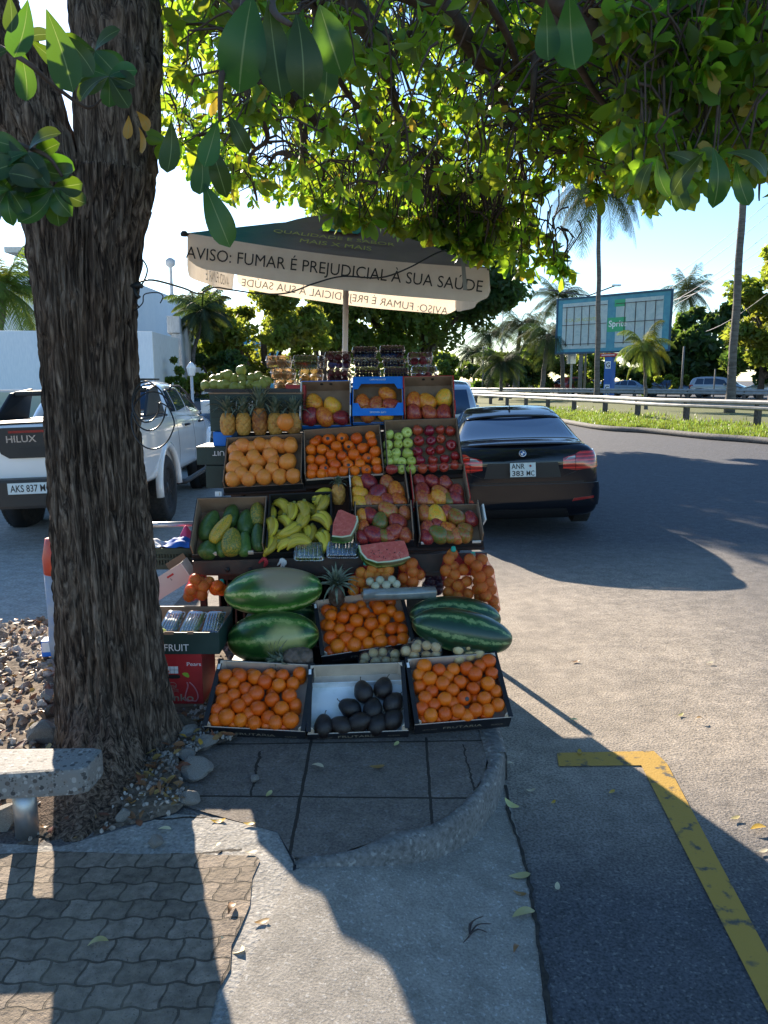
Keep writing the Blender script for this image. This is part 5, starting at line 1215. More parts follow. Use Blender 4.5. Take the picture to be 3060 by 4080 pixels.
hullbag('net_bag', 'red net bag of oranges, left one of the middle pair', 'net bag', pts6([(440,335),(520,310),(500,352,-.02),(590,320,.02),(640,315),(625,362,-.02),(440,400),(385,465),(560,370),(388,395,.02),(470,465,.03),(600,430,.04)], 4.22), .033, .003, NETM, J, 'oranges', 0, P(*Z6(475, 268), 4.24), tie)
hullbag('net_bag', 'red net bag of oranges, right one of the middle pair under the melon slice', 'net bag', pts6([(820,330,-.02),(750,375),(820,405,-.02),(812,270),(868,350,.02),(760,290,.04),(770,440,.02)], 4.2), .034, .003, NETM, J, 'oranges', 0, P(*Z6(830, 225), 4.22))
hullbag('net_bag', 'red net bag of oranges behind the open carton of clear punnets', 'net bag', pts6([(580,660),(640,690,.04),(720,690,.03),(670,730),(535,770),(600,720,.02),(650,815),(590,800,.03),(520,830,.02)], 4.2, Z5), .033, .003, NETM, J, 'oranges', 0, P(*Z5(600, 610), 4.22))
hullbag('net_bag', 'small red net bag of reddish oranges touching the top watermelon', 'net bag', pts6([(810,730),(850,765,.03),(790,760,.03)], 4.18, Z5), .035, .003, NETM, F_['orange'], 'oranges', 0, P(*Z5(850, 690), 4.2), tie)
POT = mat('potato', (.55, .33, .11), .6, (.72, .55, .28), 14, rnd=.3)
hullbag('potato_bag', 'clear bag of potatoes on the front edge above the avocado crate', 'bag of potatoes', pts6([(470,960),(530,925),(545,990,-.02),(600,920,.02),(625,985),(690,935),(460,1000,-.01),(580,960,.03),(690,980)], 3.86), .026, .006, M_['bag'], POT, 'potatoes', .006, [P(*Z6(400, 960), 3.86), P(*Z6(735, 930), 3.86)])
hullbag('potato_bag', 'clear bag of potatoes leaning on the front watermelon, left of its pair', 'bag of potatoes', pts6([(770,910),(845,885),(830,945,-.01),(920,870),(990,880),(920,945),(990,945,-.01),(860,860,.02)], 3.8), .027, .006, M_['bag'], POT, 'potatoes', .006, [P(*Z6(1045, 770), 3.8), P(*Z6(1055, 1010), 3.78)])
hullbag('potato_bag', 'clear bag of potatoes resting on the watermelon end above the right orange crate', 'bag of potatoes', pts6([(1155,900),(1230,865),(1160,975,-.01),(1240,945),(1310,930),(1320,820,.02),(1390,850,.02),(1230,830,.02)], 3.78), .028, .006, M_['bag'], POT, 'potatoes', .006, [P(*Z6(1455, 775), 3.78), P(*Z6(1420, 930), 3.78)])
hullbag('potato_punnet', 'wrapped white tray of pale potatoes on the plastic film roll', 'bag of potatoes', pts6([(505,400),(580,392),(665,388),(545,432,-.02),(625,425,-.02),(700,418,-.01)], 4.1), .024, .004, M_['bag'], mat('pale_potato', (.5, .45, .25), .6, (.55, .55, .4), 12), 'potatoes', .002)
hullbag('aubergine_bag', 'dark purple net of onions behind the film roll', 'net bag', pts6([(930,340),(990,350),(950,400),(1010,420),(930,430),(1020,360),(1000,460),(940,470)], 4.42), .035, .004, M_['bag'], mat('purple_onion', (.05, .012, .03), .4, (.09, .03, .05), 20), 'onions', .002)
a = P(*Z6(455, 497), 4.06); b = P(*Z6(985, 480), 4.1)
rl = thing('film_roll', 'roll of translucent plastic film lying behind the middle orange crate', 'roll', T(a))
rollm = mat('film', (.13, .15, .14), .15, (.22, .24, .23), 14, spec=.8, coat=.5)
MB().tube([(0, 0, 0), b-a], .035, 20).build('film_winding', [rollm], rl); MB().tube([-(b-a).normalized()*.008, (b-a)+(b-a).normalized()*.008], .016, 14).build('core', [BR], rl)
# ---- left side: punnet carton, pear carton, flap box --------------------------------------------
xr = P(*Z5(825, 1300), 3.74).x; zb = P(*Z5(600, 1420), 3.74).z; zt = P(*Z5(600, 1200), 3.74).z
fc = thing('fruit_carton', 'open dark green FRUIT carton of clear punnets stacked on the red pear carton', 'crate', T(xr-.26, 3.74, zb))
hh = zt-zb
MB().bb((-.26, 0, 0), (.26, .36, .006)).build('base', [M_['dgreen']], fc)
MB().bb((-.26, 0, .006), (.26, .005, hh)).bb((-.255, .005, .006), (.255, .008, hh-.001), 1).build('front_panel', [M_['dgreen'], M_['white']], fc)
MB().bb((-.26, .355, .006), (.26, .36, hh+.03)).bb((-.255, .352, .006), (.255, .355, hh+.029), 1).build('back_panel', [M_['dgreen'], BR], fc)
for sg_ in (-1, 1): MB().bb((sg_*.2575-.0025, .008, .006), (sg_*.2575+.0025, .352, hh+(.0 if sg_ < 0 else .004))).bb((sg_*.2535-.0015, .008, .006), (sg_*.2535+.0015, .352, hh), 1).build('side_panel', [M_['dgreen'], M_['white']], fc)
fx = P(*Z5(392, 1360), 3.74).x-(xr-.26); text('FRUIT', .036, M_['pwhite'], T(fx, -.0012, hh*.30) @ rotm(R(90)), fc, 'lettering', .125); text('T', .025, M_['pwhite'], T(fx-.10, -.0012, hh*.30) @ rotm(R(90)), fc)
MB().bb((-.02, -.0005, hh-.012), (.03, .0062, hh+.004)).bb((.1, -.0005, hh-.01), (.13, .0062, hh+.004)).build('torn_edge', [BR], fc)
for i, (x, y, rz, lb) in enumerate([(345, 1090, .1, 'left'), (560, 1045, .12, 'middle'), (770, 1020, .0, 'right')]):
    p = P(*Z5(x, y), 3.93); punnet(T(p.x, p.y, zt-.035) @ rotm(R(22), 0, -rz), .095, .19, .045, 'blueb' if i != 1 else 'grape', .010, f'clear punnet with vented lid, {lb} of three in the FRUIT carton')
p = P(*Z5(232, 1185), 3.79); fruit('apple_g', Vector((p.x, p.y, zt-.03)), .033, rotm(.4), 'single green apple in the FRUIT carton by the tree', 'apple')
rcm = thing('pear_carton', 'red pear carton printed Lanko Pears under the FRUIT carton', 'box', T(xr-.31, 3.75, 0))
mb = MB().bb((-.25, 0, .045), (.215, .3, zb-.002)); mb.build('box_body', [M_['red']], rcm, bev=.003)
MB().bb((-.245, .004, .0), (.21, .296, .0445)).build('lower_tray', [BR], rcm, bev=.003)
fr = lambda x, y: (lambda p: (p.x-(xr-.31), p.z))(P(*Z5(x, y), 3.748))
def onred(st, x, y, hpx, wpx, m, name='lettering', **k):
    u, v = fr(x, y); kk = .3918*mppx(P(*Z5(x, y), 3.75)); return text(st, hpx*kk, m, T(u, -.0012, v) @ rotm(R(90)), rcm, name, wpx*kk, **k)
onred('Pears', 568, 1522, 40, 145, M_['pwhite']); onred('Lanko', 400, 1862, 75, 330, M_['gold'], bold=.012)
onred('1956', 350, 1750, 30, 80, M_['gold'])
u, v = fr(350, 1740); mb = MB(); ring = [(math.cos(2*math.pi*k/24)*.021, math.sin(2*math.pi*k/24)*.017, 0) for k in range(24)]
mb.tube([Vector(p) for p in ring+ring[:1]], .0012, 5); 
for j in range(3): mb.tube([Vector((-.03+.006*i, -.022-.006*j+.003*math.sin(i), 0)) for i in range(11)], .0009, 4)
mb.build('crest', [M_['gold']], rcm, T(u, -.0015, v) @ rotm(R(90)))
u, v = fr(320, 1580); MB().bb((-.06, -.0014, -.02), (.045, -.0004, .018)).build('label_panel', [M_['pwhite']], rcm, T(u, 0, v))
mb = MB(); [mb.bb((-.06+.021*k-.0006, -.0022, -.02), (-.06+.021*k+.0006, -.0015, .018)) for k in range(6)]; mb.bb((-.06, -.0022, -.001), (.045, -.0015, .0002)); mb.build('label_lines', [M_['ink']], rcm, T(u, 0, v))
MB().lathe([(.006, 0), (.006, .001)], 12, M=rotm(R(90))).build('label_dot', [M_['red']], rcm, T(u-.007, -.0017, v-.009))
u, v = fr(350, 1650); mb = MB(); mb.prism([(.04*math.copysign(abs(math.cos(a))**.5, math.cos(a)), .011*math.copysign(abs(math.sin(a))**.7, math.sin(a))) for a in [2*math.pi*k/20 for k in range(20)]], 0, .001); mb.build('hand_hole', [M_['ink']], rcm, T(u, -.0005, v) @ rotm(R(90)))
u, v = fr(490, 1630); MB().prism([(-.022, .006), (-.01, .012), (.008, .01), (.016, -.006), (.012, -.016), (-.002, -.012), (-.014, -.004)], 0, .001).build('leaf_print', [mat('lime_print', (.3, .5, .05), .5)], rcm, T(u, -.0005, v) @ rotm(R(90)))
u, v = fr(545, 1800); pl = smoothpath([(-.022, .05, 0), (-.018, .03, 0), (-.03, -.01, 0), (-.034, -.035, 0), (-.02, -.052, 0), (.0, -.05, 0), (.02, -.052, 0), (.032, -.03, 0), (.026, 0, 0), (.01, .03, 0), (-.01, .05, 0)], 4)
MB().tube(pl, .004, 5, sq=.3).build('pear_print', [mat('pink_print', (.55, .2, .22), .6)], rcm, T(u, -.0018, v) @ rotm(R(90)))
pf = P(*Z5(335, 655), 4.42)
fb = thing('torn_carton', 'torn white and brown carton tilted behind the FRUIT carton, stamped 5', 'box', T(pf) @ rotm(0, R(-32), 0))
MB().bb((-.14, 0, -.07), (.10, .006, .05)).bb((-.14, .0065, -.07), (.10, .010, .05), 1).build('front_panel', [mat('cream_card', (.62, .52, .46), .8), BR], fb)
MB().bb((.1005, 0, -.07), (.106, .14, .05)).build('side_panel', [M_['white']], fb)
MB().bb((-.03, .14, -.065), (.1, .146, .085)).build('back_panel', [BR], fb)
MB().bb((-.015, -.0012, .012), (.03, -.0, .024)).build('red_label', [M_['red']], fb); text('5', .014, M_['ink'], T(.0, -.0012, -.004) @ rotm(R(90)), fb)
mat_g = mat('green_plastic', (.035, .05, .035), .5, (.05, .07, .045), 10)
p0 = P(*Z5(100, 560), 4.62); p1 = P(*Z5(545, 345), 4.62)
gcr = thing('plastic_crate', 'dark green slatted plastic crate with blue and pink cloth behind the tree', 'crate', T(p0.x, 4.62, p0.z))
wq = p1.x-p0.x; hq = p1.z-p0.z; mb = MB(); mb.bb((-.1, 0, 0), (wq, .008, .03)).bb((-.1, 0, hq-.035), (wq, .008, hq)); mb.bb((-.1, 0, hq*.46), (wq, .008, hq*.54))
for k in range(int((wq+.1)/.018)): x = -.1+k*.018; mb.bb((x, .001, .03), (x+.009, .007, hq-.035))
mb.build('front_panel', [mat_g], gcr); MB().bb((-.1, .2, 0), (wq, .208, hq)).bb((-.1, .0085, 0), (wq, .1995, .006)).build('back_panel', [mat_g], gcr)
def cloth(name, label, pts, Y, dep, m, amp=.012):
    v = []; fs = []; nx_, ny_ = 26, 14; xs_ = [p[0] for p in pts]
    x0, x1, z0 = pts[0][0], pts[1][0], pts[0][1]
    for j in range(ny_):
        for i in range(nx_):
            s = i/(nx_-1); tt_ = j/(ny_-1); x = x0+(x1-x0)*s; y = Y+dep*tt_; v.append((x, y, z0+amp*3*math.sin(math.pi*s)*math.sin(math.pi*tt_)+noise.noise((x*25, y*25, x0))*amp*1.3))
    for j in range(ny_-1):
        for i in range(nx_-1): fs.append((j*nx_+i, j*nx_+i+1, (j+1)*nx_+i+1, (j+1)*nx_+i))
    me = bpy.data.meshes.new(name); me.from_pydata([(a-x0, b-Y, c-z0) for a, b, c in v], [], fs); me.update(); o = mkobj(name, me, [m], M=T(x0, Y, z0), smooth=True)
    sm_ = o.modifiers.new('s', 'SOLIDIFY'); sm_.thickness = .002; return tag(o, label, 'cloth')
bx0 = P(*Z5(230, 340), 4.62).x
cloth('blue_cloth', 'crumpled blue cloth on the green plastic crate', [(bx0, p1.z+.006), (p1.x, 0)], 4.62, .2, mat('blue_cloth', (.01, .12, .5), .7), .014)
cloth('white_cloth', 'white sunlit plastic sheet on the green plastic crate next to the tree', [(p0.x-.05, p1.z+.003), (bx0, 0)], 4.6, .2, M_['pwhite'], .012)
cloth('pink_cloth', 'crumpled pink cloth above the blue cloth beside the papaya carton', [(P(*Z5(395, 240), 4.75).x, P(*Z5(395, 262), 4.75).z), (P(*Z5(560, 240), 4.75).x, 0)], 4.74, .12, mat('pink_cloth', (.7, .07, .18), .7), .022)
# little things left of the trunk
p = G(*ZL(345, 690), .03); sb = thing('small_box', 'small blue and white carton lying on the rubble left of the trunk', 'box', T(p.x-.0, p.y, .03) @ rotm(0, 0, R(8)))
MB().bb((-.06, 0, 0), (.09, .08, .10)).build('box_body', [M_['blue']], sb, bev=.003); MB().bb((-.055, -.0012, .03), (.085, -.0, .092)).build('label', [M_['pwhite']], sb)
p = P(*D(112, 1262), 4.5); sk_ = thing('printed_sack', 'orange red and white printed sack standing behind the left edge of the trunk', 'sack', T(p.x+.12, 4.5, 0))
zt_ = P(*D(112, 1163), 4.5).z; sackm = mat('red_sack', (.6, .09, .03), .5, (.5, .05, .03), 10); 
mb = MB().lathe([(.06, .0), (.15, .02), (.165, .12), (.155, .25), (.16, zt_*.72)], 20, fn=lambda p_: (p_[0]*(1+.05*noise.noise(Vector(p_)*12)), p_[1]*.6, p_[2])); mb.build('lower_sack', [mat('sack_weave', (.36, .36, .36), .7, (.25, .3, .4), 14)], sk_)
mb = MB().lathe([(.16, zt_*.7205), (.163, zt_*.85), (.14, zt_), (.02, zt_+.01)], 20, fn=lambda p_: (p_[0]*(1+.05*noise.noise(Vector(p_)*12)), p_[1]*.6, p_[2])); mb.build('upper_sack', [sackm], sk_)
# ---- the stand itself -------------------------------------------------------------------------
st = thing('display_stand', 'dark stepped frame of boards, rails and legs carrying the fruit cartons', 'stand', T(-.3, 4.4, 0))
IR = M_['iron']; Mi = T(.3, -4.4, 0)
def shelf(c_list, name='shelf', th=.012, pad=.01, over=0.):
    c = c_list[0]; pts = []
    for c_ in c_list:
        for sx in (-1, 1): pts.append(c.Mi @ (c_.M @ Vector((sx*c_.W/2, 0, 0)))); pts.append(c.Mi @ (c_.M @ Vector((sx*c_.W/2, c_.L, 0))))
    lo = [min(p[i] for p in pts) for i in range(3)]; hi = [max(p[i] for p in pts) for i in range(3)]
    MB().bb((lo[0]-pad, lo[1]-.01+over, lo[2]-th-.003), (hi[0]+pad, hi[1]+.005, lo[2]-.003), M=c.M).build(name, [IR], st, Mi)
    return c.M @ Vector((lo[0], lo[1], lo[2]-.015)), c.M @ Vector((hi[0], lo[1], lo[2]-.015)), c.M @ Vector((lo[0], hi[1], lo[2]-.015)), c.M @ Vector((hi[0], hi[1], lo[2]-.015))
A = shelf([c8, c9]); B2 = shelf([m2, m4]); A2 = shelf([m1, m3]); Bq = shelf([c5]); C2 = shelf([c6, c7]); D2 = shelf([t1, t2, t3])
# front fascia / table rail below the long shelf
fl_ = P(*Z1(85, 1195), 4.30); fr_ = P(*Z1(1583, 1150), 4.34)
zl, zr = fl_.z, fr_.z
z0_ = P(*Z1(85, 1262), 4.30).z
MB().add([(fl_.x, 4.30, zl), (fr_.x, 4.34, zr), (fr_.x, 4.34, zr-.11), (fl_.x, 4.30, z0_), (fl_.x, 4.33, zl), (fr_.x, 4.37, zr), (fr_.x, 4.37, zr-.11), (fl_.x, 4.33, z0_)], [(0, 3, 2, 1), (4, 5, 6, 7), (0, 1, 5, 4), (3, 7, 6, 2), (0, 4, 7, 3), (1, 2, 6, 5)]).build('front_rail', [IR], st, Mi)
for k in range(3):
    x = fl_.x+.2+.1*k*1.3; MB().lathe([(.014, 0), (.014, .002)], 12, M=T(x, 4.2985, zl-.05) @ rotm(R(90))).build('bolt_hole', [M_['ink']], st, Mi)
MB().bb((fl_.x+.02, 4.35, z0_-.02), (fr_.x-.02, 5.0, z0_)).build('table_board', [IR], st, Mi)
for x, y in ((fl_.x+.04, 4.37), (fr_.x-.04, 4.41), (fl_.x+.04, 5.3), (fr_.x-.1, 5.3)):
    MB().bb((x-.018, y-.018, 0), (x+.018, y+.018, z0_-.0205)).build('leg', [IR], st, Mi)
for x in (-1.0, .46):
    MB().bb((x-.018, 5.28, z0_), (x+.018, 5.316, 1.66)).build('post', [IR], st, Mi); MB().bb((x-.015, 4.7, z0_+.0), (x+.015, 4.73, .98)).build('post', [IR], st, Mi)
zp = P(*Z7(400, 462), 5.36).z
pl0 = P(*Z7(170, 540), 5.36)
MB().bb((pl0.x+.02, 5.33, pl0.z-.02), (P(*Z7(395, 470), 5.36).x, 5.52, pl0.z-.003)).build('top_board', [IR], st, Mi)
MB().bb((P(*Z7(395, 470), 5.36).x+.002, 5.33, zp-.025), (P(*Z7(1550, 462), 5.36).x, 5.6, zp-.006)).build('top_board', [IR], st, Mi)
MB().bb((-.95, 5.03, .98), (.45, 5.3, 1.0)).build('shelf', [IR], st, Mi)
MB().bb((fl_.x+.03, 5.31, z0_+.01), (.44, 5.33, 1.34)).build('back_board', [IR], st, Mi)
# pipe rail at the left
a = P(*Z5(60, 122), 4.9); b = P(*Z5(575, 88), 4.9)
pr_ = thing('pipe_rail', 'bright metal pipe running from behind the trunk to the papaya carton', 'rail', T(a.x-.3, 4.9, 0))
MB().tube([(0, 0, a.z), (b.x-a.x+.45, 0, b.z)], .018, 12).build('pipe', [M_['steel']], pr_); MB().tube([(.02, 0, 0), (.02, 0, a.z)], .016, 10).build('post', [M_['steel']], pr_)
# dark crates that carry the front rows
def support(lo, hi, label):
    t = thing('plastic_crate', label, 'crate', T(lo[0], lo[1], lo[2])); w, d, h = [b-a for a, b in zip(lo, hi)]; mb = MB()
    mb.bb((0, 0, 0), (w, .01, h*.25)).bb((0, 0, h*.8), (w, .01, h)).bb((0, d-.01, 0), (w, d, h)).bb((0, .01, 0), (.01, d-.01, h)).bb((w-.01, .01, 0), (w, d-.01, h))
    n_ = int(w/.05)
    for k in range(n_): mb.bb((w*k/n_, .001, h*.25), (w*k/n_+.012, .009, h*.8))
    mb.build('crate_walls', [M_['black']], t); MB().bb((.01, .01, h-.008), (w-.01, d-.01, h-.001)).build('crate_floor', [M_['black']], t)
support((-.83, 3.84, 0), (-.35, 4.2, .19), 'upturned black plastic crate carrying the left watermelons')
support((-.33, 4.02, 0), (.13, 4.34, .2), 'upturned black plastic crate behind the middle orange crate')
support((.16, 3.82, 0), (.56, 4.2, .28), 'upturned black plastic crate carrying the right watermelons')
support((-1.05, 4.72, 0), (-.45, 5.1, .56), 'dark plastic crate stored under the left half of the stand')
support((-.43, 4.74, 0), (.12, 5.1, .56), 'dark plastic crate stored under the middle of the stand')
support((.14, 4.26, 0), (.6, 4.6, .36), 'tall black plastic crate under the right net bags')
support((-.34, 4.36, 0), (.12, 4.66, .32), 'black plastic crate under the film roll and potato tray')
# red ribbon knots on the rail
rib = mat('red_cloth', (.4, .02, .03), .7); 
for (x, y, lb, m) in [(1275, 440, 'red and white rag tied to the front rail left of the grapes', rib), (1455, 450, 'white rag knot on the front rail beside the red rag', M_['white'])]:
    p = P(*Z5(x, y), 4.27); t = thing('rag', lb, 'rag', T(p)); mb = MB()
    for k in range(6): a_ = random.uniform(-2.6, -.6); mb.tube(smoothpath([(0, 0, 0), (math.cos(a_)*.02+.01, -.008, math.sin(a_)*.02), (math.cos(a_)*.035, 0, math.sin(a_)*.055)], 4), [.006, .008, .009, .008, .008, .007, .006, .004, .002], 6)
    mb.build('knot', [m], t)
# ================================================================ umbrella
def fabmat(name, c1, c2=None, tr=.35, trc=None, grad=None):
    m, t, o = new(name); n = N(t); c = n('TexCoord').outputs['Object']
    col = n.ramp(n.noise(c, 4, 5, .6), [(.35, c1), (.7, c2 or c1)])
    if grad:
        s = n('SeparateXYZ', {0: c}); col = n.mix(n.ramp(n.math('MULTIPLY_ADD', s.outputs[0], .5, .5), [(grad[1], (1, 1, 1)), (grad[2], (0, 0, 0))]), col, grad[0])
    wv = n('TexChecker', {'Vector': c, 'Scale': 260.}).outputs[1]
    b = n('BsdfPrincipled', {'Base Color': col, 'Roughness': .8}); bp = n('Bump', {'Height': n.noise(c, 7, 4), 'Strength': .5, 'Distance': .02}); t.links.new(bp.outputs[0], b.inputs['Normal'])
    tt = n('BsdfTranslucent', {'Color': n.mix(1., col, trc or (1, 1, 1), 'MULTIPLY')}); mx = n('MixShader', {0: tr, 1: b.outputs[0], 2: tt.outputs[0]}); t.links.new(mx.outputs[0], o.inputs[0]); return m
TAUPE = fabmat('taupe_canvas', (.19, .125, .12), (.24, .165, .155), .12, grad=((.012, .12, .11), .05, .25)); TEAL = fabmat('teal_canvas', (.008, .10, .10), (.012, .13, .12), .2); CREAM = fabmat('cream_canvas', (.68, .61, .53), (.80, .73, .65), .45, (1, .93, .82))
def ZU(x, y): return (600+.9042*x, 700+.9042*y)
FLc = P(*ZU(162, 252), 4.98); FRc = P(*ZU(1490, 408), 5.02); BLc = P(*ZU(378, 372), 6.92); BRc = P(*ZU(1345, 510), 6.98); AP = P(*ZU(868, 150), 5.95)
um = thing('parasol', 'square market parasol of taupe and teal canvas with cream border lettered AVISO above the fruit', 'umbrella', T(AP.x, AP.y, 0)); Mu = T(-AP.x, -AP.y, 0)
cen = (FLc+FRc+BLc+BRc)/4
def panel(a, b, m, nm):
    vs = []; n = 14
    for j in range(n+1):
        for i in range(n+1):
            e = a.lerp(b, i/n); s = j/n; p = AP.lerp(e, s); p.z -= .015*math.sin(math.pi*s)+.012*noise.noise(Vector((p.x*5, p.y*5, 1)))*math.sin(math.pi*s); p.z -= .03*math.sin(math.pi*i/n)*s
            vs.append(p)
    fs = [(j*(n+1)+i, j*(n+1)+i+1, (j+1)*(n+1)+i+1, (j+1)*(n+1)+i) for j in range(n) for i in range(n)]
    MB().add(vs, fs, 0, None, True).build(nm, [m], um, Mu)
panel(FLc, FRc, TAUPE, 'canvas_panel'); panel(BLc, FLc, TEAL, 'canvas_panel'); panel(FRc, BRc, TAUPE, 'canvas_panel'); panel(BRc, BLc, TAUPE, 'canvas_panel')
def valance(a, b, h0, h1, sway=.0, wav=.012, notch=0):
    n = 40; vs = []; side = (b-a).cross(Vector((0, 0, 1))).normalized()
    for j in range(7):
        for i in range(n+1):
            s = i/n; e = a.lerp(b, s); e.z -= .03*math.sin(math.pi*s); h = (h0+(h1-h0)*s); t = j/6
            rc = min(1, min(s, 1-s)/.05)**.5
            vs.append(e-Vector((0, 0, h*t*(.8+.2*rc)))+side*(t*sway+wav*t*math.sin(s*14+a.x*3)))
    fs = [(j*(n+1)+i, (j+1)*(n+1)+i, (j+1)*(n+1)+i+1, j*(n+1)+i+1) for j in range(6) for i in range(n)]
    MB().add(vs, fs, 0, None, True).build('valance', [CREAM], um, Mu)
valance(FLc, FRc, .20, .21, .0, .004); valance(BLc, BRc, .23, .2, 0., .01); valance(FLc, BLc, .24, .26, -.02, .02); valance(FRc, BRc, .17, .17, .0, .015)
def along(a, b, off, drop, st_, h, m, wd, out, flip=False):
    u = (b-a).normalized(); v = Vector((0, 0, 1)); v = (v-u*v.dot(u)).normalized(); n_ = u.cross(v)*out
    if flip: u = -u
    o = a.lerp(b, off)-Vector((0, 0, drop+.03*math.sin(math.pi*off)))+n_*.012
    w = u.cross(v)
    M = Mu @ Matrix(((u.x, v.x, w.x, o.x), (u.y, v.y, w.y, o.y), (u.z, v.z, w.z, o.z), (0, 0, 0, 1)))
    return text(st_, h, m, M, um, 'lettering', wd)
LT = 'AVISO: FUMAR É PREJUDICIAL À SUA SAÚDE'
inkc = mat('lettering_ink', (.02, .02, .02), .8)
along(FLc, FRc, .487, .088, LT, .112, inkc, 1.86, 1)
along(BLc, BRc, .49, .145, LT, .10, inkc, 1.82, -1, flip=True)
along(FLc, BLc, .55, .16, 'AVISO: FUMAR É', .10, mat('faint_ink', (.2, .17, .15), .8), .95, -1, flip=True)
# lettering on the front canvas panel
ed = (FRc-FLc).normalized(); mid = (FLc+FRc)/2; up_ = (AP-mid).normalized(); nn_ = ed.cross(up_); up2 = nn_.cross(ed)
yel = mat('yellow_lettering', (.5, .42, .08), .7)
def onpanel(st_, s, h, w, m, dx=0, sh=-.035):
    o = mid.lerp(AP, s)+ed*dx+nn_*sh
    text(st_, h, m, Mu @ Matrix(((ed.x, up2.x, nn_.x, o.x), (ed.y, up2.y, nn_.y, o.y), (ed.z, up2.z, nn_.z, o.z), (0, 0, 0, 1))), um, 'lettering', w)
onpanel('QUALIDADE E SABOR', .30, .085, .80, yel, -.05, -.012); onpanel('MAIS X MAIS', .16, .085, .46, yel, -.03, -.012)
o = mid.lerp(AP, .52)+ed*(-.0)-nn_*.005
mb = MB(); mb.prism([(-.16, -.1), (.10, -.1), (.16, .1), (-.10, .1)], 0, .002); mb.build('emblem', [mat('teal_print', (.01, .22, .22), .7)], um, Mu @ Matrix(((ed.x, up2.x, nn_.x, o.x), (ed.y, up2.y, nn_.y, o.y), (ed.z, up2.z, nn_.z, o.z), (0, 0, 0, 1))))
onpanel('LM', .52, .10, .16, yel, 0, .0)
mb = MB(); mb.lathe([(.16, -.085), (.15, -.02), (.10, .03), (.02, .05)], 4, M=T(AP+Vector((0, 0, .03)))); mb.build('cap', [TEAL], um, Mu)
pole = P(*D(735.5, 755), 5.95)
MB().tube([(AP.x-.004, AP.y, AP.z-.02), (pole.x-.01, 5.93, 0)], .021, 14).build('pole', [mat('pink_white_paint', (.78, .66, .58), .5)], um, Mu)
for cc in (FLc, FRc, BLc, BRc):
    MB().tube([AP-Vector((0, 0, .07)), AP.lerp(cc, .5)-Vector((0, 0, .055)), cc-Vector((0, 0, .008))], .008, 6).build('rib', [M_['iron']], um, Mu)
MB().lathe([(.02, 0), (.025, .015), (.015, .03)], 8, M=T(FLc+Vector((-.02, 0, -.02)))).build('rib_tip', [M_['ink']], um, Mu)
tb = P(*ZU(1375, 360), 4.97); te = P(*ZU(1385, 505), 4.97); 
MB().add([tb+Vector((-.012, 0, 0)), tb+Vector((.012, 0, 0)), te+Vector((.014, -.012, 0)), te+Vector((-.012, -.012, 0))], [(0, 3, 2, 1)]).build('tie_strap', [mat('grey_strap', (.25, .24, .22), .8)], um, Mu)
# cables
cabm = mat('black_cable', (.01, .01, .012), .4)
pth = [P(*D(292, 612), 3.4)] + [P(*D(x, y), Y) for x, y, Y in [(330, 605, 3.6), (395, 622, 4.0), (430, 634, 4.3), (462, 612+9, 4.6), (500, 626, 4.85), (560, 634, 4.92), (620, 633, 4.93), (680, 612, 4.93), (740, 597, 4.93), (820, 600, 4.93), (880, 580, 4.93), (940, 548, 4.94), (965, 540, 4.97)]]
tag(MB().tube(smoothpath([p-pth[0] for p in pth], 5), .005, 6).build('cable', [cabm], M=T(pth[0])), 'black cable sagging from the tree trunk across the front of the parasol', 'cable')
lp = []
for k in range(44):
    a_ = k*.42; g_ = int(a_/6.283); lp.append(P(*D([322, 330, 316][min(g_, 2)]+[36, 46, 30][min(g_, 2)]*math.cos(a_), [880, 908, 868][min(g_, 2)]+[50, 62, 44][min(g_, 2)]*math.sin(a_)), 3.1+.1*math.cos(a_+1)))
tag(MB().tube([p-lp[0] for p in smoothpath(lp, 3)], .0032, 6).build('cable_coil', [cabm], M=T(lp[0])), 'coil of black cable hanging on the right side of the trunk', 'cable')
lp = [P(*D(x, y), 3.4) for x, y in [(290, 575), (305, 560), (318, 580), (312, 605), (292, 640), (300, 665)]]
tag(MB().tube([p-lp[0] for p in smoothpath(lp, 5)], .0035, 6).build('wire_loop', [cabm], M=T(lp[0])), 'thin wire loop at the trunk above the cable joint', 'wire')
lp = [P(*D(x, y), 3.4) for x, y in [(290, 672), (308, 655), (312, 636), (340, 632), (352, 640), (346, 655)]]
tag(MB().tube([p-lp[0] for p in smoothpath(lp, 5)], .0025, 6).build('wire_loop', [cabm], M=T(lp[0])), 'thin hooked wire standing off the trunk below the cable joint', 'wire')
t = thing('tap', 'small dark clamp on the right of the trunk where the cable starts', 'clamp', T(P(*D(293, 620), 3.38)))
MB().tube([(-.04, 0, 0), (.02, 0, .008), (.03, 0, .0)], [.012, .012, .008], 8).tube([(-.01, 0, 0), (.0, 0, -.03), (.012, 0, -.045)], [.01, .008, .01], 8).build('clamp_body', [M_['ink']], t)
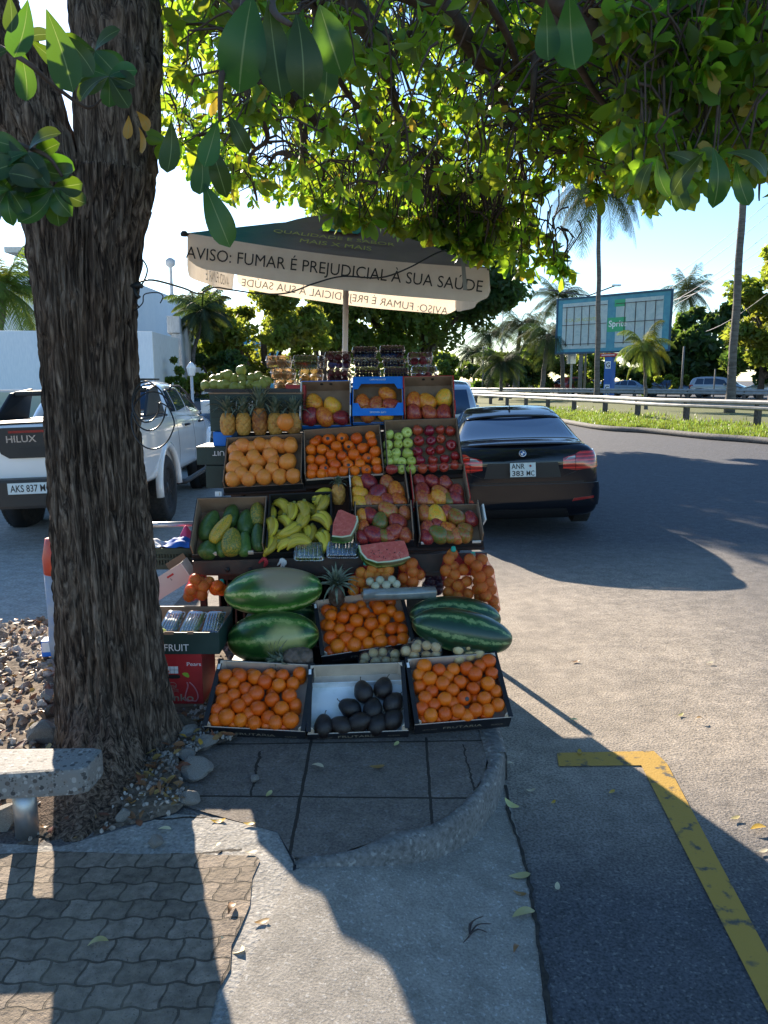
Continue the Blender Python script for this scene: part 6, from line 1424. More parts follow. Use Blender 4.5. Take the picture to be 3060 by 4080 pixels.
# ================================================================ bench
bt = [(-30, 1626), (180, 1610), (207, 1621), (212, 1640)]
terr = None
def terrazzo():
    m, t, o = new('terrazzo'); n = N(t); c = n('TexCoord').outputs['Object']
    v = n('TexVoronoi', {'Vector': c, 'Scale': 42., 'Randomness': 1.}); v2 = n('TexVoronoi', {'Vector': c, 'Scale': 85.})
    col = n.mix(n.ramp(v.outputs['Distance'], [(.34, (1, 1, 1)), (.40, (0, 0, 0))]), (.20, .19, .175), n.ramp(n('SeparateColor', {0: v.outputs['Color']}).outputs[0], [(.2, (.05, .05, .05)), (.5, (.14, .11, .09)), (.8, (.32, .31, .29))]))
    col = n.mix(n.ramp(v2.outputs['Distance'], [(.25, (.8, .8, .8)), (.32, (0, 0, 0))]), col, n.ramp(n('SeparateColor', {0: v2.outputs['Color']}).outputs[0], [(.3, (.08, .07, .06)), (.8, (.32, .30, .28))]))
    b = n('BsdfPrincipled', {'Base Color': col, 'Roughness': .75}); bp = n('Bump', {'Height': n.noise(c, 70, 4), 'Strength': .5, 'Distance': .004}); t.links.new(bp.outputs[0], b.inputs['Normal']); t.links.new(b.outputs[0], o.inputs[0]); return m
lb_ = G(*D(52, 1812), 0); bn = thing('bench', 'rough terrazzo concrete bench slab on a round steel leg at the foot of the tree', 'bench', T(lb_.x, lb_.y, 0))
a0 = P(*D(212, 1640), 2.78); z_t = a0.z; 
ftl = P(*D(-60, 1690), 2.52); ftr = P(*D(196, 1652), 2.60); btr = P(*D(205, 1622), 2.85); btl = P(*D(-60, 1630), 2.86)
zt2 = ftr.z; x0b = lb_.x
def slabpts(z, ins=0): 
    return [(-.9+0, 2.42-lb_.y), (ftr.x-x0b-.035, 2.565-lb_.y), (ftr.x-x0b-.006, 2.585-lb_.y), (ftr.x-x0b+.002, 2.69-lb_.y), (ftr.x-x0b+.0, 2.72-lb_.y), (ftr.x-x0b-.04, 2.735-lb_.y), (-.9, 2.70-lb_.y)]
mb = MB(); mb.prism([(x, y) for x, y in slabpts(0)], zt2-.10, zt2); o = mb.build('seat', [terrazzo()], bn, bev=.014)
MB().lathe([(.042, 0), (.042, zt2-.112)], 24).build('leg', [M_['steel']], bn, T(0, .03, 0)); MB().lathe([(.055, zt2-.111), (.055, zt2-.1008)], 24).build('leg_flange', [M_['steel']], bn, T(0, .03, 0))
# ================================================================ cars
def paint(name, c, rough=.12, metal=0, coat=1):
    m = mat(name, c, rough, c2=tuple(k*1.1 for k in c), sc_=2, metal=metal, coat=0 if max(c) < .02 else coat); return m
PBLK = paint('black_paint', (.006, .007, .011), .08); PWHT = paint('white_paint', (.80, .80, .79), .25); PSIL = paint('silver_paint', (.42, .43, .45), .25, .5)
GLS = mat('tinted_glass', (.018, .04, .085), .04, spec=.8); RUB = mat('tyre_rubber', (.012, .012, .013), .85, (.03, .028, .026), 30, bump=.3, bsc=60)
TRIM = mat('black_trim', (.012, .012, .013), .5); CHR = mat('chrome', (.6, .6, .62), .12, metal=1.)
def lampmat(name, c, em=0):
    m, t, o = new(name); n = N(t); cc = n('TexCoord').outputs['Object']; s = n('SeparateXYZ', {0: cc})
    st = n.ramp(n.math('SINE', n.math('MULTIPLY', s.outputs[2], 150.)), [(.3, tuple(k*.35 for k in c)), (.7, c)])
    b = n('BsdfPrincipled', {'Base Color': st, 'Roughness': .12, 'Coat Weight': 1., 'Coat Roughness': .03}); t.links.new(b.outputs[0], o.inputs[0]); return m
LRED = lampmat('tail_lens', (.75, .03, .015)); LWHT = lampmat('clear_lens', (.6, .6, .6)); LDR = mat('dark_red_lens', (.25, .005, .005), .15, coat=1)
PLATE = mat('plate_sheet', (.55, .68, .72), .4, (.62, .68, .68), 5)
def loft(secs, name, m, parent, sub=2, wheels=(), wr=.36, wx=.9):
    vs = []; fs = []; rings = []
    for (y, zb, zbelt, zt, wb, wbt, wt) in secs:
        h = [(0, zb), (wb*.8, zb), (wb*.97, zb+.05), (wb, zb+.16), (wb*.5+wbt*.5+.015, (zb+zbelt)*.5), (wbt, zbelt-.07), (wbt-.02, zbelt), ((wbt+wt)/2-.01, zbelt+(zt-zbelt)*.55), (wt, zt-.035), (wt*.9, zt-.008), (wt*.5, zt+.004), (0, zt+.008)]
        full = h+[(-x, z) for x, z in reversed(h[1:-1])]
        rings.append([(x, y, z) for x, z in full])
    n = len(rings[0]); vs = sum(rings, [])
    for j in range(len(rings)-1):
        for i in range(n): fs.append((j*n+i, (j+1)*n+i, (j+1)*n+(i+1) % n, j*n+(i+1) % n))
    # end caps as quad strips
    for jb, flip in ((0, False), ((len(rings)-1)*n, True)):
        for i in range(n//2):
            a, b, c, d = jb+i, jb+i+1, jb+(n-i-1) % n, jb+(n-i) % n
            f = (a, b, c, d) if i > 0 else (a, b, c)
            if i == n//2-1: f = (a, b, d)
            fs.append(f if not flip else tuple(reversed(f)))
    me = bpy.data.meshes.new(name); me.from_pydata(vs, [], fs); me.update()
    bm = bmesh.new(); bm.from_mesh(me); bmesh.ops.recalc_face_normals(bm, faces=bm.faces); bm.to_mesh(me); bm.free()
    o = bpy.data.objects.new(name, me); C.objects.link(o)
    s = o.modifiers.new('s', 'SUBSURF'); s.levels = s.render_levels = sub
    cuts = []
    for (y, r) in wheels:
        c = MB().lathe([(r, -1.3), (r, 1.3)], 36).mesh('c'); co_ = bpy.data.objects.new('c', c); C.objects.link(co_); co_.matrix_world = T(0, y, wr) @ rotm(0, R(90)); cuts.append(co_)
        b = o.modifiers.new('b', 'BOOLEAN'); b.operation = 'DIFFERENCE'; b.object = co_; b.solver = 'EXACT'
    bpy.context.view_layer.update()
    me2 = bpy.data.meshes.new_from_object(o.evaluated_get(bpy.context.evaluated_depsgraph_get()))
    for c in cuts: bpy.data.objects.remove(c)
    bpy.data.objects.remove(o); me2.materials.clear(); me2.shade_smooth()
    return me2
def patch(src, axis, poly, name, m, parent, off=.004, cond=None, sign=1, smooth=True, back=False, M=None, thick=True):
    """piece of the body surface inside a convex outline, lifted by off (a pane, lens or panel following the body)"""
    bm = bmesh.new(); bm.from_mesh(src); bm.normal_update()
    ax = {'x': 0, 'y': 1, 'z': 2}[axis]; o2 = [i for i in range(3) if i != ax]
    bad = [f for f in bm.faces if f.normal[ax]*sign < .05 or (cond and not cond(f.calc_center_median(), f.normal))]
    bmesh.ops.delete(bm, geom=bad, context='FACES')
    area = sum(poly[i][0]*poly[(i+1) % len(poly)][1]-poly[(i+1) % len(poly)][0]*poly[i][1] for i in range(len(poly)))
    if area < 0: poly = list(reversed(poly))
    for i in range(len(poly)):
        a, b = poly[i], poly[(i+1) % len(poly)]; nx_, ny_ = (b[1]-a[1]), -(b[0]-a[0])
        no = [0, 0, 0]; no[o2[0]], no[o2[1]] = nx_, ny_; c = [0, 0, 0]; c[o2[0]], c[o2[1]] = a
        bmesh.ops.bisect_plane(bm, geom=bm.verts[:]+bm.edges[:]+bm.faces[:], plane_co=c, plane_no=no, clear_outer=True)
    if not bm.faces: bm.free(); return None
    bm.normal_update()
    vn = {v: v.normal.copy() for v in bm.verts}
    if thick:
        ret = bmesh.ops.extrude_face_region(bm, geom=bm.faces[:])
        nv = [g for g in ret['geom'] if isinstance(g, bmesh.types.BMVert)]
        for v in nv:
            nrm = min(vn.items(), key=lambda kv: (kv[0].co-v.co).length_squared)[1] if len(vn) < 0 else v.normal
            v.co += v.normal*off
    else:
        for v in bm.verts: v.co += v.normal*off
    me = bpy.data.meshes.new(name); bm.to_mesh(me); bm.free()
    me.materials.clear(); o = mkobj(name, me, [m], parent, M)
    for p in me.polygons: p.use_smooth = True; p.material_index = 0
    me.set_sharp_from_angle(angle=R(50)); return o
def wheel(parent, x, y, r, w_, rimm, name='wheel', spokes=5):
    t = bpy.data.objects.new(name, None); C.objects.link(t); t.parent = parent; s = 1 if x > 0 else -1; t.matrix_local = T(x, y, r) @ rotm(0, R(90)*s)
    pr_ = [(r*.62, -w_/2), (r*.9, -w_/2), (r*.97, -w_/2+.02), (r, -w_/2+.05), (r, w_/2-.05), (r*.97, w_/2-.02), (r*.9, w_/2), (r*.66, w_/2-.005), (r*.62, w_/2-.03)]
    mb = MB(); mb.lathe(pr_, 40)
    for k in range(48): a = 2*math.pi*k/48; mb.box((r-.002, 0, 0), (.008, .012, w_*.8), M=rotm(0, 0, a))
    mb.build('tyre', [RUB], t)
    mb = MB(); mb.lathe([(r*.61, -w_/2+.01), (r*.62, w_/2-.03), (r*.56, w_/2-.03), (r*.54, -w_/2+.02)], 32); mb.lathe([(.001, w_/2-.09), (r*.18, w_/2-.08), (r*.18, w_/2-.03), (.001, w_/2-.025)], 20)
    for k in range(spokes):
        for d in (-.13, .13): mb.box((r*.36, 0, w_/2-.045), (r*.46, .022, .03), M=rotm(0, 0, 2*math.pi*k/spokes+d))
    mb.build('rim', [rimm], t); MB().lathe([(.001, -w_/2+.03), (r*.5, -w_/2+.03), (r*.5, -w_/2+.04), (.001, -w_/2+.04)], 20).build('brake_disc', [TRIM], t)
    return t
def plate(parent, M, lines, w_, h_):
    t = MB().bb((-w_/2, -.002, -h_/2), (w_/2, .004, h_/2)).build('number_plate', [PLATE], parent, M, bev=.002)
    for s, x, z, hh_, ww in lines: text(s, hh_, M_['ink'], T(x, -.0035, z) @ rotm(R(90)), t, 'lettering', ww, bold=.012)
    fr_ = MB(); 
    for lo, hi in (((-w_/2, -.0035, h_/2-.004), (w_/2, -.0022, h_/2)), ((-w_/2, -.0035, -h_/2), (w_/2, -.0022, -h_/2+.004)), ((-w_/2, -.0035, -h_/2+.0045), (-w_/2+.004, -.0022, h_/2-.0045)), ((w_/2-.004, -.0035, -h_/2+.0045), (w_/2, -.0022, h_/2-.0045))): fr_.bb(lo, hi)
    fr_.build('plate_edge', [M_['ink']], t); return t
SED = [(.0, .42, .80, .86, .66, .70, .60), (.02, .30, .88, .97, .80, .80, .70), (.10, .22, .95, 1.07, .87, .855, .74), (.20, .20, .965, 1.09, .895, .87, .75), (.50, .20, .97, 1.085, .905, .88, .74), (.66, .20, .97, 1.11, .905, .885, .72), (1.0, .19, .965, 1.235, .905, .885, .66), (1.35, .19, .96, 1.36, .905, .885, .62), (1.8, .19, .95, 1.44, .905, .885, .59), (2.3, .19, .94, 1.46, .905, .885, .585), (2.75, .19, .93, 1.37, .905, .88, .60), (3.2, .19, .91, 1.16, .905, .875, .66), (3.5, .19, .89, .99, .90, .87, .70), (4.1, .2, .82, .90, .88, .83, .62), (4.45, .22, .70, .76, .82, .76, .52), (4.6, .3, .6, .64, .66, .6, .42), (4.62, .38, .55, .58, .5, .45, .3)]
def sedan(M, label, m, rear=True, group=None, detail=True, sub=2, name='parked_car'):
    t = thing(name, label, 'car', M, group)
    body = loft(SED, 'body', m, t, sub, ((.95, .37), (3.78, .37)), .34)
    mkobj('body', body.copy(), [m], t)
    up = lambda c, n: n.z > .12 and c.y < 1.7
    patch(body, 'z', [(-.60, 1.37), (.60, 1.37), (.70, 1.0), (.735, .70), (-.735, .70), (-.70, 1.0)] if False else [(-.60, 1.22), (.60, 1.22), (.74, .62), (-.74, .62)], 'rear_window', GLS, t, .006, lambda c, n: .5 < c.y < 1.6)
    patch(body, 'z', [(-.70, 3.38), (.70, 3.38), (.56, 2.72), (-.56, 2.72)], 'windscreen', GLS, t, .006, lambda c, n: c.y > 2.4)
    for s in (-1, 1):
        cd = lambda c, n: c.z > .9
        patch(body, 'x', [(1.02, 1.02), (1.45, 1.0), (1.45, 1.36), (1.36, 1.35)], 'side_window', GLS, t, .005, cd, s)
        patch(body, 'x', [(1.49, 1.0), (2.1, .985), (2.1, 1.385), (1.52, 1.375)], 'side_window', GLS, t, .005, cd, s)
        patch(body, 'x', [(2.16, .98), (3.0, .97), (2.72, 1.28), (2.5, 1.36), (2.16, 1.385)], 'side_window', GLS, t, .005, cd, s)
        for y in (.95, 3.78): wheel(t, s*(.80), y, .335, .23, CHR if m is not PBLK else TRIM)
        MB().box((s*.95, 2.95, .98), (.17, .09, .12)).build('mirror', [m], t, bev=.03)
        MB().box((s*.905, 1.75, .86), (.02, .16, .025)).build('door_handle', [m], t, bev=.006)
        patch(body, 'x', [(1.46, .3), (1.468, .3), (1.468, .95), (1.46, .95)], 'door_gap', M_['ink'], t, .0015, None, s); patch(body, 'x', [(2.13, .25), (2.138, .25), (2.138, .95), (2.13, .95)], 'door_gap', M_['ink'], t, .0015, None, s)
    if not rear:
        for s in (-1, 1): patch(body, 'y', [(s*.5, .62), (s*.78, .66), (s*.80, .80), (s*.55, .74)], 'headlight', LWHT, t, .006, lambda c, n: c.y > 4, 1)
        patch(body, 'y', [(-.35, .52), (.35, .52), (.38, .7), (-.38, .7)], 'grille', TRIM, t, .006, lambda c, n: c.y > 4, 1)
    for s in (-1, 1): patch(body, 'y', [(s*.46, .80), (s*.60, .775), (s*.60, .955), (s*.46, .915)] if rear else [(s*.5, .78), (s*.82, .78), (s*.82, .93), (s*.5, .9)], 'tail_light', LRED, t, .008, lambda c, n: c.y < .6, -1)
    return t, body
bx = 1.70; by = 9.25
px_ = G(*D(1126, 1130), -.06)
Mb = T(1.63, 8.82, -.125) @ rotm(0, R(-2.2), 0) @ rotm(0, 0, R(-4))
bmw, bb_ = sedan(Mb, 'glossy black sedan seen from behind, plate ANR 383 MC, parked right of the fruit stand', PBLK)
rc_ = lambda c, n: c.y < .75
for s in (-1, 1):
    patch(bb_, 'y', [(s*.605, .775), (s*.86, .80), (s*.90, .88), (s*.84, .985), (s*.66, .985), (s*.605, .957)], 'tail_light', LRED, bmw, .012, rc_, -1)
    patch(bb_, 'y', [(s*.49, .895), (s*.60, .91), (s*.60, .94), (s*.52, .925)], 'reverse_lens', LWHT, bmw, .0105, rc_, -1)
    patch(bb_, 'y', [(s*.56, .42), (s*.80, .45), (s*.80, .475), (s*.58, .455)], 'reflector', LDR, bmw, .027, rc_, -1)
    patch(bb_, 'y', [(s*.45, .70), (s*.455, .70), (s*.61, .76), (s*.605, .765)], 'boot_gap', M_['ink'], bmw, .002, rc_, -1)
patch(bb_, 'y', [(-.86, .36), (.86, .36), (.885, .50), (.86, .625), (-.86, .625), (-.885, .50)], 'bumper', PBLK, bmw, .022, lambda c, n: c.y < .5, -1)
patch(bb_, 'y', [(-.43, .885), (.43, .885), (.45, .90), (-.45, .90)], 'boot_handle_lip', PBLK, bmw, .02, rc_, -1)
patch(bb_, 'y', [(-.70, .640), (.70, .640), (.70, .650), (-.70, .650)], 'boot_gap', M_['ink'], bmw, .002, rc_, -1)
patch(bb_, 'y', [(-.56, .2), (.56, .2), (.50, .33), (-.50, .33)], 'diffuser', TRIM, bmw, .016, rc_, -1)
patch(bb_, 'y', [(-.80, .36), (.80, .36), (.78, .372), (-.78, .372)], 'bumper_crease', PBLK, bmw, .014, rc_, -1)
# boot spoiler, roof spoiler, plate recess, plate, emblem, aerial, exhaust
mb = MB(); pts = []
for i in range(21): x = -.74+1.48*i/20; pts.append((x, .10+.10*(abs(x)/.74)**2.5, 1.085-.03*(abs(x)/.74)**3))
mb.tube([Vector(p) for p in pts], [.006]+[.026]*19+[.006], 10, sq=.55); mb.build('boot_spoiler', [PBLK], bmw)
mb = MB(); mb.tube([Vector((-.60+1.2*i/16, 1.25+.05*(abs(-1+i/8))**2, 1.355-.04*abs(-1+i/8)**2.4)) for i in range(17)], [.006]+[.03]*15+[.006], 8, sq=.6); mb.build('roof_spoiler', [PBLK], bmw)
patch(bb_, 'y', [(-.44, .70), (.44, .70), (.40, .875), (-.40, .875)], 'plate_recess', TRIM, bmw, .004, rc_, -1)
plate(bmw, T(.0, -.035, .80) @ rotm(R(-6)), [('ANR', -.055, .042, .060, .15), ('383', -.058, -.040, .060, .13), ('MC', .085, -.040, .060, .09)], .30, .17)
MB().lathe([(.013, 0), (.013, .002)], 14, M=T(.085, -.040, .845) @ rotm(R(84))).build('plate_crest', [LDR], bmw)
MB().lathe([(.001, 0), (.041, .0), (.041, .008), (.036, .010), (.001, .010)], 28, M=T(0, -.012, .985) @ rotm(R(70))).build('emblem', [CHR], bmw)
MB().lathe([(.033, .0101), (.033, .0112), (.001, .0115)], 28, M=T(0, -.012, .985) @ rotm(R(70))).build('emblem_ring', [M_['ink']], bmw)
for k, m_ in ((0, M_['pwhite']), (1, mat('emblem_blue', (.02, .12, .4), .3)), (2, M_['pwhite']), (3, mat('emblem_blue2', (.02, .12, .4), .3))):
    a0 = math.pi/2*k; MB().add([(0, 0, 0)]+[(.024*math.cos(a0+math.pi/2*j/6), .024*math.sin(a0+math.pi/2*j/6), 0) for j in range(7)], [(0, j+1, j+2) for j in range(6)]).build('emblem_quarter', [m_], bmw, T(0, -.012, .985) @ rotm(R(70)) @ T(0, 0, .0125))
MB().add([(-.012, .0, 0), (.012, 0, 0), (.010, .09, 0), (-.010, .09, 0), (0, .01, .055), (0, .045, .05)], [(0, 1, 4), (1, 2, 5, 4), (2, 3, 5), (3, 0, 4, 5)], 0, None, True).build('aerial', [PBLK], bmw, T(0, 1.62, 1.43))
for x in (-.66, -.56): MB().lathe([(.038, -.1), (.038, 0), (.033, 0), (.033, -.1)], 20, M=T(x, .02, .27) @ rotm(R(90))).build('exhaust_pipe', [CHR], bmw)
# --- pickup
PK = [(0, .62, 1.16, 1.20, .88, .90, .86), (.03, .56, 1.19, 1.255, .91, .92, .88), (.12, .52, 1.2, 1.265, .925, .93, .885), (1.0, .50, 1.2, 1.265, .93, .935, .89), (1.7, .48, 1.2, 1.265, .93, .935, .89), (2.6, .46, 1.17, 1.24, .93, .93, .86), (3.6, .46, 1.13, 1.2, .93, .93, .84), (4.0, .46, 1.1, 1.18, .93, .92, .78), (4.7, .48, 1.02, 1.10, .92, .90, .74), (5.15, .5, .9, .98, .86, .82, .68), (5.28, .55, .8, .86, .7, .66, .55)]
Mt = T(-3.40, 7.8, .0) @ rotm(0, R(-2.0), 0) @ rotm(0, 0, R(3))
pk = thing('pickup_truck', 'white double cab pickup with black tailgate handle panel, parked behind the tree, plate AKS 837', 'pickup', Mt)
pb = loft(PK, 'body', PWHT, pk, 2, ((1.25, .47), (4.33, .47)), .42)
mkobj('body', pb.copy(), [PWHT], pk)
# cab
cv = []; cf = []
for z, y0, y1, hw_, rr in ((1.17, 1.72, 4.05, .86, .12), (1.27, 1.76, 3.86, .845, .14), (1.45, 1.86, 3.45, .78, .2), (1.60, 2.02, 3.12, .70, .26), (1.655, 2.15, 2.98, .62, .26), (1.665, 2.35, 2.8, .4, .2)):
    ring = []
    for k, (sx, sy) in enumerate(((1, 1), (-1, 1), (-1, -1), (1, -1))):
        cx, cy = sx*(hw_-rr), (y1-rr if sy > 0 else y0+rr)
        for j in range(5): th = k*math.pi/2+j*math.pi/8; ring.append((cx+rr*math.cos(th), cy+rr*math.sin(th), z))
    cv += ring
for j in range(5):
    for i in range(20): cf.append((j*20+i, j*20+(i+1) % 20, (j+1)*20+(i+1) % 20, (j+1)*20+i))
cf.append(tuple(range(100, 120)))
cme = bpy.data.meshes.new('cab'); cme.from_pydata(cv, [], cf); cme.update(); o = bpy.data.objects.new('cab', cme); C.objects.link(o); s_ = o.modifiers.new('s', 'SUBSURF'); s_.levels = s_.render_levels = 2
bpy.context.view_layer.update(); cab = bpy.data.meshes.new_from_object(o.evaluated_get(bpy.context.evaluated_depsgraph_get())); bpy.data.objects.remove(o)
cab.shade_smooth(); mkobj('cab', cab.copy(), [PWHT], pk)
SKYG = mat('light_tinted_glass', (.05, .08, .11), .03, spec=1., coat=1)
for s in (-1, 1):
    patch(cab, 'x', [(1.98, 1.27), (2.28, 1.26), (2.28, 1.545), (2.14, 1.53)], 'quarter_window', GLS, pk, .005, None, s)
    patch(cab, 'x', [(2.33, 1.25), (2.92, 1.235), (2.9, 1.56), (2.33, 1.565)], 'side_window', SKYG, pk, .005, None, s)
    patch(cab, 'x', [(2.98, 1.235), (3.72, 1.21), (3.4, 1.41), (3.08, 1.56), (2.97, 1.56)], 'side_window', SKYG, pk, .005, None, s)
    MB().tube([Vector((s*(.80), 2.2, 1.54)), Vector((s*.755, 2.5, 1.59)), Vector((s*.755, 3.0, 1.59)), Vector((s*.79, 3.3, 1.49)), Vector((s*.83, 3.75, 1.25))], .016, 6).build('window_visor', [TRIM], pk)
    for y in (1.25, 4.33): wheel(pk, s*.80, y, .395, .26, TRIM, spokes=6)
    for yy in (1.25, 4.33):
        mb = MB(); mb.tube([Vector((s*.925, yy+.5*math.cos(a), .42+.49*math.sin(a))) for a in [math.pi*k/16-.06 for k in range(18)]], .045, 8); mb.build('fender_flare', [PWHT], pk)
        MB().lathe([(.46, -.12), (.46, .02)], 30, M=T(s*.72, yy, .42) @ rotm(0, R(90))).build('wheel_well', [TRIM], pk)
    for yy in (2.36, 3.35): MB().tube([Vector((s*.93, yy, 1.08)), Vector((s*.965, yy+.05, 1.085)), Vector((s*.965, yy+.15, 1.085)), Vector((s*.93, yy+.2, 1.08))], .016, 8).build('door_handle', [TRIM], pk)
    for a0, a1 in ((1.90, 1.908), (2.94, 2.948), (3.84, 3.848)): patch(pb, 'x', [(a0, .6), (a1, .6), (a1, 1.2), (a0, 1.2)], 'door_gap', M_['ink'], pk, .0015, None, s)
    MB().tube([Vector((s*.90, 1.75, .40)), Vector((s*.99, 1.85, .39)), Vector((s*.99, 3.75, .39)), Vector((s*.90, 3.85, .40))], .035, 8).build('side_step', [TRIM], pk)
    MB().box((s*1.03, 3.62, 1.27), (.2, .1, .19)).build('mirror', [PWHT], pk, bev=.03)
    patch(pb, 'y', [(s*.80, .80), (s*.92, .80), (s*.92, 1.18), (s*.80, 1.18)], 'tail_light', LRED, pk, .01, lambda c, n: c.y < .5, -1)
    # sport bar flank
    mb = MB(); mb.add([(s*.80, 1.70, 1.265), (s*.84, 1.70, 1.265), (s*.76, 1.72, 1.62), (s*.72, 1.72, 1.62), (s*.80, .75, 1.265), (s*.84, .75, 1.265), (s*.80, 1.18, 1.57), (s*.76, 1.18, 1.57)], [(0, 1, 2, 3), (4, 7, 6, 5), (0, 4, 5, 1), (1, 5, 6, 2), (2, 6, 7, 3), (3, 7, 4, 0)]); mb.build('sport_bar', [TRIM], pk, bev=.03)
MB().bb((-.76, 1.22, 1.53), (.76, 1.62, 1.59)).build('sport_bar', [TRIM], pk, bev=.02)
patch(pb, 'z', [(-.86, .05), (.86, .05), (.86, 1.72), (-.86, 1.72)], 'bed_cover', TRIM, pk, .02, lambda c, n: c.z > 1.1)
patch(cab, 'y', [(-.62, 1.30), (.62, 1.30), (.55, 1.54), (-.55, 1.54)], 'rear_window', GLS, pk, .005, None, -1)
MB().bb((-.5, 2.2, 1.675), (.5, 3.0, 1.70)).build('roof_rail', [TRIM], pk)
mb = MB(); mb.prism([(-.50, .06), (-.42, .16), (.42, .16), (.50, .06), (.44, -.10), (.36, -.15), (-.36, -.15), (-.44, -.10)], 0, .03); mb.build('tailgate_panel', [TRIM], pk, T(0, .002, 1.07) @ rotm(R(90)), bev=.008)
text('HILUX', .07, CHR, T(-.22, -.032, 1.115) @ rotm(R(90)), pk, 'lettering', .30, bold=.02)
MB().bb((-.34, -.036, 1.175), (.40, -.029, 1.20)).build('red_strip', [LDR], pk); MB().bb((-.25, -.0345, .955), (.25, -.029, 1.03)).build('handle_recess', [M_['ink']], pk)
mb = MB(); mb.prism([(-.93, -.02), (-.86, -.14), (-.3, -.17), (.3, -.17), (.86, -.14), (.93, -.02), (.94, .20), (-.94, .20)], 0, .30); mb.build('rear_bumper', [TRIM], pk, T(0, 0, .42) @ T(0, 0, 0), bev=.03)
plate(pk, T(-.12, -.182, .63), [('AKS 837 MC', 0, 0, .072, .40)], .46, .12)
for s in (-1, 1): MB().box((s*.80, -.145, .5), (.16, .012, .05)).build('bumper_reflector', [LDR], pk)
MB().bb((-.3, .4, .35), (.3, 1.0, .5)).build('axle_box', [TRIM], pk)
# --- vehicle in front of the black sedan
VAN = [(0, .45, 1.0, 1.06, .7, .74, .66), (.05, .3, 1.0, 1.3, .84, .84, .72), (.2, .25, 1.0, 1.58, .88, .87, .68), (.5, .22, 1.0, 1.70, .9, .88, .66), (1.2, .22, 1.0, 1.74, .9, .885, .66), (2.4, .22, .98, 1.73, .9, .885, .66), (3.0, .22, .97, 1.60, .9, .88, .68), (3.5, .22, .95, 1.2, .9, .87, .7), (3.8, .22, .92, 1.05, .89, .86, .7), (4.3, .25, .8, .9, .84, .78, .6), (4.45, .35, .65, .7, .65, .6, .4)]
def suv(M, label, m, name='parked_suv', group=None, sub=2, front=False):
    t = thing(name, label, 'car', M, group); b = loft(VAN, 'body', m, t, sub, ((.9, .39), (3.6, .39)), .36); mkobj('body', b.copy(), [m], t)
    patch(b, 'y', [(-.66, 1.08), (.66, 1.08), (.58, 1.55), (-.58, 1.55)], 'rear_window', GLS, t, .006, lambda c, n: c.y < 1, -1)
    patch(b, 'y', [(-.66, 1.1), (.66, 1.1), (.58, 1.55), (-.58, 1.55)], 'windscreen', GLS, t, .006, lambda c, n: 2.4 < c.y < 3.7, 1)
    for s in (-1, 1):
        for q_ in ([(.45, 1.08), (1.15, 1.08), (1.15, 1.55), (.6, 1.55)], [(1.2, 1.08), (2.0, 1.08), (2.0, 1.57), (1.2, 1.57)], [(2.06, 1.08), (3.1, 1.05), (2.75, 1.45), (2.06, 1.57)]): patch(b, 'x', q_, 'side_window', GLS, t, .005, None, s)
        patch(b, 'y', [(s*.68, .75), (s*.86, .75), (s*.86, 1.05), (s*.72, 1.05)], 'tail_light', LRED, t, .008, lambda c, n: c.y < .5, -1)
        patch(b, 'y', [(s*.45, .68), (s*.76, .7), (s*.78, .86), (s*.5, .82)], 'headlight', LWHT, t, .008, lambda c, n: c.y > 3.8, 1)
        for y in (.9, 3.6): wheel(t, s*.79, y, .36, .23, CHR)
        MB().box((s*.97, 2.85, 1.08), (.17, .09, .16)).build('mirror', [m], t, bev=.03)
    patch(b, 'y', [(-.38, .62), (.38, .62), (.42, .82), (-.42, .82)], 'grille', TRIM, t, .008, lambda c, n: c.y > 3.8, 1)
    return t
PBL = paint('blue_grey_paint', (.10, .14, .2), .2, .3)
suv(T(1.05, 15.0, -.06) @ rotm(0, R(-1), R(-2)), 'silver blue hatchback parked ahead of the black sedan, only roof and rear window showing', PSIL)
PDG = paint('dark_grey_paint', (.03, .03, .035), .15)
sedan(T(-4.35, 14.5, .0) @ rotm(0, 0, R(-38)), 'dark grey sedan seen between the pickup and the green cartons', PDG)
# far parked cars beyond the second guard rail
def far(px, d, z=.2): return Vector(((px-1530)/F*d, d, z))
sedan(T(far(3150, 62)) @ rotm(0, 0, R(98)), 'white sedan parked beyond the rails at the right edge', PWHT, sub=1)
s2 = suv(T(far(2740, 66)) @ rotm(0, 0, R(-128)), 'silver off road car facing the street under the dark trees', PSIL, sub=1)
sedan(T(far(2545, 68)) @ rotm(0, 0, R(-112)), 'blue grey sedan parked behind the small palm', PBL, sub=1)
sedan(T(far(2400, 70)) @ rotm(0, 0, R(-120)), 'light blue car half hidden by the billboard post', paint('light_blue_paint', (.25, .33, .42), .2, .3), sub=1)
suv(T(far(2215, 72)) @ rotm(0, 0, R(-70)), 'red and white off road car beyond the guard rail', paint('red_paint', (.38, .05, .04), .25), sub=1)
sedan(T(far(2085, 78)) @ rotm(0, 0, R(-100)), 'white car far off between the palm trunks', PWHT, sub=1)
sedan(T(far(2270, 90)) @ rotm(0, 0, R(-90)), 'small bright white car beside the grey pole', PWHT, sub=1)
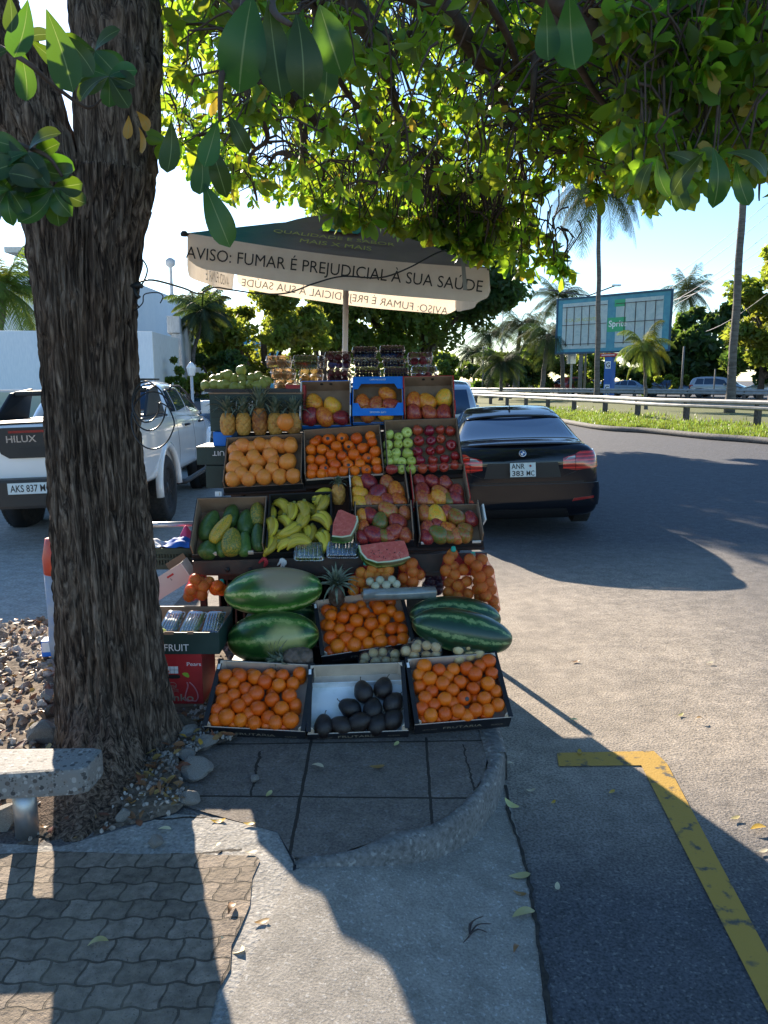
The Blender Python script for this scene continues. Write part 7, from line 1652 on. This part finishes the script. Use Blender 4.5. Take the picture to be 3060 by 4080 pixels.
# ================================================================ background: median, rails, billboard
gb = [(13.5, 8), (11.2, 14), (9.7, 19.6), (9.0, 21.4), (8.3, 24.2), (7.4, 26.2), (7.1, 30.5), (6.9, 34), (6.0, 42), (4.0, 60), (1, 80), (-4, 110)]
gr_ = [(-4+20, 110), (17, 80), (17.5, 60), (19, 46), (26, 30), (34, 14), (36, 8)]
soil = groundmat('median_soil', (.06, .07, .02), (.15, .16, .05), (.2, .18, .1), grain=20, bumps=1)
GHf = lambda x, y: H(x)+.09+.05*noise.noise((x*.4, y*.4, 0))
drape('median_ground', gb+gr_, 0, 1.2, soil, zf=GHf)
mb = MB(); g3 = [Vector((x, y, H(x)+.08)) for x, y in gb]; mb.tube(smoothpath(g3, 4), .10, 6); tag(mb.build('median_kerb', [kerb_m]), kind='structure')
# grass
gx = []; V = []; Fc = []; A = []
sp_ = smoothpath([Vector((x, y, 0)) for x, y in gb[1:9]], 8)
for k in range(42000):
    i = random.randrange(len(sp_)-1); a = sp_[i].lerp(sp_[i+1], random.random()); dd = abs(random.gauss(0, 1.6))+.02; x = a.x+dd; y = a.y+dd*.25; z = GHf(x, y)
    if noise.noise((x*1.2, y*1.2, 5)) < -.25: continue
    h = random.uniform(.05, .16)*(1+.8*noise.noise((x*2, y*2, 9))); an = random.random()*6.3; w_ = random.uniform(.012, .03); lx, ly = math.cos(an), math.sin(an); t_ = random.uniform(-.08, .08)
    b = len(V); V += [(x-lx*w_, y-ly*w_, z), (x+lx*w_, y+ly*w_, z), (x+t_+lx*.01, y+t_, z+h)]; Fc.append((b, b+1, b+2)); A.append(random.random())
me = bpy.data.meshes.new('grass'); me.from_pydata(V, [], Fc); me.update(); me.attributes.new('rnd', 'FLOAT', 'FACE').data.foreach_set('value', A)
tag(mkobj('grass', me, [leafmat('grass_blade', (.10, .16, .03), (.28, .36, .05), .45)]), 'sunlit yellow green grass and weeds on the median below the guard rail', 'grass', kind='stuff')
def guardrail(path, h, gap, label, base=None):
    p = smoothpath([Vector((x, y, H(x)+.1)) for x, y in path], 6); t = thing('guard_rail', label, 'guard rail', T(p[0])); o0 = p[0]
    prof = [(0, -.155), (.05, -.11), (.05, -.06), (0, -.015), (0, .015), (.05, .06), (.05, .11), (0, .155)]; vs = []; fs = []; n = len(prof)
    for i, a in enumerate(p):
        tg = (p[min(i+1, len(p)-1)]-p[max(i-1, 0)]); sd = Vector((-tg.y, tg.x, 0)).normalized()
        for k, (o_, z) in enumerate(prof): vs.append(a-o0+sd*(o_+.06)+Vector((0, 0, h-.16+z)))
    for j in range(len(p)-1):
        for k in range(n-1): fs.append((j*n+k, (j+1)*n+k, (j+1)*n+k+1, j*n+k+1))
    o = MB().add(vs, fs, 0, None, False).build('rail_beam', [rails], t); so_ = o.modifiers.new('s', 'SOLIDIFY'); so_.thickness = .006
    L = 0; nxt = 0
    for i in range(len(p)-1):
        sg = (p[i+1]-p[i]).length
        while nxt < L+sg:
            c = p[i].lerp(p[i+1], (nxt-L)/sg)-o0; MB().bb((-.08, -.08, -.3), (.08, .08, h-.05)).build('post', [mat_post], t, T(c) @ rotm(0, 0, .4)); nxt += gap
        L += sg
    return t
rails = mat('weathered_rail', (.26, .26, .26), .6, (.36, .36, .36), 4, metal=.3)
mat_post = mat('weathered_post', (.05, .04, .035), .9, (.12, .1, .09), 12)
guardrail([(15.5, 15), (13.2, 20.5), (11.6, 25.3), (10.4, 29.6), (9.85, 34.4), (8.9, 40), (6.2, 56), (2.5, 75)], .80, 3.4, 'silver guard rail with dark posts along the grass verge of the road')
guardrail([(30, 42), (23, 46), (17.5, 49), (14, 52), (9.5, 62), (5, 78)], .85, 3.2, 'second guard rail farther off below the billboard')
# billboard
bl_, br2 = P(2225.7, 1300, 56), P(2686, 1300, 49.5); zt_b, zb_b = 7.28, 3.45
ub = Vector((br2.x-bl_.x, br2.y-bl_.y, 0)); wb_ = ub.length; ub.normalize(); ang = math.atan2(ub.y, ub.x)
mx_ = (bl_.x+br2.x)/2; my_ = (bl_.y+br2.y)/2
bbd = thing('billboard', 'blue framed double billboard of faded peeling posters on a blue post', 'billboard', T(mx_-.2, my_, .2) @ rotm(0, 0, ang))
BLU = mat('billboard_blue', (.06, .24, .34), .6, (.09, .31, .38), 3); zc = (zt_b+zb_b)/2-.2; hb_ = zt_b-zb_b
def poster(name):
    m, t, o = new(name); n = N(t); c = n('TexCoord').outputs['Object']
    col = n.ramp(n.noise(c, 1.1, 6, .6, 1.), [(.35, (.55, .68, .68)), (.5, (.72, .80, .78)), (.56, (.60, .70, .71)), (.7, (.80, .84, .82))]); bs = n('BsdfPrincipled', {'Base Color': col, 'Roughness': .8}); tl = n('BsdfTranslucent', {'Color': col}); mx = n('MixShader', {0: .35, 1: bs.outputs[0], 2: tl.outputs[0]}); t.links.new(mx.outputs[0], o.inputs[0]); return m
PO = poster('peeling_poster')
MB().bb((-wb_/2, .0, zc-hb_/2), (wb_/2, .1, zc-hb_/2+.12)).bb((-wb_/2, 0, zc+hb_/2-.12), (wb_/2, .1, zc+hb_/2)).bb((-wb_/2, 0, zc-hb_/2+.12), (-wb_/2+.12, .1, zc+hb_/2-.12)).bb((wb_/2-.12, 0, zc-hb_/2+.12), (wb_/2, .1, zc+hb_/2-.12)).build('frame', [mat('frame_dark_blue', (.012, .06, .11), .5)], bbd)
MB().bb((-wb_/2+.12, .05, zc-hb_/2+.12), (wb_/2-.12, .07, zc+hb_/2-.12)).build('backing_board', [BLU], bbd)
X = lambda f: -wb_/2+wb_*f
MB().bb((X(.06), .038, zc-hb_*.41), (X(.47), .048, zc+hb_*.40)).build('poster', [PO], bbd); MB().bb((X(.545), .038, zc-hb_*.41), (X(.93), .048, zc+hb_*.40)).build('poster', [PO], bbd)
GRN = mat('poster_green', (.05, .38, .17), .6)
MB().bb((X(.475), .030, zc-hb_*.14), (X(.63), .037, zc+hb_*.10)).build('poster_scrap', [GRN], bbd); MB().bb((X(.53), .030, zc+hb_*.28), (X(.62), .037, zc+hb_*.40)).build('poster_scrap', [GRN], bbd)
text('Sprite', .55, M_['pwhite'], T(X(.565), .026, zc-hb_*.02) @ rotm(R(90)), bbd, 'lettering', 1.35, bold=.02)
text('O CALOR ACONTECE', .22, mat('poster_yellow', (.62, .6, .12), .6), T(X(.25), .034, zc+hb_*.10) @ rotm(R(90)), bbd, 'lettering', 2.9); text('FICA COOL', .16, M_['pwhite'], T(X(.18), .034, zc+hb_*.02) @ rotm(R(90)), bbd, 'lettering', 1.5)
mb = MB()
for f in (.10, .17, .24, .31, .38, .62, .71, .79, .87): mb.bb((X(f)-.012, .0, zc-hb_*.36), (X(f)+.02, .03, zc+hb_*.34))
for z in (zc-hb_*.33, zc+.05, zc+hb_*.33): mb.bb((X(.06), -.021, z-.018), (X(.47), -.001, z+.018)).bb((X(.545), -.021, z-.018), (X(.93), -.001, z+.018))
mb.build('rods', [M_['iron']], bbd)
MB().bb((-.28, .02, -.2), (.28, .5, zc-hb_/2-.26)).build('post', [mat('post_blue', (.01, .09, .35), .5, (.02, .13, .4), 3)], bbd); MB().bb((-.65, -.05, zc-hb_/2-.25), (.65, .55, zc-hb_/2-.02)).build('name_board', [M_['red']], bbd); MB().bb((-.5, -.054, zc-hb_/2-.17), (.5, -.0505, zc-hb_/2-.12)).build('name_stripe', [M_['pwhite']], bbd)
for z, s in ((zc-hb_/2-.8, 'G'), (.9, 'G'), (.45, 'D')): MB().bb((-.2, .01, z-.25), (.2, .0195, z+.25)).build('sticker', [M_['pwhite']], bbd); text(s, .34, M_['ink'], T(0, .007, z) @ rotm(R(90)), bbd, 'lettering', bold=.02)
# street light behind the billboard, poles
def lampat(): pass
ls = thing('street_lamp', 'double armed street lamp rising behind the billboard', 'street lamp', T(far(2318, 60, .2)))
x0 = far(2318, 60).x; hl = P(2308, 1178, 60).z-.2
MB().tube([(0, 0, 0), (0, 0, hl)], [.10, .06], 10).build('pole', [mat('grey_concrete_pole', (.2, .19, .18), .8)], ls)
ar = P(2455, 1137, 60); al = P(2165, 1152, 60)
MB().tube([(0, 0, hl), (ar.x-x0, 0, ar.z-.2)], .05, 8).tube([(0, 0, hl), (al.x-x0, 0, al.z-.2)], .05, 8).build('arm', [mat('arm_paint', (.06, .06, .07), .6)], ls)
for q_ in (ar, al): MB().box((q_.x-x0, 0, q_.z-.2), (.7, .3, .14), M=None).build('lamp_head', [PSIL], ls, bev=.04)
def pole(px, d, pytop, r, label, m, box=None, name='pole', cat='pole'):
    p = far(px, d); h = P(px, pytop, d).z-.2; t = thing(name, label, cat, T(p)); MB().tube([(0, 0, 0), (0, 0, h)], [r, r*.8], 10).build('shaft', [m], t)
    if box: MB().bb((-.35, -.2, box), (.25, .2, box+.9)).build('meter_box', [PSIL], t, bev=.02)
    return t
WP = mat('white_pole', (.5, .5, .5), .6); GP = mat('grey_pole', (.16, .15, .14), .8, (.22, .21, .2), 5)
pole(2264, 57, 1200, .09, 'thin white pole with a meter box left below the billboard', WP, 2.6)
pole(2300, 55, 1200, .16, 'thick grey pole left below the billboard, right of the white pole', GP)
pole(2700, 60, 1380, .09, 'thin dark pole right below the billboard', GP); pole(2828, 58, 1470, .06, 'thin pole in front of the silver off road car', GP)
pole(2058, 66, 1330, .10, 'grey pole standing close to a palm trunk above the black sedan', GP)
pole(1918, 70, 1380, .09, 'pale pole left of the palms above the silver hatchback', GP)
for i, (px, pyt, d) in enumerate([(1990, 1230, 75)]): pole(px, d, pyt, .08, 'thin light pole far behind the hatchback', WP)
# power lines
wm = mat('wire', (.25, .25, .26), .5)
for i, ((x0_, y0_), (x1_, y1_)) in enumerate([((2400, 1250), (3260, 640)), ((2400, 1275), (3260, 700)), ((2560, 1240), (3260, 760)), ((2450, 1300), (3260, 830)), ((2720, 1335), (3260, 1010)), ((2480, 1215), (3260, 940))]):
    a = P(x0_, y0_, 85); b = P(x1_, y1_, 34); pts = [a.lerp(b, k/12)-Vector((0, 0, 1.0*math.sin(math.pi*k/12))) for k in range(13)]
    tag(MB().tube([p-pts[0] for p in pts], [.03-.018*k/12 for k in range(13)], 5).build('power_line', [wm], M=T(pts[0])), f'thin power line crossing the sky above the billboard, {ORD[i]} in the bundle of six', 'power line', 'power lines above the billboard')
# ================================================================ trees
def leafcloud(clumps, per, L, spread, seed):
    r_ = np.random.default_rng(seed); cs = []
    for (c, rad, k) in clumps:
        n = int(per*k); d = r_.normal(size=(n, 3)); d /= np.linalg.norm(d, axis=1)[:, None]
        rr = rad*(r_.random(n)**.45)[:, None]; cs.append(np.array(c)+d*rr*np.array([1, 1, .75]))
    c = np.concatenate(cs); n = len(c); a = r_.normal(size=(n, 3)); a /= np.linalg.norm(a, axis=1)[:, None]; b = np.cross(a, r_.normal(size=(n, 3))); b /= np.linalg.norm(b, axis=1)[:, None]
    l = (L*r_.uniform(.6, 1.3, n))[:, None]; V = np.stack([c-a*l, c-b*l*.45, c+a*l, c+b*l*.45], 1).reshape(-1, 3)
    me = bpy.data.meshes.new('crown'); me.vertices.add(4*n); me.vertices.foreach_set('co', V.ravel()); me.loops.add(4*n); me.loops.foreach_set('vertex_index', np.arange(4*n)); me.polygons.add(n); me.polygons.foreach_set('loop_start', np.arange(n)*4)
    me.update(); me.validate(); at = me.attributes.new('rnd', 'FLOAT', 'FACE'); clr = np.repeat([r_.random() for _ in clumps], [int(per*k[2]) for k in clumps]); at.data.foreach_set('value', np.clip(clr*.5+r_.random(n)*.44, 0, .95)); return me
LG = leafmat('foliage_yellow_green', (.08, .12, .02), (.40, .46, .05), .5, .5); DG = leafmat('foliage_dark_green', (.035, .07, .022), (.18, .28, .04), .42, .5); MG = leafmat('foliage_mid_green', (.055, .095, .022), (.32, .42, .05), .48, .5)
tbark = mat('tree_bark', (.05, .035, .028), .9, (.11, .085, .07), 6, bump=1, bsc=14)
def bgtree(label, px, d, pytop, pybot, wpx, m, L=.16, ncl=26, per=230, seed=1, trunk=.22, px2=None, group=None, name='leafy_tree', zb=0., flat=.8, trp=None):
    rs = random.Random(seed); x = (px-1530)/F*d; top = P(px, pytop, d).z; bot = P(px, pybot, d).z; w_ = wpx/F*d/2; cz = (top+bot)/2; hz = (top-bot)/2
    cl = []
    for k in range(ncl):
        while True:
            u = Vector((rs.uniform(-1, 1), rs.uniform(-1, 1), rs.uniform(-1, 1)))
            if .25 < u.length < 1.1: break
        rad = rs.uniform(.13, .38)*min(w_, hz*1.2); u2 = Vector((u.x*(w_-rad*.7), u.y*min(w_, 3)*.8, u.z*(hz-rad*.5))); cl.append(((u2.x, u2.y, cz-zb+u2.z), rad, rs.uniform(.5, 1.4)))
    t = thing(name, label, 'tree', T(x, d, zb), group); mkobj('crown', leafcloud(cl, per, L, 0, seed), [m], t)
    tx = 0 if trp is None else (trp-px)/F*d
    mb = MB(); mb.tube(smoothpath([(tx, 0, 0), (tx+.05, 0, cz*.4), (tx*.6, 0, cz-zb)], 6), list(np.linspace(trunk, trunk*.5, 13)), 12)
    for k in range(7):
        c_ = cl[k*3 % len(cl)][0]; mb.tube(smoothpath([(tx*.9, 0, cz*.45), ((tx+c_[0])*.5, c_[1]*.4, (cz*.5+c_[2])*.5+.1), c_], 4), list(np.linspace(trunk*.45, .02, 9)), 6)
    mb.build('trunk', [tbark], t); return t
bgtree('sunlit yellow green tree left behind the parasol pole', 1060, 21, 1115, 1560, 560, LG, .10, 46, 420, 2, .15)
bgtree('mid green tree with a thick trunk directly behind the parasol pole', 1530, 25, 540, 1560, 760, MG, .12, 84, 380, 3, .3, trp=1600)
bgtree('dark spreading tree whose crown overhangs the black sedan', 1830, 25, 640, 1400, 560, DG, .13, 62, 380, 4, .25, trp=1680)
bgtree('mid green bushy tree between the yellow green one and the dark one', 1290, 24, 1060, 1580, 360, MG, .11, 30, 420, 5, .14)
bgtree('low dark shrub behind the pears', 880, 18, 1400, 1570, 300, DG, .08, 24, 320, 6, .06, name='shrub')
bgtree('small bright yellow green shrub beside the white lantern', 790, 16.5, 1480, 1600, 130, LG, .06, 14, 240, 7, .04, name='shrub')
bgtree('slender grey green sapling in front of the stained wall', 715, 15, 1420, 1580, 95, MG, .05, 12, 160, 8, .03, name='shrub')
bgtree('mass of dark trees below the palms behind the hatchback', 1960, 72, 1395, 1590, 400, DG, .35, 30, 260, 9, .3)
bgtree('green tree left of the billboard behind the leaning palm', 2120, 74, 1310, 1590, 240, MG, .35, 26, 260, 10, .3)
bgtree('yellow green tree below the left half of the billboard', 2330, 72, 1390, 1590, 260, LG, .32, 26, 260, 11, .3)
bgtree('large dark tree right of the billboard post', 2590, 72, 1330, 1570, 300, DG, .4, 30, 280, 12, .35)
bgtree('broad dark green tree to the right of the billboard', 2800, 70, 1205, 1560, 420, DG, .4, 44, 330, 13, .4)
bgtree('bright yellow green tree at the right edge behind the big palm trunk', 3060, 50, 960, 1460, 420, LG, .26, 54, 360, 14, .3)
bgtree('dark tree low at the right edge above the white sedan', 3010, 60, 1250, 1560, 330, DG, .34, 30, 280, 15, .3)
bgtree('distant green tree behind the palms on the left of the road', 1800, 85, 1400, 1600, 300, MG, .4, 22, 240, 16, .3)
bgtree('distant tree seen below the parasol edge between palms', 2010, 100, 1430, 1600, 260, LG, .5, 20, 220, 17, .3)
bgtree('small yellow bush between the dark trees and the silver off road car', 2640, 66, 1490, 1560, 200, LG, .25, 14, 220, 18, .08, name='shrub')
# palms
pbark = mat('palm_bark', (.09, .075, .065), .9, (.17, .15, .13), 3, bump=1, bsc=8, stretch=(1, 1, 5)); pfm = leafmat('palm_leaf', (.03, .052, .022), (.10, .14, .025), .3, .8, edge=(.5, .38, .05)); pfy = leafmat('palm_leaf_yellow', (.06, .10, .02), (.24, .30, .03), .38, .8, edge=(.6, .4, .05))
def palm(label, base, top, fr, nfr, r0, seed, m=None, trunkr=None, droop=1., up=.9, group=None, dens=1.):
    rs = random.Random(seed); t = thing('palm_tree', label, 'palm tree', T(base), group); h = top-base; m = m or pfm
    n = 24; pts = [Vector((h.x*(s/n)**1.5+.02*math.sin(s), h.y*(s/n), h.z*s/n)) for s in range(n+1)]
    MB().tube(pts, [r0*(1.35-.35*min(1, s/3))*(1-.35*s/n)*(1+.04*(s % 2)) for s in range(n+1)], 12).build('trunk', [pbark], t)
    V = []; Fc = []; A = []
    nfr = int(nfr*1.35)
    for k in range(nfr):
        az = k*2.4+rs.uniform(-.3, .3); el = up*(1-1.7*(k/nfr))+rs.uniform(-.15, .15); L = fr*rs.uniform(.8, 1.1); d = Vector((math.cos(az)*math.cos(el), math.sin(az)*math.cos(el), math.sin(el))); p = Vector(h); ns = 26; val = rs.random()*.9
        prev = None; side = Vector((-math.sin(az), math.cos(az), 0))
        for s in range(ns+1):
            t_ = s/ns
            if prev is not None:
                b = len(V); w_ = .025*(1-t_)+.006; V.extend([tuple(prev-side*w_), tuple(prev+side*w_), tuple(p+side*w_*.8), tuple(p-side*w_*.8)]); Fc.append((b, b+1, b+2, b+3)); A.append(.5)
                if s > 2:
                    ll = L*.30*math.sin(math.pi*min(1, .12+t_*.88))**.7
                    for sg in (-1, 1):
                        for q_ in range(3):
                            o_ = prev.lerp(p, q_*.333); out = (side*sg*.8+d*.55+Vector((0, 0, -.35-.5*rs.random()))).normalized(); tip = o_+out*ll; mid_ = o_+out*ll*.5+Vector((0, 0, .04*ll)); tip.z -= .12*ll; ww = d*.011*(L/2.5)**.5
                            b = len(V); V.extend([tuple(o_-ww), tuple(o_+ww), tuple(mid_+ww), tuple(mid_-ww), tuple(tip)]); Fc.extend([(b, b+1, b+2, b+3), (b+3, b+2, b+4)]); A.extend([val, val])
            prev = p.copy(); p = p+d*(L/ns); d = (d+Vector((0, 0, -.075*droop*(.4+t_)))).normalized()
    me = bpy.data.meshes.new('crown'); me.from_pydata(V, [], Fc); me.update(); me.attributes.new('rnd', 'FLOAT', 'FACE').data.foreach_set('value', A); mkobj('crown', me, [m], t); return t
def pm(label, bx_, tx_, ty_, d, fr, nfr, r0, seed, **k):
    return palm(label, Vector(((bx_-1530)/F*d, d, H(12)-.05)), P(tx_, ty_, d), fr, nfr, r0, seed, **k)
pm('tall coconut palm with drooping fronds rising behind the billboard', 2368, 2385, 740, 48, 4.6, 22, .17, 21, droop=1.6)
pm('huge grey palm trunk at the right whose top is lost in the leaves', 2895, 2990, 250, 34, 3.2, 18, .18, 22)
pm('small bright palm standing in front of the billboard', 2563, 2566, 1380, 38, 1.75, 18, .09, 23, m=pfy, droop=1.5, up=1.2)
pm('feathery palm peeking over the right top corner of the billboard', 2790, 2740, 1160, 75, 3.2, 26, .18, 24, up=1.35)
pm('palm with a high crown left of the billboard', 2235, 2225, 1190, 62, 3.0, 24, .18, 25, up=1.3)
pm('leaning palm whose crown touches the left edge of the billboard', 2152, 2185, 1330, 58, 3.3, 22, .2, 26, droop=1.3)
pm('palm with yellowing lower fronds left of the grey pole', 1990, 2000, 1440, 58, 2.6, 26, .15, 27)
pm('palm above the black sedan with a dark ringed trunk', 2045, 2075, 1290, 66, 3.3, 22, .22, 28)
pm('small distant palm just right of the fruit stand', 1885, 1880, 1400, 75, 2.2, 22, .16, 29)
pm('distant palm between the hatchback and the dark tree', 1945, 1950, 1330, 85, 3.5, 22, .18, 30)
pm('thin palm left of the big billboard post', 2235, 2240, 1420, 80, 3., 20, .16, 31)
palm('slender palm with hanging fronds in front of the stained wall', Vector((-4.55, 17.5, 0)), P(805, 1240, 17.5), .95, 16, .06, 32, m=pfm, up=1.2)
palm('palm clump with ragged yellow fronds beside the tiled roof', Vector((-5.4, 19.5, 0)), P(770, 1215, 19.5), .8, 14, .07, 33, m=pfy, up=1.1)
palm('bright palm in front of the white wall at the left edge', Vector((-9.6, 19.0, 0)), P(20, 1150, 19), 1.7, 20, .1, 34, m=pfy, up=1.2)
# lantern
pl_ = P(*ZP(735, 1400), 13.5); lan = thing('lantern', 'white lantern on a slim post behind the pickup', 'lantern', T(pl_.x, 13.5, 0)); zl_ = P(*ZP(735, 1205), 13.5).z
MB().tube([(0, 0, 0), (0, 0, zl_-.05)], .025, 10).build('post', [WP], lan); MB().lathe([(.045, 0), (.06, .01), (.085, .13), (.09, .14), (.05, .20), (.01, .235)], 8, M=T(0, 0, zl_-.05)).build('lamp_shade', [mat('opal_glass', (.8, .8, .78), .3)], lan)
# ================================================================ buildings on the left
def wallmat(name, c, c2, sc_=1.2, st=(1, 1, .2)): return mat(name, c, .85, c2, sc_, .3, .7, stretch=st, fine=.15, bsc=30)
WBL = wallmat('pale_blue_render', (.70, .75, .80), (.78, .82, .85)); WBG = wallmat('beige_render', (.62, .60, .55), (.68, .66, .60)); WST = wallmat('stained_render', (.34, .36, .37), (.50, .51, .51), 2.5)
def quadwall(t, a, b, h, th, m, name='wall', z=0):
    d = Vector((b[0]-a[0], b[1]-a[1], 0)); L = d.length; an = math.atan2(d.y, d.x)
    return MB().bb((0, 0, z), (L, th, h)).build(name, [m], t, T(a[0], a[1], 0) @ rotm(0, 0, an), bev=.01)
c1_ = P(607, 1321, 14); tb_ = thing('street_wall', 'pale blue and beige rendered boundary wall behind the pickup', 'wall', T(0, 0, 0))
quadwall(tb_, (-14, 12.9), (c1_.x, 14), c1_.z, .2, WBL); p2 = P(690, 1340, 16); quadwall(tb_, (c1_.x+.002, 14), (p2.x, 16.4), c1_.z, .2, WBG)
ts = thing('stained_wall', 'long grey wall with dark rain streaks running back from the beige one', 'wall', T(0, 0, 0)); p3 = P(800, 1400, 27)
quadwall(ts, (p2.x+.01, 16.6), (p3.x, 27), 2.65, .2, WST); quadwall(ts, (p2.x+.0, 16.55), (p3.x, 26.95), 3.0, .26, WST, 'coping', 2.66)
hb = thing('white_building', 'tall plain white blue building behind the boundary wall', 'building', T(0, 0, 0)); quadwall(hb, (-22, 20), (P(535, 1300, 26).x, 26), 4.95, .3, WBL); MB().bb((-24, 26.3, 0), (P(535, 1300, 26).x-.1, 34, 4.9)).build('wing', [WBL], hb)
MB().bb((P(100, 1100, 22).x, 20.9, 4.96), (P(100, 1100, 22).x+1.2, 22, 5.1)).build('roof_slab', [WBG], hb)
# house with tiled roof
hz_ = thing('tiled_house', 'white house with dark tiled roof, overhanging eaves and dark windows', 'house', T(0, 0, 0)); dH = 34
tile = mat('roof_tiles', (.10, .07, .055), .8, (.22, .16, .13), 12, bump=1, bsc=18)
A1 = P(560, 1370, dH); B1 = P(800, 1370, dH); zE = P(650, 1310, dH).z; zR = P(600, 1265, dH).z
MB().bb((A1.x-1, dH, 0), (B1.x, dH+8, zE)).build('wall', [WBL], hz_)
MB().bb((A1.x-.3, dH-1.6, zE+.002), (P(695, 1300, dH).x, dH-.01, zE+.42)).build('eaves', [M_['white']], hz_)
MB().bb((P(695, 1300, dH).x+.01, dH-.8, zE-.25), (B1.x+.4, dH-.01, zE+.1)).build('eaves', [WBL], hz_)
mb = MB(); xA, xB = A1.x-1.2, B1.x+1.0; zr0 = zE+.43
mb.add([(xA, dH-1.4, zr0), (xB, dH-1.4, zr0), (xB, dH+8.2, zr0), (xA, dH+8.2, zr0), (xA+1.6, dH+2.5, zR+.5), (xA+4.0, dH+2.5, zR+.2), (xB-1.5, dH+2.5, zR+.45)], [(0, 3, 2, 1), (0, 1, 6, 5, 4), (1, 2, 6), (2, 3, 4, 5, 6), (3, 0, 4)]); mb.build('roof', [tile], hz_)
for x0_, x1_ in ((668, 705), (712, 752)): MB().bb((P(x0_, 1350, dH).x, dH-.06, P(700, 1362, dH).z), (P(x1_, 1350, dH).x, dH-.002, P(700, 1328, dH).z)).build('window', [GLS], hz_)
MB().lathe([(.3, 0), (.28, .9), (.15, 1.0), (.08, 1.1), (.06, 2.2), (.2, 2.3), (.22, 2.5), (.1, 2.6)], 8, M=T(P(665, 1290, dH).x, dH+1, zR+.0)).build('roof_vent', [WST], hz_)
blb = thing('bright_building', 'sunlit white building with a sky blue gable behind the shrubs', 'building', T(0, 0, 0)); x0_ = P(750, 1400, 30).x; MB().bb((x0_, 30, 0), (x0_+2.0, 33, P(800, 1375, 30).z)).build('wall', [M_['white']], blb); MB().bb((x0_+.3, 33.02, 0), (x0_+2.8, 36, P(800, 1340, 33).z)).build('back_wall', [mat('sky_blue_render', (.12, .45, .65), .8)], blb)
# glass fence
gf = thing('glass_fence', 'greenish glass panel fence with white posts behind the pickup bed', 'fence', T(-6, 11, 0)); gm = mat('green_glass', (.22, .34, .32), .1, (.26, .38, .35), 1.5, spec=.8)
MB().bb((-3.5, 0, .1), (2.2, .02, 1.52)).build('glass_panel', [gm], gf); MB().bb((-3.5, -.01, 1.525), (2.2, .03, 1.55)).build('top_rail', [WP], gf)
for x in (-2.6, -1.25, .1, 1.4): MB().tube([(x, -.03, 0), (x, -.03, 1.52)], .02, 8).build('post', [WP], gf)
# mountains of haze are absent; a clear hot day
